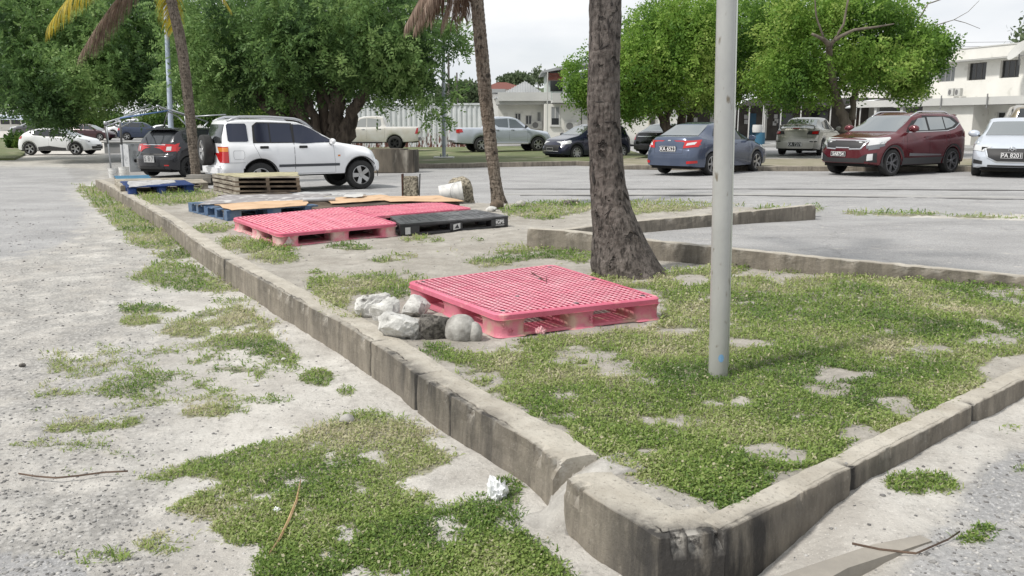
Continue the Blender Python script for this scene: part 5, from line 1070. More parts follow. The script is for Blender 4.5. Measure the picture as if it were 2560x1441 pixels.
# ---------------------------------------------------------------- cars (x forward, y to the car's left, z up, origin on the ground mid wheelbase)
def paint(name, c, metal=.0, rough=.28, c2=None): return mat('paint '+name, c, rough, metal, c2=c2 or tuple(q*.93 for q in c), scale=1.5, coat=.55)
GLASS = mat('dark car glass', (.05, .055, .06), .04, .35, spec=.8); GLASSB = mat('tinted blue glass', (.03, .036, .06), .05, .3, spec=.6)
GLASSL = mat('pale car glass', (.36, .38, .38), .03, .85, spec=1.); TYRE = mat('tyre rubber', (.018, .018, .018), .85, c2=(.03, .03, .03), scale=12)
RIM = mat('alloy rim', (.42, .42, .42), .32, .75); RIMD = mat('dark alloy rim', (.035, .035, .038), .4, .5); TRIMB = mat('black trim', (.02, .02, .021), .6)
CLAD = mat('dark grey cladding', (.045, .046, .048), .7); CHROME = mat('chrome trim', (.75, .75, .76), .15, 1.); REDL = mat('red lamp glass', (.45, .012, .014), .15, coat=.6)
CLRL = mat('clear lamp glass', (.55, .56, .56), .12, coat=.8); AMB = mat('amber lamp glass', (.65, .22, .03), .15, coat=.6); UNDER = mat('underbody', (.012, .012, .012), .9); SEAM = mat('panel gap', (.015, .015, .016), .8)
PLATE = mat('black number plate', (.015, .015, .016), .5); PLATEW = mat('pale number plate', (.45, .45, .45), .5); LETW = mat('plate lettering', (.75, .75, .75), .5)
def ip(P, x): return float(np.interp(x, [p[0] for p in P], [p[1] for p in P]))
class Car:
    """spec: L W, wb, fo (front overhang), r (wheel), sill, top [(x from front bumper, z)], belt [(x, z)], roofw (roof half width factor)"""
    def __init__(s, name, label, cat, sp, pm, mirror=True, group=None):
        s.sp = sp; s.t = thing(name, label, cat, group=group); L_, Wd = sp['L'], sp['W']; hw = Wd/2; xf = sp['wb']/2+sp['fo']; s.xf = xf; s.xr = xf-L_; s.pm = pm
        X = lambda d: xf-d
        s.X = X; r = sp['r']; s.xw = (sp['wb']/2, -sp['wb']/2); RA = r*sp.get('arch', 1.13); s.RA = RA; sill = sp['sill']; dz = r+sp.get('archz', .0)
        xs = set(np.round(L_*(.5-.5*np.cos(np.linspace(0, PI, 64))), 4))
        for xw in s.xw:
            d = xf-xw
            for a in np.linspace(0, PI, 25): xs.add(round(d-RA*math.cos(a), 4))
            xs.add(round(d-RA-.004, 4)); xs.add(round(d+RA+.004, 4))
        for p in sp['top']+sp['belt']: xs.add(round(p[0], 4))
        xs = sorted(x for x in xs if 0 <= x <= L_); ks = []
        for x in xs:
            if not ks or x-ks[-1] > .0035: ks.append(x)
        xs = ks; bm = bmesh.new(); rings = []; hs = sp.get('hips', 0.)
        top = sp['top']; belt = sp['belt']
        def sm(P, x, w=.05): return (ip(P, x-w)+ip(P, x-w/2)+2*ip(P, x)+ip(P, x+w/2)+ip(P, x+w))/6
        for d in xs:
            x = X(d); t_ = (d-L_/2)/(L_/2); zt = sm(top, d, .04); zb = min(sm(belt, d, .04), zt-.012)
            w = hw*(1-.045*t_*t_-sp.get('plan', .15)*abs(t_)**14)
            zl = sill+(.06*abs(t_)**8)
            for xw in s.xw:
                if abs(x-xw) < RA: zl = max(zl, dz+math.sqrt(RA*RA-(x-xw)**2)*sp.get('archs', 1.))
            g = max(0, min(1, (zt-zb-.03)/.30)); g = g*g*(3-2*g); wr = w*(.84*(1-g)+sp.get('roofw', .76)*g); zs = zt-(.012*(1-g)+.055*g); zs = max(zs, zb+.004)
            m = zl+(zb-zl)
            fl = sp.get('flare', .015)*sum(math.exp(-((x-xw)/(RA*1.0))**4) for xw in s.xw)
            P_ = [(w*.86, zl), (w*.965+fl*.6, zl+.015*(1 if zl <= sill+.07 else .2)), (w*.99+fl, zl+.18*(zb-zl)), (w+fl*.8, zl+.45*(zb-zl)), (w*1.0+fl*.4, zl+.68*(zb-zl)), (w*.985, zl+.86*(zb-zl)), (w*.962, zb-.018), (w*.945, zb),
                  (w*.945+(wr-w*.945)*.35, zb+(zs-zb)*.33), (w*.945+(wr-w*.945)*.68, zb+(zs-zb)*.66), (wr, zs), (wr-.035-.02*g, zs+(zt-zs)*.55), (wr*.72, zs+(zt-zs)*.86), (wr*.36, zs+(zt-zs)*.97), (0, zt)]
            rings.append((x, P_))
        n = len(P_); vs = []
        ftk = sp.get('nose', [(0, -.08), (.3, 0), (.5, 0), (.8, -.1), (1.2, -.3)]); rtk = sp.get('tail', [(0, -.06), (.3, 0), (.6, 0), (1., -.06), (1.6, -.2)])
        Lx = []
        for (x, P_) in rings:
            ef = max(0, 1-(xf-x)/.45)**1.5; er = max(0, 1-(x-s.xr)/.45)**1.5; row = []
            for y, z in P_+[(-a, b) for a, b in P_[-2::-1]]:
                yy = (abs(y)/hw)**2.4; xx = x+ef*(ip(ftk, z)-sp.get('bow', .16)*yy)-er*(ip(rtk, z)-sp.get('bowr', .10)*yy); row.append(bm.verts.new((xx, y, z)))
            Lx.append(row)
        m = 2*n-1
        for a, b in zip(Lx[:-1], Lx[1:]):
            for k in range(m-1): bm.faces.new((a[k], b[k], b[k+1], a[k+1]))
        for row, sg in ((Lx[0], 1), (Lx[-1], -1)):      # end caps as a grid
            prev = None; K = 9
            for j in range(n-1):
                l, r_ = row[j], row[m-1-j]; cols = [l]
                for q in range(1, K):
                    f = q/K; y = l.co.y*(1-2*f); z = l.co.z; tk = ip(ftk if sg > 0 else rtk, z); yy = (abs(y)/hw)**2.4; bw = sp.get('bow', .16) if sg > 0 else sp.get('bowr', .10)
                    x0 = (xf if sg > 0 else s.xr); cols.append(bm.verts.new((x0+(tk-bw*yy)*(1 if sg > 0 else -1), y, z)))
                cols.append(r_)
                if prev:
                    for q in range(K): bm.faces.new((prev[q], prev[q+1], cols[q+1], cols[q]))
                prev = cols
            tc_ = row[n-1]
            for q in range(K): bm.faces.new((prev[q], prev[q+1], tc_))
        bmesh.ops.remove_doubles(bm, verts=bm.verts, dist=.0005); bmesh.ops.recalc_face_normals(bm, faces=bm.faces); s.bvh = BVHTree.FromBMesh(bm)
        me = bpy.data.meshes.new('body'); bm.to_mesh(me); bm.free(); s.body = link('body', me, pm, s.t, smooth=True, ang=38)
        mb = MB(); mb.box2((s.xr+.18, -hw*.74, sill-.03), (xf-.2, hw*.74, min(r*2+.1, .8))); mb.build('underbody', UNDER, s.t)
    def cast(s, axis, a, b, sg=1):
        "axis y: a=x b=z from side sg; x: a=y b=z from front(+) or rear(-); z: a=x b=y from above"
        if axis == 'y': o, d = Vector((a, 3*sg, b)), Vector((0, -sg, 0))
        elif axis == 'x': o, d = Vector((6*sg, a, b)), Vector((-sg, 0, 0))
        else: o, d = Vector((a, b, 4)), Vector((0, 0, -1))
        h = s.bvh.ray_cast(o, d)
        return (h[0], h[1] if h[1].dot(d) < 0 else -h[1]) if h[0] else (None, None)
    def patch(s, name, poly, m_, axis='y', sg=1, off=.004, nu=12, nv=5, parent=None, smooth=True, label=None):
        "fill an outline (first coordinate monotone) laid onto the body, a thin shell standing off by off"
        A = np.array(poly, float); lo, hi = A[:, 0].min(), A[:, 0].max(); us = sorted(set(list(np.linspace(lo+1e-4, hi-1e-4, nu+1))+[min(max(a, lo+1e-4), hi-1e-4) for a in A[:, 0]])); vs = []; ok = []
        for u in us:
            zs = []
            for i in range(len(A)):
                p, q = A[i], A[(i+1) % len(A)]
                if (p[0]-u)*(q[0]-u) <= 0 and abs(p[0]-q[0]) > 1e-9: zs.append(p[1]+(q[1]-p[1])*(u-p[0])/(q[0]-p[0]))
            if len(zs) < 2: zs = [A[:, 1].mean()]*2
            z0, z1 = min(zs), max(zs)
            for j in range(nv+1):
                h, nn = s.cast(axis, u, z0+(z1-z0)*j/nv, sg); vs.append((h+nn*off) if h else None); ok.append(h is not None)
        mb = MB(); ids = {}; 
        for i, v in enumerate(vs):
            if v is not None: ids[i] = len(mb.v); mb.v.append(tuple(v))
        for i in range(len(us)-1):
            for j in range(nv):
                q = [i*(nv+1)+j, (i+1)*(nv+1)+j, (i+1)*(nv+1)+j+1, i*(nv+1)+j+1]
                if all(k in ids for k in q): mb.f.append(tuple(ids[k] for k in q))
        if not mb.f: return None
        o = mb.build(name, m_, parent or s.t, smooth=smooth, recalc=False)
        if label: o['label'] = label
        return o
    def sides(s, name, poly, m_, **k): return [s.patch(name, [(s.X(a), b) for a, b in poly], m_, 'y', sg, **k) for sg in (1, -1)]
    def line(s, pts, axis='y', sg=1, w=.006, m_=SEAM, name='panel_line', n=10):
        P_ = []
        for (a, b), (c, d) in zip(pts[:-1], pts[1:]):
            for k in range(n): P_.append((a+(c-a)*k/n, b+(d-b)*k/n))
        P_.append(pts[-1]); Q = [s.cast(axis, a, b, sg) for a, b in P_]; Q = [h+nn*.0005 for h, nn in Q if h]
        mb = MB(); mb.tube(Q, w/2, 4); return mb.build(name, m_, s.t)
    def slines(s, pts, **k):
        for sg in (1, -1): s.line([(s.X(a), b) for a, b in pts], 'y', sg, **k)
    def ring(s, name, xw, r0, r1, m_, sg, off=.006, a0=-8, a1=188):
        mb = MB(); z0 = s.sp['r']+s.sp.get('archz', 0); n = 26; vs = []
        for k in range(n+1):
            a = R(a0+(a1-a0)*k/n)
            for rr_ in (r0, (r0+r1)/2, r1):
                z = z0+rr_*math.sin(a)*s.sp.get('archs', 1.); h, nn = s.cast('y', xw+rr_*math.cos(a), max(z, s.sp['sill']+.02), sg)
                vs.append(h+nn*off if h else Vector((xw+rr_*math.cos(a), sg*s.sp['W']/2*.98, z)))
        mb.add(vs, [(k*3+j, k*3+j+1, k*3+j+4, k*3+j+3) for k in range(n) for j in range(2)]); return mb.build(name, m_, s.t, smooth=True)
    def wheels(s, rim_m=RIM, n=5, style='spoke', w=None, cov=.68, inset=.0, steer=0.):
        r = s.sp['r']; w = w or r*.64; src = None
        for xw in s.xw:
            for sg in (1, -1):
                yc = s.sp['W']/2-w/2-.012-inset
                if src is None: src = make_wheel(r, w, rim_m, n, style, cov)
                wh = []
                for k_, o in enumerate(src): c = o.copy(); COL.objects.link(c); wh.append(c)
                wh[0].parent = s.t; wh[0].location = (xw, sg*yc, r); wh[0].rotation_euler = (0, 0, (PI if sg < 0 else 0)+(steer if xw > 0 else 0))
                for c in wh[1:]: c.parent = wh[0]
        for o in src: bpy.data.objects.remove(o)
    def plate(s, txt, z, y=0., front=False, m_=PLATE, lm=LETW, w=.44, h=.13, tilt=0., name='number_plate'):
        sg = 1 if front else -1; c, nn = s.cast('x', y, z, sg); c = c+Vector((sg*.02, 0, 0)); X_ = Vector((0, sg, 0)); Z_ = Vector((0, 0, 1)); M_ = Matrix.Translation(c) @ Matrix((X_, Z_, X_.cross(Z_))).transposed().to_4x4() @ Matrix.Rotation(tilt, 4, 'X')
        mb = MB().box((0, 0, 0), (w, h, .016)); mb.map(lambda v: M_ @ v); o = mb.build(name, m_, s.t)
        if txt: text_mesh(txt, h*1.0, lm, o, M_ @ Matrix.Translation((0, -.003, .0105)), 'lettering', .001, .92, .001)
        if m_ is PLATE:
            f = MB()
            for a in (-1, 1): f.box((0, a*(h/2-.006), .009), (w, .006, .003)); f.box((a*(w/2-.005), 0, .009), (.006, h-.02, .003))
            f.map(lambda v: M_ @ v); f.build('plate_border', LETW, o)
        return o
    def mirror(s, d, z, m_, big=1.):
        for sg in (1, -1):
            y = s.sp['W']/2*.93; mb = MB(); c = Vector((s.X(d), sg*(y+.13), z+.05)); bm = bmesh.new(); bmesh.ops.create_icosphere(bm, subdivisions=3, radius=1)
            for v in bm.verts:
                p = v.co; p = Vector((p.x*.085*big, p.y*.115*big, p.z*.075*big)); p.x = max(p.x, -.035); v.co = p+c
            me = bpy.data.meshes.new('mirror'); bm.to_mesh(me); bm.free(); link('mirror', me, m_, s.t, smooth=True, ang=60)
            MB().bar((s.X(d), sg*(y-.03), z-.02), (s.X(d), sg*(y+.08), z+.02), .05, .04).build('mirror_stalk', TRIMB, s.t)
    def handle(s, d, z, m_, L_=.17, h=.028):
        for sg in (1, -1):
            c, nn = s.cast('y', s.X(d), z, sg)
            if c: MB().box(c+Vector((0, sg*.012, 0)), (L_, .026, h)).build('door_handle', m_, s.t, bevel=.008)
    def rails(s, d0, d1, m_, h=.05, y=None, w=.035):
        y = y or s.sp['W']/2*.64
        for sg in (1, -1):
            P_ = []
            for k in range(15):
                f = k/14; c, nn = s.cast('z', s.X(d0+(d1-d0)*f), sg*y); e = min(1, 7*min(f, 1-f)); P_.append(c+Vector((0, 0, -.005+h*e)))
            MB().tube(P_, w/2, 8).build('roof_rail', m_, s.t, smooth=True)
    def put(s, loc, heading, scale=1.):
        s.t.location = loc; s.t.rotation_euler = (0, 0, PI/2-R(heading)); s.t.scale = (scale,)*3 if not hasattr(scale, '__len__') else scale; return s
def make_wheel(r, w, rim_m, n, style, cov):
    "a wheel facing +y, centred on its hub"
    MT = Matrix.Rotation(-PI/2, 4, 'X'); h = w/2; rr = r*cov
    mb = MB(); mb.lathe([(0, -h*.2), (rr*.98, -h*.2), (rr*.98, h*.25), (0, h*.25)], 28, MT); hub = mb.build('wheel', UNDER)
    mb = MB(); mb.lathe([(rr, -h*.9), (r*.90, -h), (r*.975, -h*.88), (r, -h*.6), (r, h*.6), (r*.975, h*.88), (r*.90, h), (rr*1.05, h*.98), (rr, h*.85)], 40, MT, True); ty = mb.build('tyre', TYRE, hub, smooth=True, ang=50)
    mb = MB(); mb.lathe([(rr*1.0, h*.3), (rr*1.015, h*.9), (rr*.955, h*.94), (rr*.93, h*.80), (rr*.93, h*.3)], 36, MT, True)
    mb.lathe([(0, h*.80), (rr*.20, h*.80), (rr*.24, h*.7), (rr*.24, h*.3), (0, h*.3)], 18, MT)
    for k in range(n):
        a = 2*PI*k/n; 
        def sp_(r0, r1, w0, w1, z0, z1, da=0.):
            M_ = MT @ Matrix.Rotation(a+da, 4, 'Z'); mb.add([M_ @ Vector(p) for p in [(r0, -w0, z0), (r0, w0, z0), (r1, w1, z1), (r1, -w1, z1), (r0, -w0*.8, z0-h*.3), (r0, w0*.8, z0-h*.3), (r1, w1*.8, z1-h*.3), (r1, -w1*.8, z1-h*.3)]], [(0, 1, 2, 3), (4, 7, 6, 5), (0, 3, 7, 4), (1, 5, 6, 2), (3, 2, 6, 7), (0, 4, 5, 1)])
        if style == 'spoke': sp_(rr*.15, rr*.97, rr*.16, rr*.10, h*.76, h*.88)
        elif style == 'fat': sp_(rr*.15, rr*.97, rr*.18, rr*.24, h*.72, h*.88)
        elif style == 'star': sp_(rr*.1, rr*.97, rr*.10, rr*.17, h*.74, h*.9)
        elif style == 'twin': sp_(rr*.18, rr*.97, rr*.05, rr*.06, h*.74, h*.88, .16); sp_(rr*.18, rr*.97, rr*.05, rr*.06, h*.74, h*.88, -.16)
    ri = mb.build('rim', rim_m, hub, smooth=True, ang=30); return [hub, ty, ri]
def atc(px, py): return AT(px, py, 0)
def place_wheel(car, px, py, front, left, heading, scale=1., dz=0.):
    "put the contact point of one wheel on the photo pixel"
    p = AT(px, py, dz); s = scale if not hasattr(scale, '__len__') else scale[0]; sy = scale if not hasattr(scale, '__len__') else scale[1]
    lx = (car.xw[0] if front else car.xw[1])*s; ly = (1 if left else -1)*(car.sp['W']/2-.12)*sy; h = PI/2-R(heading); off = Vector((lx*math.cos(h)-ly*math.sin(h), lx*math.sin(h)+ly*math.cos(h), 0))
    c = p-off; c.z = p.z; return car.put(c, heading, scale)
# ---- body shapes: distances run back from the front bumper
SEDAN = dict(L=4.42, W=1.72, wb=2.55, fo=.86, r=.315, sill=.22, top=[(0, .52), (.04, .66), (.22, .76), (.95, .93), (1.15, .97), (1.85, 1.36), (2.3, 1.465), (2.75, 1.475), (3.2, 1.42), (3.85, 1.10), (4.3, 1.075), (4.38, .98), (4.42, .62)],
             belt=[(0, .48), (.3, .72), (1.1, .93), (1.4, .935), (3.6, 1.0), (3.9, 1.03), (4.42, .70)], roofw=.70, tail=[(0, -.05), (.25, 0), (.6, .0), (.72, -.03), (1.0, -.05), (1.1, -.05)])
SUVR = dict(L=4.32, W=1.80, wb=2.61, fo=.86, r=.34, sill=.27, top=[(0, .62), (.03, .84), (.14, .95), (.9, 1.07), (1.12, 1.10), (1.9, 1.53), (2.25, 1.61), (3.3, 1.62), (3.85, 1.57), (4.05, 1.48), (4.24, 1.15), (4.3, 1.0), (4.32, .62)],
            belt=[(0, .56), (.3, .86), (1.2, 1.06), (3.3, 1.12), (3.9, 1.22), (4.25, 1.08), (4.32, .75)], roofw=.74, arch=1.12, nose=[(0, -.16), (.35, 0), (.8, 0), (.95, -.06), (1.2, -.25)])
HATCH = dict(L=3.9, W=1.70, wb=2.48, fo=.78, r=.305, sill=.2, top=[(0, .55), (.04, .72), (.2, .84), (.85, .98), (1.05, 1.02), (1.7, 1.38), (2.1, 1.48), (3.0, 1.48), (3.45, 1.42), (3.62, 1.32), (3.83, 1.0), (3.88, .9), (3.9, .6)],
             belt=[(0, .5), (.3, .78), (1.15, .96), (2.8, 1.02), (3.4, 1.08), (3.8, .95), (3.9, .66)], roofw=.75)
PICK = dict(L=5.2, W=1.82, wb=3.02, fo=.92, r=.375, sill=.42, top=[(0, .62), (.04, .88), (.25, 1.0), (1.1, 1.12), (1.3, 1.15), (1.95, 1.66), (2.3, 1.765), (3.0, 1.775), (3.35, 1.74), (3.46, 1.28), (3.47, 1.22), (5.15, 1.22), (5.2, 1.2)],
            belt=[(0, .6), (.3, .9), (1.2, 1.13), (3.3, 1.18), (3.45, 1.2), (3.47, 1.205), (5.2, 1.19)], roofw=.76, arch=1.14, plan=.07, bowr=.03, tail=[(0, -.03), (.5, 0), (1.2, 0)])
def glassset(c, poly_side, ws, rw, g=GLASS, gw=None, seams=(), bl=None):
    "side windows (list of outlines), windscreen and rear window as outlines (x from front, half width low, half width high)"
    for p in poly_side: c.sides('window', p, g, off=.005, nv=6)
    x0, x1, w0, w1 = ws; c.patch('windscreen', [(c.X(x0), -w0), (c.X(x1), -w1), (c.X(x1), w1), (c.X(x0), w0)], gw or g, 'z', 1, .006, 10, 12)
    if rw:
        z0, z1, w0, w1 = rw; c.patch('rear_window', [(-w0, z0), (w0, z0), (w1, z1), (-w1, z1)], gw or g, 'x', -1, .008, 14, 8)
# ================= white SUV with the spare wheel
V = dict(L=3.94, W=1.76, wb=2.48, fo=.62, r=.355, sill=.40, top=[(0, .62), (.03, .80), (.12, .93), (.45, 1.05), (1.05, 1.14), (1.2, 1.17), (1.85, 1.56), (2.15, 1.655), (2.8, 1.70), (3.6, 1.70), (3.86, 1.665), (3.90, 1.6), (3.98, 1.1), (4.02, .6)],
         belt=[(0, .58), (.3, .9), (1.2, 1.11), (3.9, 1.14), (3.98, 1.0), (4.02, .62)], roofw=.80, arch=1.2, archz=.02, flare=.045, plan=.08, bowr=.05, nose=[(0, -.1), (.45, .0), (.66, .0), (.72, -.05), (1.1, -.10)], tail=[(0, -.05), (.45, .07), (.66, .07), (.7, 0), (1.2, -.02), (1.7, -.1)])
WHITE = paint('warm white', (.80, .81, .83), 0, .25)
c = Car('sport_utility_vehicle', 'white sport utility vehicle with rear spare wheel parked beside the palm and the pallet stack', 'SUV', V, WHITE)
for p in ([(1.31, 1.17), (2.06, 1.135), (2.26, 1.155), (2.26, 1.58), (2.05, 1.57), (1.82, 1.48)], [(2.31, 1.17), (2.82, 1.175), (2.82, 1.60), (2.33, 1.59)], [(2.85, 1.175), (3.14, 1.18), (3.18, 1.25), (3.18, 1.53), (3.11, 1.60), (2.85, 1.60)], [(3.34, 1.21), (3.37, 1.19), (3.76, 1.19), (3.79, 1.22), (3.79, 1.56), (3.75, 1.60), (3.38, 1.60), (3.35, 1.56)]): c.sides('window', p, GLASSB, off=.005)
c.sides('window_frame', [(1.25, 1.15), (3.24, 1.155), (3.22, 1.55), (3.12, 1.625), (2.1, 1.605), (1.8, 1.5)], TRIMB, off=.002)
c.patch('windscreen', [(c.X(1.27), -.66), (c.X(1.86), -.6), (c.X(1.86), .6), (c.X(1.27), .66)], GLASS, 'z', 1, .006, 10, 12)
c.patch('rear_window', [(-.64, 1.16), (.64, 1.16), (.58, 1.58), (-.58, 1.58)], GLASS, 'x', -1, .01, 14, 6)
c.sides('taillight', [(3.80, .72), (3.93, .72), (3.93, 1.08), (3.80, 1.08)], REDL, off=.008); c.sides('indicator', [(3.805, .97), (3.93, .97), (3.93, 1.06), (3.805, 1.06)], AMB, off=.011)
c.sides('side_moulding', [(1.18, .60), (2.98, .60), (2.98, .66), (1.18, .66)], mat('dark side moulding', (.05, .055, .065), .5), off=.010)
c.slines([(2.28, .45), (2.28, 1.62), (1.85, 1.52), (1.32, 1.16), (1.28, .45)]); c.slines([(2.29, .45), (2.29, 1.62), (3.1, 1.63), (3.22, 1.5), (3.22, 1.1), (3.12, .85), (2.98, .72)]); c.slines([(1.28, .44), (2.85, .44)])
c.slines([(3.48, .80), (3.68, .80), (3.70, .86), (3.70, .96), (3.68, .99), (3.48, .99), (3.46, .95), (3.46, .84), (3.48, .80)], w=.004); c.slines([(.06, .66), (.12, .80), (.22, .8)], w=.004); c.slines([(3.40, .72), (4.0, .72)], w=.005)
c.handle(2.07, 1.06, TRIMB, .2, .06); c.handle(3.0, 1.06, TRIMB, .2, .06); c.mirror(1.38, 1.13, WHITE, .95); c.rails(1.75, 3.75, mat('silver rail', (.42, .43, .45), .4, .3), .075, .60, .06)
c.sides('indicator', [(1.16, .82), (1.22, .82), (1.22, .86), (1.16, .86)], AMB, off=.006); c.sides('headlight', [(.05, .80), (.17, .80), (.17, .92), (.07, .92)], CLRL, off=.006)
for xw in c.xw:
    for sg in (1, -1): c.ring('arch_liner', xw, c.RA*.985, c.RA*1.03, TRIMB, sg, .004)
c.sides('bumper', [(-.02+.03, .46), (.36, .46), (.36, .70), (.01, .70)], WHITE, off=.02); c.sides('bumper', [(3.47, .44), (4.0, .44), (4.0, .70), (3.47, .70)], WHITE, off=.02)
c.wheels(RIM, 5, 'fat', .24, .64)
sw = make_wheel(.355, .22, RIM, 5, 'fat', .64); sw[0].name = 'spare_wheel'; sw[0].parent = c.t; sw[0].location = (c.xr-.14, .10, .99); sw[0].rotation_euler = (0, 0, PI/2)
MB().box2((c.xr-.1, .0, .9), (c.xr+.05, .2, 1.08)).build('spare_carrier', TRIMB, c.t); MB().box2((c.xr-.10, -.74, .42), (c.xr+.25, .74, .66)).build('rear_bumper', WHITE, c.t, bevel=.05)
mb = MB(); p_, _ = c.cast('z', c.X(1.5), -.62); mb.tube([p_, p_+Vector((-.35, 0, .28))], .004, 5); mb.build('aerial', TRIMB, c.t)
place_wheel(c, 901, 473, True, False, 57, .985)
# ================= black hatchback, rear view
H1 = dict(HATCH); H1.update(L=3.99, W=1.745, wb=2.52, tail=[(0, -.12), (.3, 0), (.62, .02), (.7, -.06), (.95, -.09), (1.1, -.12), (1.5, -.2)], top=[(0, .55), (.04, .72), (.2, .84), (.85, .96), (1.05, 1.0), (1.7, 1.36), (2.1, 1.46), (3.0, 1.46), (3.42, 1.40), (3.45, 1.37), (3.86, 1.0), (3.95, .9), (3.99, .6)], plan=.17, bowr=.2)
BLKP = paint('black grey', (.022, .023, .028), .3, .25)
c = Car('hatchback', 'black hatchback seen from behind between the slim palm and the buckets', 'car', H1, BLKP)
glassset(c, [[(1.5, 1.0), (2.25, 1.0), (2.25, 1.37), (2.0, 1.35)], [(2.3, 1.0), (3.0, 1.03), (3.0, 1.37), (2.3, 1.38)], [(3.05, 1.05), (3.4, 1.14), (3.3, 1.3), (3.05, 1.34)]], (1.1, 1.75, .66, .58), (.99, 1.33, .62, .52))
for sg in (-1, 1): c.patch('taillight', sorted([(sg*.50, .76), (sg*.50, .97), (sg*.80, 1.02), (sg*.84, .90), (sg*.80, .74)]), REDL, 'x', -1, .012); c.patch('taillight_lens', [(sg*.53, .80), (sg*.53, .91), (sg*.66, .92), (sg*.66, .80)], CLRL, 'x', -1, .016, 4, 3)
c.sides('taillight', [(3.62, .80), (3.86, .76), (3.88, 1.0), (3.7, .98)], REDL, off=.01); c.patch('chrome_strip', [(-.46, .955), (.46, .955), (.46, .975), (-.46, .975)], CHROME, 'x', -1, .012)
c.patch('reflector', [(-.66, .36), (-.52, .36), (-.52, .395), (-.66, .395)], REDL, 'x', -1, .01, 3, 2); c.patch('diffuser', [(-.6, .22), (.6, .22), (.5, .34), (-.5, .34)], TRIMB, 'x', -1, .01)
c.line([(-.62, .72), (.62, .72)], 'x', -1); c.patch('lower_lip', [(-.5, .66), (.5, .66), (.5, .71), (-.5, .71)], TRIMB, 'x', -1, .006)
mb = MB(); mb.prism([(-.0, -.62), (-.26, -.52), (-.26, .52), (-.0, .62)], 0, .035); mb.map(lambda v: v+Vector((c.X(3.36), 0, 1.405))); mb.build('spoiler', BLKP, c.t, bevel=.01)
c.plate('S 8·7', .56, 0, False, PLATEW, mat('dark letters', (.1, .1, .1), .5), .42, .2); c.wheels(RIMD, 5, 'twin'); c.mirror(1.35, 1.02, BLKP); c.handle(2.15, .93, BLKP); c.handle(3.0, .95, BLKP)
place_wheel(c, 470, 444, False, False, 27, 1.03)
# ================= white crossover on the left
X1 = dict(L=4.36, W=1.8, wb=2.64, fo=.92, r=.345, sill=.25, top=[(0, .58), (.04, .74), (.2, .86), (.95, 1.03), (1.15, 1.08), (1.9, 1.44), (2.4, 1.545), (2.9, 1.53), (3.6, 1.40), (3.95, 1.2), (4.2, 1.05), (4.3, .95), (4.36, .6)],
          belt=[(0, .52), (.3, .8), (1.2, 1.0), (2.6, 1.02), (3.4, 1.14), (3.9, 1.13), (4.3, .9), (4.36, .66)], roofw=.74, arch=1.14, flare=.03, plan=.2, nose=[(0, -.2), (.3, -.02), (.6, 0), (.8, -.1), (1.1, -.3)])
c = Car('crossover', 'white crossover with black lower body and dark star wheels under the left feathery tree', 'car', X1, WHITE)
glassset(c, [[(1.42, 1.05), (2.4, 1.05), (2.4, 1.42), (2.15, 1.42)], [(2.45, 1.06), (3.25, 1.15), (3.5, 1.27), (3.3, 1.38), (2.45, 1.43)]], (1.2, 1.95, .66, .56), (1.16, 1.36, .5, .45), gw=GLASSL)
c.sides('window_frame', [(1.36, 1.03), (2.5, 1.03), (3.3, 1.11), (3.62, 1.27), (3.4, 1.42), (2.2, 1.45), (2.05, 1.42)], TRIMB, off=.002)
c.sides('taillight', [(3.98, .93), (4.2, .9), (4.2, 1.0), (3.95, 1.08)], REDL, off=.01); c.sides('headlight', [(.25, .78), (.8, .92), (.85, .96), (.3, .85)], CLRL, off=.01)
c.sides('sill_cladding', [(1.3, .27), (3.05, .27), (3.05, .45), (2.4, .52), (1.7, .42), (1.3, .40)], CLAD, off=.012)
for xw in c.xw:
    for sg in (1, -1): c.ring('arch_cladding', xw, c.RA, c.RA*1.16, CLAD, sg, .010)
c.patch('lower_grille', [(-.6, .34), (.6, .34), (.66, .5), (-.66, .5)], TRIMB, 'x', 1, .012); c.patch('lower_grille', [(-.7, .24), (.7, .24), (.7, .31), (-.7, .31)], CLAD, 'x', 1, .014); c.plate(None, .52, 0, True, PLATE)
c.slines([(2.42, .4), (2.42, 1.44)]); c.slines([(1.4, .4), (1.38, 1.0)]); c.mirror(1.4, 1.08, TRIMB); c.handle(2.25, .98, WHITE)
c.wheels(RIM, 5, 'star', .24, .72); place_wheel(c, 192, 388, True, False, 91, 1.0)
# ================= row of far cars on the left
def simple(nm, label, sp, pm, side, ws, rw, px, py, front, left, head, sc, g=GLASS, gw=GLASSL, rim=RIM, tl=None, hl=None, Y=None, cat='car', roof=None, ty='spoke', clad=False):
    c = Car(nm, label, cat, sp, pm); glassset(c, side, ws, rw, g, gw)
    if tl: c.sides('taillight', tl, REDL, off=.01)
    if hl: c.sides('headlight', hl, CLRL, off=.01)
    if clad:
        for xw in c.xw:
            for sg in (1, -1): c.ring('arch_cladding', xw, c.RA, c.RA*1.14, CLAD, sg, .010)
    c.wheels(rim, 5, ty); c.handle(2.2, .95 if sp is not PICK else 1.05, TRIMB); c.mirror(1.35, ip(sp['belt'], 1.3)+.05, pm)
    p = AT(px, py, 0)
    if Y: q = PD(px, py, Y); k = Y/p.y
    place_wheel(c, px, py, front, left, head, sc); return c
SW = [[(1.45, .98), (2.35, .99), (2.35, 1.38), (2.0, 1.37)], [(2.4, 1.0), (3.1, 1.03), (3.3, 1.1), (3.1, 1.3), (2.4, 1.39)]]
HW_ = [[(1.45, 1.0), (2.2, 1.0), (2.2, 1.39), (1.95, 1.36)], [(2.25, 1.0), (2.95, 1.04), (2.95, 1.39), (2.25, 1.40)], [(3.0, 1.07), (3.4, 1.14), (3.3, 1.32), (3.0, 1.37)]]
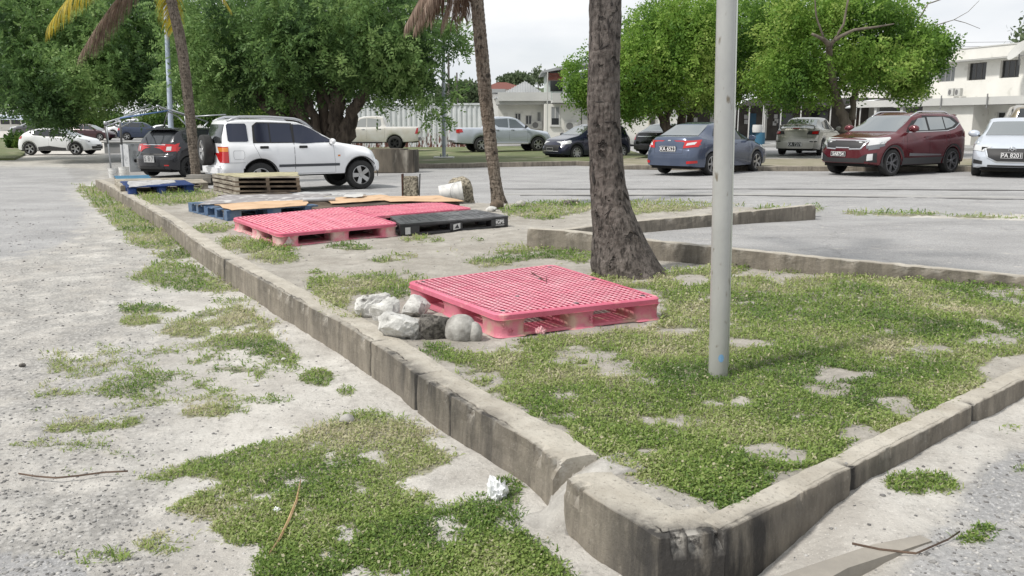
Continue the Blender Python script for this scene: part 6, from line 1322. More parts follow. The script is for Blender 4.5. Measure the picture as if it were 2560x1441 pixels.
UW = [[(1.6, 1.15), (2.35, 1.15), (2.35, 1.50), (2.05, 1.48)], [(2.4, 1.15), (3.15, 1.17), (3.15, 1.52), (2.4, 1.52)], [(3.2, 1.19), (3.8, 1.28), (3.6, 1.48), (3.2, 1.52)]]
PW = [[(1.65, 1.2), (2.45, 1.2), (2.45, 1.66), (2.15, 1.62)], [(2.5, 1.2), (3.15, 1.22), (3.25, 1.3), (3.2, 1.6), (2.5, 1.67)]]
simple('car', 'dark maroon saloon parked behind the white crossover', SEDAN, paint('maroon', (.045, .012, .016), .2), SW, (1.15, 1.85, .66, .54), (1.12, 1.36, .56, .5), 252, 352, True, False, 92, 1.0, hl=[(.2, .68), (.65, .78), (.6, .86), (.25, .8)])
simple('sport_utility_vehicle', 'dark blue sport utility vehicle between the thin tent leg and the white saloon', SUVR, paint('navy', (.03, .045, .085), .3), UW, (1.15, 1.9, .68, .58), (1.15, 1.5, .6, .5), 318, 351.5, False, False, 76, 1.02, tl=[(4.0, .92), (4.24, .88), (4.24, 1.05), (4.0, 1.08)], cat='SUV')
simple('car', 'white saloon parked beside the lamp post, left of the black hatchback', SEDAN, WHITE, SW, (1.15, 1.85, .66, .54), (1.12, 1.36, .56, .5), 384, 351, False, False, 76, .95, tl=[(4.1, .8), (4.34, .78), (4.34, .98), (4.1, .96)])
simple('pickup_truck', 'white pickup truck behind the maroon saloon', PICK, WHITE, PW, (1.32, 1.95, .68, .6), None, 285, 346, True, True, 270, 1.05, cat='pickup truck')
simple('sport_utility_vehicle', 'silver and dark sport utility vehicle at the far left edge under the tree', SUVR, paint('pewter', (.10, .10, .11), .5), UW, (1.15, 1.9, .68, .58), (1.15, 1.5, .6, .5), 12, 343, True, True, 248, 1.06, hl=[(.12, .84), (.6, .92), (.6, 1.0), (.15, .97)], cat='SUV').patch('grille', [(-.5, .7), (.5, .7), (.5, .9), (-.5, .9)], CHROME, 'x', 1, .012) if False else None
oc = simple('sport_utility_vehicle', 'silver and dark sport utility vehicle at the far left edge under the tree', SUVR, paint('pewter', (.14, .14, .15), .5), UW, (1.15, 1.9, .68, .58), (1.15, 1.5, .6, .5), 50, 340, True, True, 236, 1.0, hl=[(.12, .84), (.6, .92), (.6, 1.0), (.15, .97)], cat='SUV')
oc.patch('grille', [(-.6, .72), (.6, .72), (.6, .94), (-.6, .94)], CHROME, 'x', 1, .012); oc.patch('lower_grille', [(-.6, .4), (.6, .4), (.6, .6), (-.6, .6)], TRIMB, 'x', 1, .012)
simple('car', 'dark saloon half hidden under the left tree beside the silver sport utility vehicle', SEDAN, paint('charcoal', (.03, .03, .033), .3), SW, (1.15, 1.85, .66, .54), (1.12, 1.36, .56, .5), 75, 338, False, False, 92, 1.1)
# ================= pickups on the far lawn
SILV = paint('silver blue', (.52, .56, .63), .3, .3); BEIG = mat('dusty silver paint', (.66, .66, .65), .4, .1, c2=(.56, .53, .47), scale=1.2, coat=.4)
c = Car('pickup_truck', 'dusty silver pickup truck facing left in front of the white container', 'pickup truck', PICK, BEIG)
glassset(c, PW, (1.32, 1.95, .68, .6), None, mat('see through glass', (.30, .31, .31), .1), GLASS)
for sg in (1, -1):                                     # head restraints seen behind the glass
    pass
c.sides('taillight', [(5.0, .86), (5.17, .86), (5.17, 1.16), (5.1, 1.16)], REDL, off=.012); c.handle(2.3, 1.08, CHROME); c.handle(3.15, 1.1, CHROME); c.slines([(2.47, .5), (2.47, 1.68)]); c.slines([(3.42, .6), (3.42, 1.2)]); c.slines([(1.5, .5), (1.5, 1.15)])
MB().box2((c.xr-.16, -.8, .50), (c.xr+.05, .8, .68)).build('rear_bumper', CHROME, c.t, bevel=.04); c.wheels(RIMD, 6, 'spoke', .27, .62)
for sg in (1, -1): MB().box2((-.75, sg*.78, .36), (.95, sg*.95, .42)).build('side_step', TRIMB, c.t)
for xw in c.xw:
    for sg in (1, -1): c.ring('arch_lip', xw, c.RA, c.RA*1.08, mat('dark arch ring', (.05, .05, .05), .7), sg, .008)  # dark grey ring round each wheel arch
place_wheel(c, 988, 376, False, True, 270, 1.0, .2)
c = Car('pickup_truck', 'silver-blue pickup truck facing right behind the middle palm', 'pickup truck', PICK, SILV)
glassset(c, [[(1.6, 1.2), (2.45, 1.2), (2.45, 1.66), (2.1, 1.6)], [(2.52, 1.22), (3.05, 1.25), (3.3, 1.45), (3.35, 1.62), (2.52, 1.67)]], (1.32, 1.95, .68, .6), None, mat('smoky glass', (.10, .12, .14), .08, spec=.8), GLASSL)
for sg in (-1, 1): c.patch('taillight', [(sg*.62, .98), (sg*.62, 1.14), (sg*.84, 1.14), (sg*.84, .94)], REDL, 'x', -1, .012)
c.sides('taillight', [(4.88, 1.0), (5.15, .95), (5.15, 1.15), (4.95, 1.15)], REDL, off=.012); c.handle(2.3, 1.1, CHROME); c.handle(3.1, 1.1, CHROME); c.slines([(2.48, .5), (2.48, 1.68)]); c.slines([(3.44, 1.2), (3.3, .9), (2.9, .55)]); c.slines([(1.5, .5), (1.5, 1.15)]); c.mirror(1.62, 1.22, TRIMB)
MB().box2((c.xr-.16, -.5, .50), (c.xr+.05, .5, .60)).build('rear_step', CHROME, c.t); c.wheels(RIM, 6, 'spoke', .27, .62)
for sg in (1, -1): MB().box2((-.8, sg*.80, .40), (.95, sg*.98, .46)).build('side_step', mat('pale step', (.5, .5, .5), .5, .3), c.t)
for xw in c.xw:
    for sg in (1, -1): c.ring('arch_flare', xw, c.RA, c.RA*1.14, mat('grey flare', (.24, .25, .27), .5, .3), sg, .012)
place_wheel(c, 1203, 381, False, False, 72, 1.0, .12)
# ================= small dark hatchback in the middle
c = Car('hatchback', 'small black-blue hatchback half hidden behind the big palm', 'car', HATCH, paint('midnight', (.012, .014, .035), .2, .2))
glassset(c, HW_, (1.08, 1.72, .64, .56), (1.05, 1.36, .56, .5), gw=GLASSL)
c.patch('grille', [(-.48, .36), (.48, .36), (.56, .62), (-.56, .62)], TRIMB, 'x', 1, .012); c.patch('chrome_strip', [(-.5, .36), (.5, .36), (.5, .385), (-.5, .385)], CHROME, 'x', 1, .016)
for sg in (-1, 1): c.patch('headlight', [(sg*.58, .62), (sg*.56, .74), (sg*.80, .80), (sg*.82, .68)], CLRL, 'x', 1, .012)
c.sides('headlight', [(.14, .64), (.5, .72), (.45, .82), (.16, .76)], CLRL, off=.01); c.plate(None, .46, 0, True); c.wheels(RIM, 8, 'spoke'); c.mirror(1.32, 1.0, BLKP); c.sides('taillight', [(3.7, .8), (3.86, .75), (3.86, .98), (3.75, 1.0)], REDL, off=.01)
c.patch('lower_strip', [(-.7, .22), (.7, .22), (.7, .25), (-.7, .25)], CHROME, 'x', 1, .014); place_wheel(c, 1439, 401, True, True, 236, 1.0)
# ================= black saloon behind the blue one
c = Car('car', 'black saloon mostly hidden behind the blue saloon', 'car', SEDAN, paint('gloss black', (.012, .012, .014), .1, .15)); glassset(c, SW, (1.15, 1.85, .66, .54), (1.1, 1.38, .6, .5), gw=GLASSL)
for sg in (-1, 1): c.patch('taillight', [(sg*.62, .72), (sg*.62, .98), (sg*.82, .98), (sg*.82, .72)], REDL, 'x', -1, .012)
c.patch('chrome_strip', [(-.5, .86), (.5, .86), (.5, .89), (-.5, .89)], CHROME, 'x', -1, .012); c.wheels(); place_wheel(c, 1607, 389, False, False, 40, 1.0); c.t.location += Vector((1.3, 0, 0))
# ================= blue saloon
BLUE = paint('slate blue', (.085, .108, .165), .45, .25, (.08, .10, .15))
c = Car('car', 'blue saloon seen from behind, partly hidden by the thick metal pole', 'car', SEDAN, BLUE)
glassset(c, SW, (1.15, 1.85, .66, .54), (1.10, 1.385, .62, .52), gw=GLASSL)
for sg in (-1, 1):
    c.patch('taillight', [(sg*.46, .76), (sg*.50, .95), (sg*.80, .99), (sg*.80, .80)], REDL, 'x', -1, .012); c.patch('taillight_lens', [(sg*.54, .83), (sg*.56, .90), (sg*.74, .93), (sg*.72, .86)], CLRL, 'x', -1, .018, 6, 3)
    c.patch('reflector', [(sg*.60, .34), (sg*.60, .41), (sg*.80, .43), (sg*.80, .36)], REDL, 'x', -1, .012)
c.sides('taillight', [(4.0, .86), (4.30, .78), (4.32, .97), (4.12, .97)], REDL, off=.010); c.line([(-.46, .62), (-.46, .93)], 'x', -1); c.line([(.46, .62), (.46, .93)], 'x', -1); c.line([(-.46, .62), (.46, .62)], 'x', -1); c.line([(-.8, .56), (.8, .56)], 'x', -1, .004)
c.patch('lower_trim', [(-.68, .23), (.68, .23), (.68, .29), (-.68, .29)], TRIMB, 'x', -1, .012); c.plate('XA 6523', .74, 0, False, PLATE, LETW, .50, .16); c.patch('badge', [(-.045, .95), (.045, .95), (.045, .985), (-.045, .985)], CHROME, 'x', -1, .012, 3, 2)
c.slines([(1.4, .35), (1.42, .93)]); c.slines([(2.38, .35), (2.38, 1.4)]); c.slines([(3.3, 1.1), (3.2, .7), (3.05, .5)]); c.handle(2.2, .86, BLUE); c.handle(3.1, .88, BLUE); c.mirror(1.4, .98, BLUE)
c.sides('headlight', [(.25, .62), (.7, .74), (.65, .82), (.3, .74)], CLRL, off=.01); c.wheels(RIM, 5, 'star', None, .70); place_wheel(c, 1772, 438.5, False, False, 44, 1.03)
# ================= champagne saloon
CHAM = paint('champagne', (.42, .41, .37), .45, .3)
c = Car('car', 'champagne saloon with rear wing seen from behind, left of the red SUV', 'car', SEDAN, CHAM); glassset(c, SW, (1.15, 1.85, .66, .54), (1.10, 1.385, .62, .52), gw=GLASSL)
for sg in (-1, 1): c.patch('taillight_housing', [(sg*.42, .82), (sg*.46, .93), (sg*.80, .97), (sg*.80, .80)], TRIMB, 'x', -1, .010); c.patch('taillight', [(sg*.60, .83), (sg*.60, .92), (sg*.78, .94), (sg*.78, .83)], REDL, 'x', -1, .016)
c.plate('XA 7376', .44, 0, False, PLATE, LETW, .48, .17); c.line([(-.5, .60), (.5, .60)], 'x', -1); c.line([(-.5, .60), (-.44, .82)], 'x', -1); c.line([(.5, .60), (.44, .82)], 'x', -1)
c.patch('bumper_vent', [(-.78, .53), (-.55, .53), (-.55, .57), (-.78, .57)], TRIMB, 'x', -1, .01, 4, 2); c.patch('bumper_vent', [(.55, .53), (.78, .53), (.78, .57), (.55, .57)], TRIMB, 'x', -1, .01, 4, 2)
mb = MB(); P_ = [Vector((c.X(4.1), -.66, 1.03)), Vector((c.X(4.22), -.64, 1.15)), Vector((c.X(4.28), -.3, 1.19)), Vector((c.X(4.28), .3, 1.19)), Vector((c.X(4.22), .64, 1.15)), Vector((c.X(4.1), .66, 1.03))]; mb.tube(P_, .028, 8); mb.build('rear_wing', CHAM, c.t, smooth=True)
c.patch('brake_light', [(-.14, 1.03), (.14, 1.03), (.14, 1.06), (-.14, 1.06)], REDL, 'x', -1, .012, 3, 2); c.wheels(); c.mirror(1.4, .98, CHAM); place_wheel(c, 2050, 389, False, False, 33, 1.13)
# ================= red SUV
REDP = paint('deep red', (.125, .016, .022), .35, .25, (.10, .013, .018))
SR = dict(SUVR); SR['bow'] = .22; SR['plan'] = .2
c = Car('sport_utility_vehicle', 'deep red sport utility vehicle facing left with chrome framed grille', 'SUV', SR, REDP)
c.sides('window', [(1.62, 1.15), (2.33, 1.15), (2.33, 1.48), (2.05, 1.46)], GLASSL, off=.006); c.sides('window', [(2.42, 1.16), (3.1, 1.18), (3.1, 1.50), (2.42, 1.49)], GLASSL, off=.006); c.sides('window', [(3.15, 1.19), (3.45, 1.24), (3.66, 1.33), (3.45, 1.46), (3.15, 1.50)], GLASSL, off=.006)
c.sides('window_frame', [(1.42, 1.10), (3.2, 1.135), (3.55, 1.2), (3.85, 1.33), (3.6, 1.51), (2.1, 1.535), (1.95, 1.5)], TRIMB, off=.002); c.slines([(1.42, 1.10), (3.2, 1.135), (3.55, 1.2), (3.87, 1.34)], w=.022, m_=CHROME, name='chrome_strip')
c.patch('windscreen', [(c.X(1.16), -.70), (c.X(1.92), -.6), (c.X(1.92), .6), (c.X(1.16), .70)], GLASSL, 'z', 1, .006, 10, 12); c.patch('rear_window', [(-.6, 1.16), (.6, 1.16), (.5, 1.5), (-.5, 1.5)], GLASS, 'x', -1, .01)
c.patch('grille', [(-.52, .70), (-.60, .88), (.60, .88), (.52, .70)], TRIMB, 'x', 1, .012, 16); 
for P_ in ([(-.62, .90), (.62, .90)], [(-.62, .90), (-.50, .70)], [(.62, .90), (.50, .70)], [(-.50, .695), (-.2, .685)], [(.50, .695), (.2, .685)], [(-.2, .715), (.2, .715)]): c.line(P_, 'x', 1, .045, CHROME, 'grille_frame')
for sg in (-1, 1):
    c.patch('headlight', [(sg*.62, .77), (sg*.63, .90), (sg*.84, .96), (sg*.86, .82)], CLRL, 'x', 1, .012); c.patch('lower_headlight', [(sg*.66, .66), (sg*.66, .75), (sg*.84, .79), (sg*.84, .70)], mat('grey lamp', (.12, .13, .14), .15, coat=.8), 'x', 1, .012)
    c.patch('fog_lamp', [(sg*.66, .40), (sg*.66, .56), (sg*.76, .58), (sg*.76, .42)], CLRL, 'x', 1, .018, 4, 3); c.patch('fog_surround', [(sg*.44, .45), (sg*.5, .40), (sg*.82, .36), (sg*.82, .60), (sg*.62, .56)], TRIMB, 'x', 1, .010)
c.sides('headlight', [(.10, .84), (.75, .955), (.78, .985), (.12, .95)], CLRL, off=.012); c.sides('lower_headlight', [(.12, .70), (.50, .77), (.50, .88), (.14, .80)], _M['grey lamp'], off=.010)
c.patch('lower_grille', [(-.60, .35), (-.62, .46), (.62, .46), (.60, .35)], TRIMB, 'x', 1, .012); c.patch('skid_plate', [(-.62, .27), (-.6, .335), (.6, .335), (.62, .27)], mat('silver skid', (.5, .5, .5), .35, .6), 'x', 1, .016)
c.plate('SA8754', .56, -.10, True, PLATE, LETW, .44, .12); c.patch('badge', [(-.07, .965), (.07, .965), (.06, .99), (-.06, .99)], CHROME, 'x', 1, .012, 3, 2)
c.sides('sill_cladding', [(1.25, .29), (3.1, .29), (3.1, .46), (1.25, .46)], CLAD, off=.012); c.sides('door_strip', [(1.5, .58), (2.9, .53), (2.9, .50), (1.5, .50)], mat('silver grey strip', (.2, .2, .21), .4, .4), off=.013)
for xw in c.xw:
    for sg in (1, -1): c.ring('arch_cladding', xw, c.RA, c.RA*1.2, CLAD, sg, .012, -20, 200)
c.slines([(1.42, .5), (1.38, 1.08)]); c.slines([(2.37, .5), (2.37, 1.5)]); c.slines([(3.3, 1.15), (3.25, .85), (3.0, .55)]); c.handle(2.2, .98, REDP); c.handle(3.12, 1.02, REDP); c.mirror(1.5, 1.15, REDP, 1.25); c.rails(1.9, 3.6, CHROME, .05)
mb = MB(); mb.prism([(0, -.6), (-.24, -.5), (-.24, .5), (0, .6)], 0, .04); mb.map(lambda v: v+Vector((c.X(3.86), 0, 1.53))); mb.build('spoiler', REDP, c.t, bevel=.01); c.sides('taillight', [(3.95, .98), (4.24, .95), (4.26, 1.1), (4.0, 1.12)], REDL, off=.01)
c.wheels(mat('grey alloy', (.2, .2, .21), .35, .6), 5, 'twin', .23, .72); place_wheel(c, 2220, 441, True, True, 238, 1.08)
# ================= silver hatchback at the right edge
SIL = paint('bright silver', (.58, .62, .68), .35, .28)
HM = dict(HATCH); HM.update(L=4.46, W=1.795, wb=2.70, fo=.93, r=.32, top=[(0, .55), (.04, .68), (.2, .80), (1.1, .97), (1.3, 1.0), (2.05, 1.36), (2.5, 1.46), (3.4, 1.44), (3.9, 1.36), (4.1, 1.2), (4.38, .95), (4.42, .86), (4.46, .6)], belt=[(0, .5), (.3, .76), (1.35, .94), (3.2, 1.0), (3.9, 1.06), (4.3, .93), (4.46, .66)], bow=.26, plan=.2)
c = Car('hatchback', 'bright silver hatchback with black grille cut by the right edge', 'car', HM, SIL); glassset(c, [[(1.7, .98), (2.55, .98), (2.55, 1.38), (2.25, 1.35)], [(2.6, .98), (3.4, 1.02), (3.4, 1.36), (2.6, 1.38)]], (1.32, 2.05, .68, .58), (1.0, 1.34, .56, .5), gw=GLASSL)
c.patch('grille', [(-.56, .70), (-.50, .50), (-.30, .40), (.30, .40), (.50, .50), (.56, .70)], TRIMB, 'x', 1, .012, 20)
for P_ in ([(-.60, .70), (-.52, .49), (-.32, .385), (.32, .385), (.52, .49), (.60, .70)],): c.line(P_, 'x', 1, .035, CHROME, 'grille_frame')
for z in (.48, .54, .60, .66): c.line([(-.5, z), (.5, z)], 'x', 1, .010, mat('grille slat', (.10, .10, .11), .4), 'grille_slat')
for sg in (-1, 1): c.patch('headlight', [(sg*.60, .62), (sg*.60, .72), (sg*.82, .78), (sg*.86, .66)], CLRL, 'x', 1, .012); c.patch('fog_surround', [(sg*.62, .32), (sg*.62, .40), (sg*.82, .44), (sg*.82, .34)], TRIMB, 'x', 1, .012)
c.patch('lower_grille', [(-.55, .24), (-.5, .31), (.5, .31), (.55, .24)], TRIMB, 'x', 1, .012); c.plate('PA 8201', .545, 0, True, PLATE, LETW, .46, .14); c.sides('headlight', [(.16, .64), (.6, .74), (.55, .82), (.2, .74)], CLRL, off=.01)
h_, n_ = c.cast('x', 0, .67, 1); mb = MB(); Mq = Matrix.Translation(h_+Vector((.02, 0, 0))) @ Matrix.Rotation(PI/2, 4, 'Y'); mb.lathe([(.075, 0), (.085, .006), (.075, .012), (.066, .006)], 24, Mq, True); mb.tube([h_+Vector((.03, -.06, .03)), h_+Vector((.03, -.02, .0)), h_+Vector((.03, 0, -.025)), h_+Vector((.03, .02, .0)), h_+Vector((.03, .06, .03))], .010, 6); mb.build('emblem', CHROME, c.t, smooth=True)
c.wheels(); c.mirror(1.6, 1.0, SIL, 1.2); place_wheel(c, 2440, 439, True, False, 212, 1.08)
# ================= gold van behind it
c = Car('sport_utility_vehicle', 'pale gold sport utility vehicle behind the silver hatchback at the right edge', 'SUV', SUVR, paint('gold', (.30, .26, .20), .45, .3)); glassset(c, UW, (1.15, 1.9, .68, .58), (1.16, 1.5, .66, .56))
for sg in (-1, 1): c.patch('taillight', [(sg*.70, .86), (sg*.70, 1.10), (sg*.84, 1.10), (sg*.84, .86)], REDL, 'x', -1, .012)
c.wheels(); place_wheel(c, 2510, 402, False, True, 24, 1.25)
# ---------------------------------------------------------------- far lawn, median, pavements
def slab(name, outline, dz, m_, label, h=.14, a=None):
    "flat raised area from its outline in photo pixels"
    P_ = [AT(x, y, dz) for x, y in outline]; n = len(P_); me = bpy.data.meshes.new(name)
    vs = [tuple(p) for p in P_]+[(p.x, p.y, p.z-h) for p in P_]; me.from_pydata(vs, [], [tuple(range(n)), tuple(range(2*n-1, n-1, -1))]+[(i, n+i, n+(i+1) % n, (i+1) % n) for i in range(n)])
    bm = bmesh.new(); bm.from_mesh(me); bmesh.ops.recalc_face_normals(bm, faces=bm.faces); bm.to_mesh(me); bm.free()
    for k_, v_ in (a or {}).items(): attr(me, k_, np.full(2*n, v_))
    return struct(link(name, me, m_), label)
LAWN = mat('far lawn', (.085, .12, .04), .95, c2=(.15, .155, .075), scale=1.2, lo=.35, hi=.65, bump=.5, bscale=60, c3=(.26, .24, .17), s3=.7, lo3=.56, hi3=.68)
slab('lawn', [(1040, 409), (1180, 407), (1330, 404), (1440, 402), (1560, 401), (1620, 390), (1560, 372), (1380, 366), (1200, 366), (900, 366), (760, 372), (900, 404)], .12, LAWN, 'far green lawn behind its kerb')
DIRTM = mat('median dirt', (.30, .265, .21), .95, c2=(.20, .19, .12), scale=1.5, lo=.35, hi=.65, bump=.5, bscale=40)
slab('median', [(1480, 411), (1560, 412), (1900, 415), (2300, 416), (2800, 416), (2800, 398), (2300, 398), (1900, 398), (1560, 398)], .13, DIRTM, 'sandy planted strip between the car park lanes')
def k2(pts, dz, label, w=.14, bot=-.05, m_=None):
    return kerb('kerb', pts, dz, w, 1, label, .3, [], lambda x, y, f: .7*sstep(fbm(x, y, .8), .35, .6)*(1-f*.7), bot=bot, step=lambda y: .25)
k2([(1040, 410), (1180, 408), (1330, 405), (1440, 403), (1472, 404)], .17, 'long low dark kerb along the front of the far lawn', .2)
k2([(1480, 412), (1560, 413), (1900, 416), (2300, 417), (2800, 417)], .15, 'long low kerb under the parked cars, along the front of the sandy strip', .15)
k2([(1560, 397), (1900, 397), (2300, 397), (2800, 397)], .15, 'long low kerb along the back of the sandy strip', .15)
PAV = mat('pale pavement', (.34, .34, .33), .9, c2=(.26, .26, .255), scale=1, bump=.2)
slab('pavement', [(1200, 352), (1560, 352), (2100, 366), (2800, 376), (2800, 360), (2300, 350), (1500, 344), (1200, 344)], .14, PAV, 'pale pavement in front of the buildings')
slab('low_platform', [(330, 356), (420, 356), (470, 352), (260, 352)], .45, PAV, 'low pale concrete platform beyond the buckets', .4)
# concrete edging strip, front right corner
P_ = [(2010, 1480), (2120, 1420), (2260, 1375), (2330, 1352), (2300, 1338), (2180, 1362), (1990, 1425), (1800, 1500)]
slab('concrete_strip', P_, .118, mat('smooth sandy concrete', (.31, .285, .245), .9, c2=(.25, .23, .2), scale=6, bump=.3), 'smooth worn concrete edging strip in the sand at the front right', .05)
jn = mat('pale joint filler', (.36, .355, .34), .9, c2=(.30, .295, .285), scale=3); jd = mat('dark joint', (.08, .08, .08), .95)
for P_, z_, m_, lb in (([(1260, 484), (1800, 483), (2700, 494), (2700, 497), (1800, 487), (1260, 487)], .012, jn, 'long pale joint strip across the grey car park'), ([(1260, 472), (2000, 472), (2700, 476), (2700, 476.7), (2000, 472.7), (1260, 472.7)], .012, jd, 'long dark crack line across the grey car park'), ([(1300, 488.4), (1900, 488.6), (2700, 500.4), (2700, 501), (1900, 489.2), (1300, 489)], .010, jd, 'thin dark line beside the pale joint strip')): slab('paving_joint', P_, z_, m_, lb, .02)
# verge bank on the far left
slab('grass_bank', [(-300, 400), (36, 396), (62, 384), (58, 356), (30, 345), (-300, 342)], .10, LAWN, 'grassy bank left of the white crossover', .2)
# ---------------------------------------------------------------- shipping container
def corr(x0, x1, z0, z1, d, wv, m_, name, parent, y=0.):
    mb = MB(); n = int((x1-x0)/wv); vs = []
    for i in range(n):
        a = x0+(x1-x0)*i/n; w = (x1-x0)/n
        for f, o in ((0, 0), (.3, 0), (.45, d), (.8, d), (.95, 0)): vs.append((a+f*w, y-o))
    vs.append((x1, y)); V_ = [(x, yy, z0) for x, yy in vs]+[(x, yy, z1) for x, yy in vs]; k = len(vs)
    mb.add(V_, [(i, i+1, k+i+1, k+i) for i in range(k-1)]); return mb.build(name, m_, parent, recalc=False)
def rustwall():
    m = mat('rusting white steel', (.66, .68, .70), .55, .05, c2=(.56, .58, .60), scale=1.5, bump=.1); t = m.node_tree; b = t.nodes['Principled BSDF']; L = t.links.new
    src = b.inputs['Base Color'].links[0].from_socket; tcn = N(t, 'ShaderNodeTexCoord'); sx = N(t, 'ShaderNodeSeparateXYZ'); L(tcn.outputs['Object'], sx.inputs[0])
    mp = N(t, 'ShaderNodeMapping'); mp.inputs['Scale'].default_value = (3.2, 1, 1.); L(tcn.outputs['Object'], mp.inputs[0]); n = N(t, 'ShaderNodeTexNoise'); n.inputs['Scale'].default_value = 1.7; n.inputs['Detail'].default_value = 8; n.inputs['Roughness'].default_value = .7; L(mp.outputs[0], n.inputs[0])
    mr = N(t, 'ShaderNodeMapRange'); mr.inputs[1].default_value = 0.; mr.inputs[2].default_value = 2.6; mr.inputs[3].default_value = .17; mr.inputs[4].default_value = -.16; L(sx.outputs[2], mr.inputs[0])
    ad = N(t, 'ShaderNodeMath', operation='ADD'); L(n.outputs[0], ad.inputs[0]); L(mr.outputs[0], ad.inputs[1]); m2 = N(t, 'ShaderNodeMapRange'); m2.inputs[1].default_value = .60; m2.inputs[2].default_value = .66; L(ad.outputs[0], m2.inputs[0])
    x = N(t, 'ShaderNodeMix', data_type='RGBA'); x.inputs[7].default_value = (.14, .055, .04, 1); L(m2.outputs[0], x.inputs[0]); L(src, x.inputs[6]); L(x.outputs[2], b.inputs['Base Color']); return m
RW = rustwall(); Y = 54.; pL = PD(880, 372, Y); pR = PD(1206, 372, Y); t = thing('shipping_container', 'white rust-streaked corrugated container behind the two pickups', 'container', (pL.x, Y, float(G(pL.x, Y))+.1)); Lc = pR.x-pL.x; Hc = 2.75
corr(0, Lc, .12, Hc-.08, .05, .30, RW, 'corrugated_wall', t)
MB().box2((0, .01, .1), (Lc, 2.4, Hc-.1)).build('inner_shell', RW, t)
mb = MB(); mb.box2((-.02, -.08, Hc-.12), (Lc+.02, 2.44, Hc)); mb.build('top_rail', RW, t); MB().box2((-.02, -.08, 0), (Lc+.02, 2.44, .13)).build('bottom_rail', RW, t)
for x in (-.02, Lc-.1): MB().box2((x, -.085, .131), (x+.14, .02, Hc-.121)).build('corner_post', RW, t)
vp = PD(1119, 248, Y+.8); tv = thing('vent_pipe', 'grey roof vent on top of the white container', 'vent', (vp.x, vp.y, t.location.z+Hc)); MB().tube([(0, 0, -.1), (0, 0, .35)], .17, 14).build('pipe', mat('pale vent metal', (.4, .4, .4), .5, .4), tv, smooth=True, ang=40)
mb = MB()
for k in range(8): a = k*PI/4; mb.tube([(.2*math.cos(a), .2*math.sin(a), .32), (.26*math.cos(a), .26*math.sin(a), .5), (.12*math.cos(a), .12*math.sin(a), .68)], .03, 5)
mb.build('turbine', mat('dark vent metal', (.12, .11, .10), .6, .4), tv)
for x, y0, y1, w, lb in ((1122, 250, 137, 2.6, 'tall weathered timber post beyond the container, beside the galvanised pole'), (1143, 250, 182, 1.8, 'shorter weathered timber post beyond the container')):
    a = PD(x, y0, 56); b = PD(x-1, y1, 56); g0 = float(G(a.x, 56)); tp_ = thing('timber_post', lb, 'post', (a.x, 56, g0)); MB().tube([(0, 0, 0), (b.x-a.x, 0, b.z-g0)], [w*S(56)*1.1, w*S(56)], 8).build('shaft', mat('grey timber', (.10, .09, .085), .9), tp_)
# ---------------------------------------------------------------- buildings
WALL = mat('white painted wall', (.72, .71, .67), .85, c2=(.65, .64, .60), scale=.6, bump=.08, bscale=20, c3=(.46, .45, .41), s3=1.4, lo3=.6, hi3=.75)
WALLG = mat('grey white fascia', (.52, .52, .50), .85, c2=(.46, .46, .45), scale=.7); DARKG = mat('dark window glass', (.02, .022, .024), .1, spec=.6); FRM = mat('white window frame', (.55, .55, .54), .6); ACM = mat('air conditioner casing', (.45, .45, .43), .6); ROOFG = mat('grey ribbed roof', (.34, .35, .35), .55, .1, c2=(.28, .29, .29), scale=.6)
CURT = mat('curtain behind glass', (.25, .26, .27), .5)
def frame(p1, p2):
    "local frame of a wall: x along p1->p2, y away behind, origin at p1"
    d = Vector((p2.x-p1.x, p2.y-p1.y, 0)); L_ = d.length; return L_, math.atan2(d.y, d.x)
def wallbox(t, name, x0, x1, y0, y1, z0, z1, m_, bev=0.): return MB().box2((x0, y0, z0), (x1, y1, z1)).build(name, m_, t, bevel=bev)
def window(t, x0, x1, z0, z1, y=0., nm=2, m_=DARKG, fm=FRM, deep=.08, sill=True):
    "a recessed looking window standing in the wall at depth y"
    w = MB(); e = .05; w.box2((x0, y-.03, z0), (x1, y+.02, z0+e)); w.box2((x0, y-.03, z1-e), (x1, y+.02, z1)); 
    for k in range(nm+1): xx = x0+(x1-x0-e)*k/nm; w.box2((xx, y-.028, z0+e), (xx+e, y+.02, z1-e))
    o = w.build('window', fm, t); MB().box2((x0+.02, y-.012, z0+.02), (x1-.02, y+.01, z1-.02)).build('pane', m_, o)
    if sill: MB().box2((x0-.06, y-.1, z0-.07), (x1+.06, y+.02, z0-.004)).build('sill', fm, o)
    return o
def wall_with_holes(t, name, x0, x1, z0, z1, holes, th, m_, y=0.):
    mb = MB(); hs = sorted(holes); cx = x0
    for a, b, c, d in hs:
        if a > cx: mb.box2((cx, y, z0), (a, y+th, z1))
        if c > z0: mb.box2((a, y, z0), (b, y+th, c))
        if d < z1: mb.box2((a, y, d), (b, y+th, z1))
        cx = b
    if cx < x1: mb.box2((cx, y, z0), (x1, y+th, z1))
    return mb.build(name, m_, t)
def acunit(t_or_loc, label, rz=0., s=1., group=None):
    t = thing('air_conditioner', label, 'air conditioner', t_or_loc, rz, group, s); MB().box2((-.42, -.3, 0), (.42, .02, .6)).build('casing', ACM, t, bevel=.02)
    MB().lathe([(0, .002), (.22, .002), (.22, 0)], 20, Matrix.Translation((-.12, -.302, .3)) @ Matrix.Rotation(PI/2, 4, 'X')).build('fan_grille', mat('fan grille', (.14, .14, .14), .6), t); MB().box2((.2, -.308, .42), (.38, -.302, .5)).build('plate', FRM, t); return t
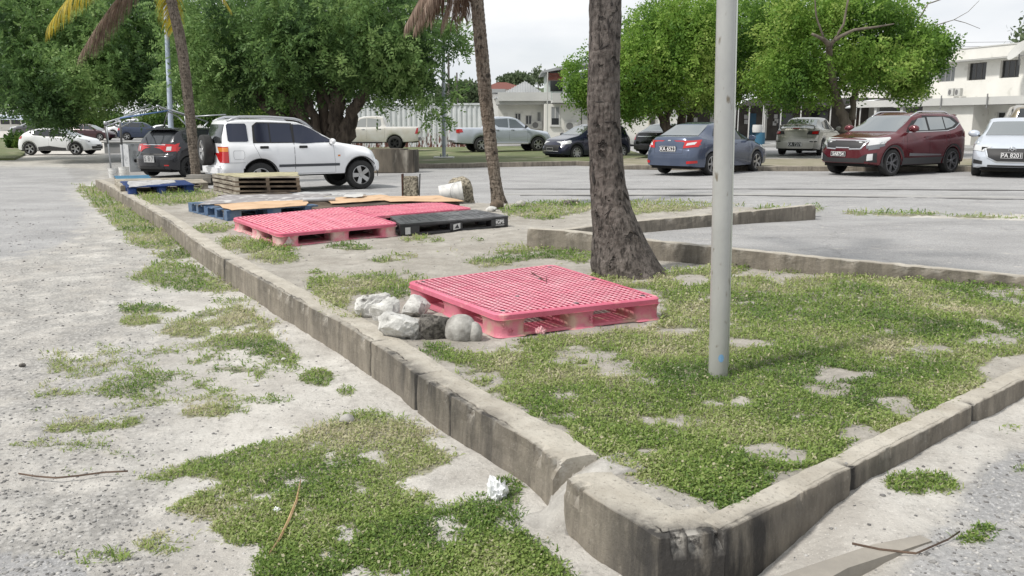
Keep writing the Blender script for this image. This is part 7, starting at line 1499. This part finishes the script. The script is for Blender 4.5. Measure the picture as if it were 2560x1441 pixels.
# right: two-storey building
A = PD(2359, 300, 53.7); B = PD(2560, 300, 48.3); d = (B-A); d.z = 0; k = d.normalized(); Y0_ = A-k*9.5; g0 = -.0
tb_ = thing('office_building', 'large white two-storey building with flat roof at the upper right', 'building', (Y0_.x, Y0_.y, .15), math.atan2(d.y, d.x)); Lb = 26.
def xon(px):
    "wall coordinate where a photo column meets the upper wall"
    r = ray(np.array([px]), np.array([300.]))[0]; M2 = np.array([[r[0], -k.x], [r[1], -k.y]]); q = np.linalg.solve(M2, np.array([Y0_.x, Y0_.y])); return q[1], q[0]
def zon(px, py): 
    u, tt_ = xon(px); r = ray(np.array([px]), np.array([py]))[0]; return float(HC+r[2]*tt_)-.15
wins = []
for (a, b_, ya, yb) in ((2334, 2376, 165, 206), (2407, 2453, 155, 202), (2487, 2535, 148, 196), (2267, 2304, 176, 212), (2570, 2620, 140, 190), (2205, 2238, 184, 216)):
    wins.append((xon(a)[0], xon(b_)[0], zon(a, yb), zon(b_, ya)))
zr = zon(2359, 130); zf = zon(2450, 151)
ws_ = sorted([(a, b_, c_, min(d_, zf-.06)) for a, b_, c_, d_ in wins])
wall_with_holes(tb_, 'wall', 0, Lb, 0, zf, ws_, .35, WALL)
wallbox(tb_, 'rear_wall', 0, Lb, 5.6, 6, 0, zf, WALL); wallbox(tb_, 'side_wall', 0, .3, .351, 5.6, 0, zf, WALL); wallbox(tb_, 'side_wall', Lb-.3, Lb, .351, 5.6, 0, zf, WALL); wallbox(tb_, 'inner_wall', .31, Lb-.31, 1.2, 1.3, .2, zf-.1, mat('dark interior', (.03, .03, .03), .9))
wallbox(tb_, 'roof', -.6, Lb+.6, -.7, 6.6, zf, zf+.06, WALLG); wallbox(tb_, 'parapet', -.62, Lb+.62, -.72, -.5, zf+.061, zr, WALL); wallbox(tb_, 'parapet', -.62, -.4, -.499, 6.6, zf+.061, zr, WALL); wallbox(tb_, 'parapet_coping', -.66, Lb+.66, -.76, -.46, zr, zr+.06, WALLG)
for i, (a, b_, c_, d_) in enumerate(ws_): window(tb_, a, b_, c_, d_, .2, 3, CURT if i == 2 else DARKG, mat('dark frame', (.10, .095, .09), .6) if i != 2 else FRM)
# lower projecting block of the same building
lo_ = thing('annex_building', 'single-storey white front annex with parapet behind the red SUV', 'building', (Y0_.x+k.y*0, Y0_.y, .1), math.atan2(d.y, d.x))
nrm = Vector((k.y, -k.x, 0)); nrm = nrm if nrm.y < 0 else -nrm; sgn = 1
dep = 4.6; lo_.location = Y0_+nrm*dep; lo_.location.z = .05
def xol(px):
    r = ray(np.array([px]), np.array([300.]))[0]; o = lo_.location; M2 = np.array([[r[0], -k.x], [r[1], -k.y]]); q = np.linalg.solve(M2, np.array([o.x, o.y])); return q[1], q[0]
def zol(px, py): u, tt_ = xol(px); r = ray(np.array([px]), np.array([py]))[0]; return float(HC+r[2]*tt_)-.05
x0 = xol(2141)[0]; x1 = xol(2548)[0]; xr_ = xol(2427)[0]; xmid = xol(2300)[0]; zp = zol(2427, 244); zq = zol(2427, 263)
wallbox(lo_, 'parapet', x0, x1+6, -.25, .0, zq, zp, WALLG); wallbox(lo_, 'roof', x0, x1+6, .001, 4.5, zq+.1, zq+.25, WALLG); wallbox(lo_, 'wall', xmid, xr_, .12, .4, 0, zq-.003, WALL)
wd0, wd1 = xol(2440)[0], xol(2460)[0]; wall_with_holes(lo_, 'wall', xr_, x1+6, 0, zq-.003, [(wd0+.25, wd1+.25, .75, zq-.35)], .25, WALL, 1.1); window(lo_, wd0+.25, wd1+.25, .75, zq-.35, 1.2, 1, DARKG); wallbox(lo_, 'return_wall', xr_-.2, xr_, .401, 1.1, 0, zq-.003, WALL)
wallbox(lo_, 'shutter_door', wd1+.9, wd1+2.0, 1.04, 1.099, .0, zq-.3, mat('pale door', (.5, .52, .53), .6)); wallbox(lo_, 'pillar', x1-.1, x1+.2, -.2, .1, 0, zq-.004, WALLG)
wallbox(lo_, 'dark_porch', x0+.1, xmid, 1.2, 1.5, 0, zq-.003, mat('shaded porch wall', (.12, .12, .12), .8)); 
for px in (2190, 2255): xx = xol(px)[0]; wallbox(lo_, 'pillar', xx-.1, xx+.1, -.1, .12, 0, zq-.004, FRM)
for px in (2360, 2475): xx = xol(px)[0]; MB().tube([(xx, -.32, zq-.2), (xx, -.32, zp+.15)], .035, 6).build('drain_pipe', mat('dark pipe', (.2, .2, .2), .6), lo_)
def on_wall(t, u, z, out=.02): return t.matrix_basis @ Vector((u, -out, z))
rzb = math.atan2(d.y, d.x)
acs = [(2308, 240, 'grey outdoor unit on the ledge, left one of a pair under the left upper window'), (2322, 240, 'taller grey outdoor unit on the ledge next to the round duct'), (2388, 239, 'dark fronted outdoor unit on the ledge between the upper windows'), (2405, 239, 'pale outdoor unit on the ledge right of the dark fronted one')]
for px, py, lb in acs:
    u, tt_ = xon(px); p = tb_.matrix_basis @ Vector((u, -.35, 0)); acunit((p.x, p.y, zon(px, 241)+.15), lb, rzb, (.5, .7, .75))
# satellite dish and lamp on the roof edge, wires
p = PD(2548, 130, 47.5); td = thing('satellite_dish', 'grey dish antenna on the roof edge at the upper right', 'dish', p); mb = MB(); mb.lathe([(0, 0), (.3, .04), (.6, .16), (.62, .16), (.3, .02), (0, -.03)], 24, Matrix.Rotation(R(-55), 4, 'Y')); mb.build('reflector', ACM, td, smooth=True); MB().tube([(0, 0, -.05), (.1, 0, -.7)], .04, 6).build('mast', mat('dark pipe', (.2, .2, .2), .6), td)
for i, (ya, yb, lb) in enumerate(((107, 104, 'upper thin overhead wire behind the bright tree at the right'), (118, 113, 'middle thin overhead wire behind the bright tree at the right'), (123, 119, 'lower thin overhead wire behind the bright tree at the right'))):
    tag(MB().tube([PD(2140, ya+6, 70), PD(2360, ya, 66), PD(2640, yb, 60)], .012, 5).build('overhead_wire', TRIMB), lb, 'wire')
# middle: dark row of shops with posts and papers
Ys = 60; p = PD(1640, 300, Ys); ts = thing('shop_row', 'low dark-fronted row of kiosks with porch posts behind the trees', 'building', (p.x, Ys, .2)); sx = S(Ys); W_ = 560*sx
zz = lambda py: HC-(py-308)*sx-.2
SHD = mat('brown grey boarding', (.07, .06, .055), .85, c2=(.11, .10, .09), scale=1.2)
wallbox(ts, 'wall', 0, W_, 0, .3, 0, zz(262), SHD); wallbox(ts, 'roof', -.3, W_+.2, -2.2, 3, zz(258), zz(250), mat('grey sheet roof', (.25, .25, .25), .7)); wallbox(ts, 'fascia', -.3, W_+.2, -2.25, -2.201, zz(268), zz(250), mat('dark fascia', (.08, .075, .075), .8))
for a, b_, c_, d_, m_ in ((1700, 1722, 345, 285, mat('brown door', (.09, .055, .04), .7)), (1772, 1786, 312, 282, FRM), (1870, 1885, 350, 285, mat('blue door', (.03, .10, .17), .6)), (1900, 1912, 345, 275, WALL), (1940, 1975, 345, 285, DARKG), (2020, 2060, 345, 280, DARKG), (2100, 2140, 345, 290, mat('brown door', (.09, .055, .04), .7))):
    u0, u1 = (a-1640)*sx, (b_-1640)*sx; wallbox(ts, 'door' if c_ > 330 else 'window', u0, u1, -.06, -.002, max(0, zz(c_)), zz(d_), m_)
for x in (1700, 1788, 1815, 1848, 1885, 1923, 1970, 2040, 2110): u = (x-1640)*sx; MB().tube([(u, -2.1, 0), (u, -2.1, zz(269))], .045, 8).build('porch_post', FRM, ts)
for x, y in ((1732, 300), (1855, 293), (1856, 305), (1905, 292), (1928, 292), (1930, 303), (1926, 309)): u = (x-1640)*sx; MB().box2((u, -.1, zz(y+5)), (u+.25, -.062, zz(y-5))).build('paper_notice', FRM, ts)
# white end wall with louvre, left of the shops
pw = PD(1545, 300, 56); tw = thing('white_building', 'plain white building with black louvre vent left of the shops', 'building', (pw.x, 56, .2)); sx2 = S(56); z2 = lambda py: HC-(py-308)*sx2-.2
wallbox(tw, 'wall', 0, 150*sx2, 0, 3, 0, z2(255), WALL); wallbox(tw, 'roof', -.1, 150*sx2+.2, -.4, 3.2, z2(255), z2(250), WALLG); wallbox(tw, 'pilaster', 75*sx2, 92*sx2, -.08, -.002, 0, z2(256), mat('cream pilaster', (.50, .48, .38), .8))
lv = MB(); 
for i in range(8): lv.box2((77*sx2, -.13, z2(311-i*3)), (90*sx2, -.082, z2(311-i*3)+.04))
lv.build('louvre', TRIMB, tw)
# white and striped canopies before the shops
for i, (xa, xb, y, lb) in enumerate(((1846, 1912, 262, 'small white curved canopy on thin poles right of the thick pole'), (2140, 2215, 268, 'pale curved canopy on poles behind the red SUV'))):
    Yc = 54; a = PD(xa, y, Yc); b_ = PD(xb, y-20, Yc); tcn_ = thing('canopy', lb, 'canopy', (a.x, Yc, float(G(a.x, Yc)))); g_ = tcn_.location.z; w = b_.x-a.x; mb = MB()
    mb.grid(lambda u, v: Vector((u*w, v*1.8, a.z-g_+(b_.z-a.z)*math.sin(u*PI/2)-.05)), 10, 3); kk = len(mb.v); mb.grid(lambda u, v: Vector((u*w, v*1.8, a.z-g_+(b_.z-a.z)*math.sin(u*PI/2))), 10, 3); mb.build('cover', mat('white canopy cloth', (.7, .72, .73), .5), tcn_, recalc=False)
    for u in (.02, .98): MB().tube([(u*w, 0, 0), (u*w, 0, a.z-g_+(b_.z-a.z)*math.sin(u*PI/2)-.06)], .03, 6).build('pole', FRM, tcn_)
# blue bins and white chair by the kiosk
for x, m_, lb, nm in ((1900, mat('blue drum', (.03, .12, .2), .5), 'blue plastic drum by the kiosk posts', 'drum'), (1892, FRM, 'white bucket on the blue drum by the kiosk', 'bucket')):
    p = PD(x, 348, 52); z = float(G(p.x, 52)); top_ = .85 if nm == 'drum' else 1.3; z0 = 0 if nm == 'drum' else .86
    tag(MB().lathe([(0, z0), (.27, z0), (.3, (z0+top_)/2), (.27, top_), (0, top_)], 18, Matrix.Translation((p.x, p.y, z))).build(nm, m_, smooth=True, ang=40), lb, nm)
# clinic in the middle
Yc = 58; p = PD(1232, 300, Yc); tcl = thing('clinic_building', 'low white flat-roofed building with small windows between the middle palm and the big palm', 'building', (p.x, Yc, .25)); s3 = S(Yc); z3 = lambda py: HC-(py-308)*s3-.25; u3 = lambda px: (px-1232)*s3
hol = [(u3(1286), u3(1301), z3(302), z3(284)), (u3(1312), u3(1328), z3(312), z3(289)), (u3(1341), u3(1350), z3(312), z3(281))]
wall_with_holes(tcl, 'wall', u3(1245), u3(1356), 0, z3(264), hol, .3, WALL)
for h_ in hol: window(tcl, *h_, .12, 2)
wallbox(tcl, 'wall', u3(1356), u3(1500), -2.5, -2.2, 0, z3(264), WALL); wallbox(tcl, 'return_wall', u3(1356), u3(1361), -2.199, .5, 0, z3(264), WALL)
hw_ = (u3(1372), u3(1390), z3(313), z3(300)); window(tcl, u3(1370), u3(1391), z3(314), z3(270), -2.53, 2, CURT); MB().box2((u3(1372), -2.56, z3(312)), (u3(1389), -2.545, z3(297))).build('open_pane', DARKG, tcl)
wallbox(tcl, 'roof_slab', u3(1240), u3(1372), -.9, 4, z3(264), z3(252), WALLG); wallbox(tcl, 'fascia', u3(1372), u3(1500), -3.4, -3.1, z3(262), z3(240), WALLG); wallbox(tcl, 'roof_slab', u3(1372), u3(1500), -3.09, 3, z3(262), z3(256), WALLG); wallbox(tcl, 'fascia', u3(1245), u3(1372), -1.2, -.95, z3(256), z3(236), WALLG)
MB().tube([(u3(1442), -2.6, z3(310)), (u3(1442), -2.6, z3(278)), (u3(1448), -2.6, z3(271)), (u3(1470), -2.6, z3(268))], .03, 6).build('cable_pipe', TRIMB, tcl)
wallbox(tcl, 'faded_sign', u3(1448), u3(1470), -2.56, -2.51, z3(300), z3(289), mat('faded sign', (.42, .42, .41), .7))
q = tcl.matrix_basis @ Vector((u3(1418), -2.6, z3(326))); acunit(q, 'white outdoor air conditioner on the clinic wall beside the big palm'); q = tcl.matrix_basis @ Vector((u3(1340), -.1, z3(323))); acunit(q, 'white outdoor air conditioner behind the silver-blue pickup', 0, .9)
q = PD(1368, 330, 53.5); tq_ = thing('pole', 'slim white pole at the corner of the low white building', 'pole', (q.x, 53.5, .1)); MB().tube([(0, 0, 0), (0, 0, (330-190)*S(53.5)+1)], .035, 8).build('shaft', ACM, tq_)
# hipped grey roof hall behind
Yh = 66; s4 = S(Yh); base = PD(1225, 300, Yh); th_ = thing('hall_building', 'building with grey hipped roof behind the low white building', 'building', (base.x, Yh, .3)); u4 = lambda px: (px-1225)*s4; z4 = lambda py: HC-(py-308)*s4-.3
wallbox(th_, 'wall', u4(1232), u4(1372), 0, 8, 0, z4(250), WALL)
MB().add([(u4(1234), -.6, z4(250)), (u4(1375), -.6, z4(250)), (u4(1375), 9, z4(250)), (u4(1234), 9, z4(250)), (u4(1312), 3.4, z4(203)), (u4(1318), 5, z4(203))], [(0, 1, 4), (1, 2, 5, 4), (2, 3, 5), (3, 0, 4, 5), (0, 3, 2, 1)]).build('hipped_roof', ROOFG, th_)
mb = MB()
for i in range(1, 22):
    f = i/22; x = u4(1234)+(u4(1375)-u4(1234))*f; a = Vector((x, -.6, z4(250)+.03)); ap = Vector((u4(1312), 3.4, z4(203)+.03)); 
    xa = ap.x; tt = (x-u4(1234))/(xa-u4(1234)) if x < xa else (u4(1375)-x)/(u4(1375)-xa); mb.bar(a, Vector((x, a.y+(ap.y-a.y)*tt, a.z+(ap.z-a.z)*tt)), .05, .05)
mb.build('roof_ribs', ROOFG, th_); MB().box2((u4(1215), 2, z4(233)), (u4(1262), 6, z4(224))).build('side_roof', ROOFG, th_)
# two-storey part with red louvres
Yt = 70; s5 = S(Yt); base = PD(1365, 300, Yt); tt2 = thing('two_storey_building', 'two-storey building with red louvres and dark open roof edge behind the big palm', 'building', (base.x, Yt, .3)); u5 = lambda px: (px-1365)*s5; z5 = lambda py: HC-(py-308)*s5-.3
wallbox(tt2, 'wall', u5(1366), u5(1500), 0, 6, 0, z5(188), mat('pale green wall', (.45, .5, .46), .8)); wallbox(tt2, 'dark_bay', u5(1375), u5(1404), -.05, -.002, z5(232), z5(208), DARKG)
lv = MB(); 
for i in range(6): lv.box2((u5(1366), -.25, z5(206-i*3)), (u5(1405), -.08, z5(206-i*3)+.05))
lv.build('red_louvre', mat('red louvre', (.30, .08, .05), .7), tt2); MB().add([(u5(1352), -1, z5(190)), (u5(1480), -1, z5(168)), (u5(1480), 6, z5(168)), (u5(1352), 6, z5(190)), (u5(1352), -1, z5(186)), (u5(1480), -1, z5(155)), (u5(1480), 6, z5(155)), (u5(1352), 6, z5(186))], [(0, 1, 2, 3), (4, 7, 6, 5), (0, 4, 5, 1), (1, 5, 6, 2), (2, 6, 7, 3), (3, 7, 4, 0)]).build('roof', ROOFG, tt2)
wallbox(tt2, 'pilaster', u5(1405), u5(1412), -.3, -.002, 0, z5(188), WALL)
# hill and roofs behind
HILL = mat('wooded hill', (.09, .12, .06), .95, c2=(.06, .09, .04), scale=.12, bump=1., bscale=.5, bdist=1.)
def hill(u, v):
    x = -34+110*u; y = 190+60*v; h = 3.2+9.5*math.sin(PI*min(1, max(0, u*1.02)))**.5*math.sin(PI*min(1, v*.5+.02))+2.2*(float(fbm(x*.15, y*.15, 1, 4))-.5)*2*(v > .03); return Vector((x, y, -1+h*(v > 0)))
struct(MB().grid(hill, 90, 14).build('hill', HILL, smooth=True), 'low wooded hill beyond the buildings')
bush(1292, 202, 120, 42, 16, 5000, FARG, 41, 'distant round treetop on the skyline above the grey hipped roof', .5, 3.); bush(1160, 232, 110, 70, 26, 7000, FARG, 42, 'distant green wood behind the container roof', .5, 4.); bush(1345, 190, 110, 18, 22, 700, FARG, 43, 'thin feathery distant treetop beside the red louvres', .4, 2., .5)
bush(2560, 300, 130, 200, 40, 3000, FARG, 44, 'distant green belt beyond the white office building', .8, 5.)
base = PD(1248, 226, 100); tr_ = thing('house', 'small house with faded red roof on the skyline behind the hipped roof', 'house', (base.x, 100, .8)); MB().box2((-1.6, 0, 0), (2.6, 4, base.z-.8+.1)).build('wall', WALL, tr_); MB().prism([(-2.2, 0), (3.4, 0), (.8, .75), (-.2, .75)], -.4, 4.4, Matrix.Translation((0, 4, base.z-.7)) @ Matrix.Rotation(PI/2, 4, 'X')).build('roof', mat('faded red roof', (.30, .13, .11), .8), tr_)
# low white buildings on the far left
for i, (xa, xb, yt, yb, Yb, lb, c_) in enumerate(((-40, 105, 288, 300, 120, 'long low building with pale blue roof at the far left under the tree', (.42, .48, .55)), (200, 330, 284, 292, 130, 'white roofed building behind the parked cars on the left', (.5, .53, .56)))):
    a = PD(xa, 300, Yb); s6 = S(Yb); g6 = float(G(a.x, Yb)); t6 = thing('shed_building', lb, 'building', (a.x, Yb, g6)); w6 = (xb-xa)*s6; zt = HC-(yt-308)*s6-g6; zm = HC-(yb-308)*s6-g6
    wallbox(t6, 'wall', 0, w6, 0, 6, 0, zm, WALL); MB().add([(-.3, -.8, zm), (w6+.3, -.8, zm), (w6+.3, 3, zt), (-.3, 3, zt), (-.3, 6.6, zm), (w6+.3, 6.6, zm)], [(0, 1, 2, 3), (3, 2, 5, 4), (0, 3, 4), (1, 5, 2), (0, 4, 5, 1)]).build('roof', mat('sheet roof %d' % i, c_, .5), t6)
    for q in range(5): wallbox(t6, 'window', w6*(.1+.18*q), w6*(.1+.18*q)+1.2, -.05, -.002, .9, 1.8, DARKG)
# low wall and plastic barrier left
a = AT(262, 384, 0); b_ = AT(336, 384, 0); o = MB().box2((0, 0, -.1), ((b_-a).length, .5, .62)).build('low_wall', mat('grey low wall', (.22, .23, .24), .9, c2=(.3, .3, .3), scale=2, bump=.3)); o.location = a; tag(o, 'low grey concrete wall right of the white crossover', 'wall')
o = MB().box2((0, -.1, 0), ((b_-a).length*1.6, .9, .07)).build('slab_top', PAV); o.location = a+Vector((-.1, .0, .625)); tag(o, 'long pale slab lying on top of the low grey wall', 'slab')
pb_ = AT(352, 428, 0); tbr = thing('plastic_barrier', 'scuffed white moulded plastic barrier left of the black hatchback', 'barrier', pb_, R(55)); BRR = mat('scuffed white plastic', (.46, .47, .48), .6, c2=(.30, .31, .32), scale=6, lo=.5, hi=.6, bump=.2)
mb = MB()
def bar_(u, v):
    zz_ = v*.95; w = .26-.13*float(sstep(np.array(v), .15, .6)); x = -.55+1.1*u; wob = .03*math.sin(u*PI*5)*(v > .2); a_ = 1; return Vector((x, -(w+wob), zz_))
mb.grid(bar_, 24, 12); kk = len(mb.v); mb.grid(lambda u, v: Vector((bar_(u, v).x, -bar_(u, v).y, bar_(u, v).z)), 24, 12)
top_ = MB(); mb.box2((-.56, -.13, .93), (.56, .13, .97)); mb.box2((-.56, -.25, 0), (-.54, .25, .94)); mb.box2((.54, -.25, 0), (.56, .25, .94)); mb.build('body', BRR, tbr, smooth=True, ang=40)
for x in (-.3, .05, .35): MB().lathe([(0, .0), (.06, 0), (.06, -.02), (0, -.02)], 14, Matrix.Translation((x, -.23, .38)) @ Matrix.Rotation(PI/2, 4, 'X')).build('recess', UNDER, tbr)
# ---------------------------------------------------------------- tent frame standing in the buckets
TUB = mat('tent frame tube', (.42, .44, .46), .4, .5); TUBB = mat('blue tube', (.10, .18, .36), .45, .2)
leg1 = PD(284, 430, 27); bz = AT(284, 446, .06); tf = thing('tent_frame', 'bare metal tent frame with pitched roof tubes, its legs standing in buckets', 'tent frame', (bz.x, bz.y, bz.z))
def tl_(x, y, Y): return PD(x, y, Y)-Vector(tf.location)
Yl = bz.y
def tb(nm, pts, r, m_): return MB().tube([tl_(*p) for p in pts], r, 8).build(nm, m_, tf, smooth=True)
tb('leg', [(278, 428, Yl), (265, 306, Yl)], .024, TUB); tb('leg', [(310, 430, Yl+.1), (301, 302, Yl)], .024, TUB); tb('leg', [(263, 310, Yl), (270, 360, Yl)], .032, mat('dark sleeve', (.1, .1, .1), .6)); tb('leg', [(300, 305, Yl), (304, 362, Yl+.02)], .032, _M['dark sleeve'])
for i, (P_, m_) in enumerate(([[(265, 307, Yl), (395, 266, Yl+2)], TUB], [[(290, 303, Yl), (375, 261, Yl+4)], TUB], [[(300, 296, Yl), (420, 277, Yl+1)], TUBB], [[(395, 266, Yl+2), (465, 290, Yl+3)], TUB], [[(395, 266, Yl+2), (445, 292, Yl+4)], TUB], [[(430, 276, Yl+2), (520, 305, Yl+3)], TUB], [[(480, 292, Yl+3), (565, 287, Yl+3)], TUB],
    [[(263, 306, Yl), (300, 320, Yl+1), (340, 300, Yl+2)], TUB], [[(300, 303, Yl), (262, 318, Yl+.5)], TUB], [[(462, 290, Yl+3), (466, 322, Yl+3)], TUB], [[(420, 280, Yl+2), (408, 320, Yl+2)], _M['dark sleeve']], [[(445, 292, Yl+4), (470, 318, Yl+4)], TUB], [[(520, 305, Yl+3), (500, 330, Yl+3)], TUB])): tb('roof_tube', P_, .022, m_)
tb('hub', [(395, 268, Yl+2), (395, 263, Yl+2)], .06, TUB); tb('hub', [(264, 312, Yl), (264, 304, Yl)], .06, TUB)
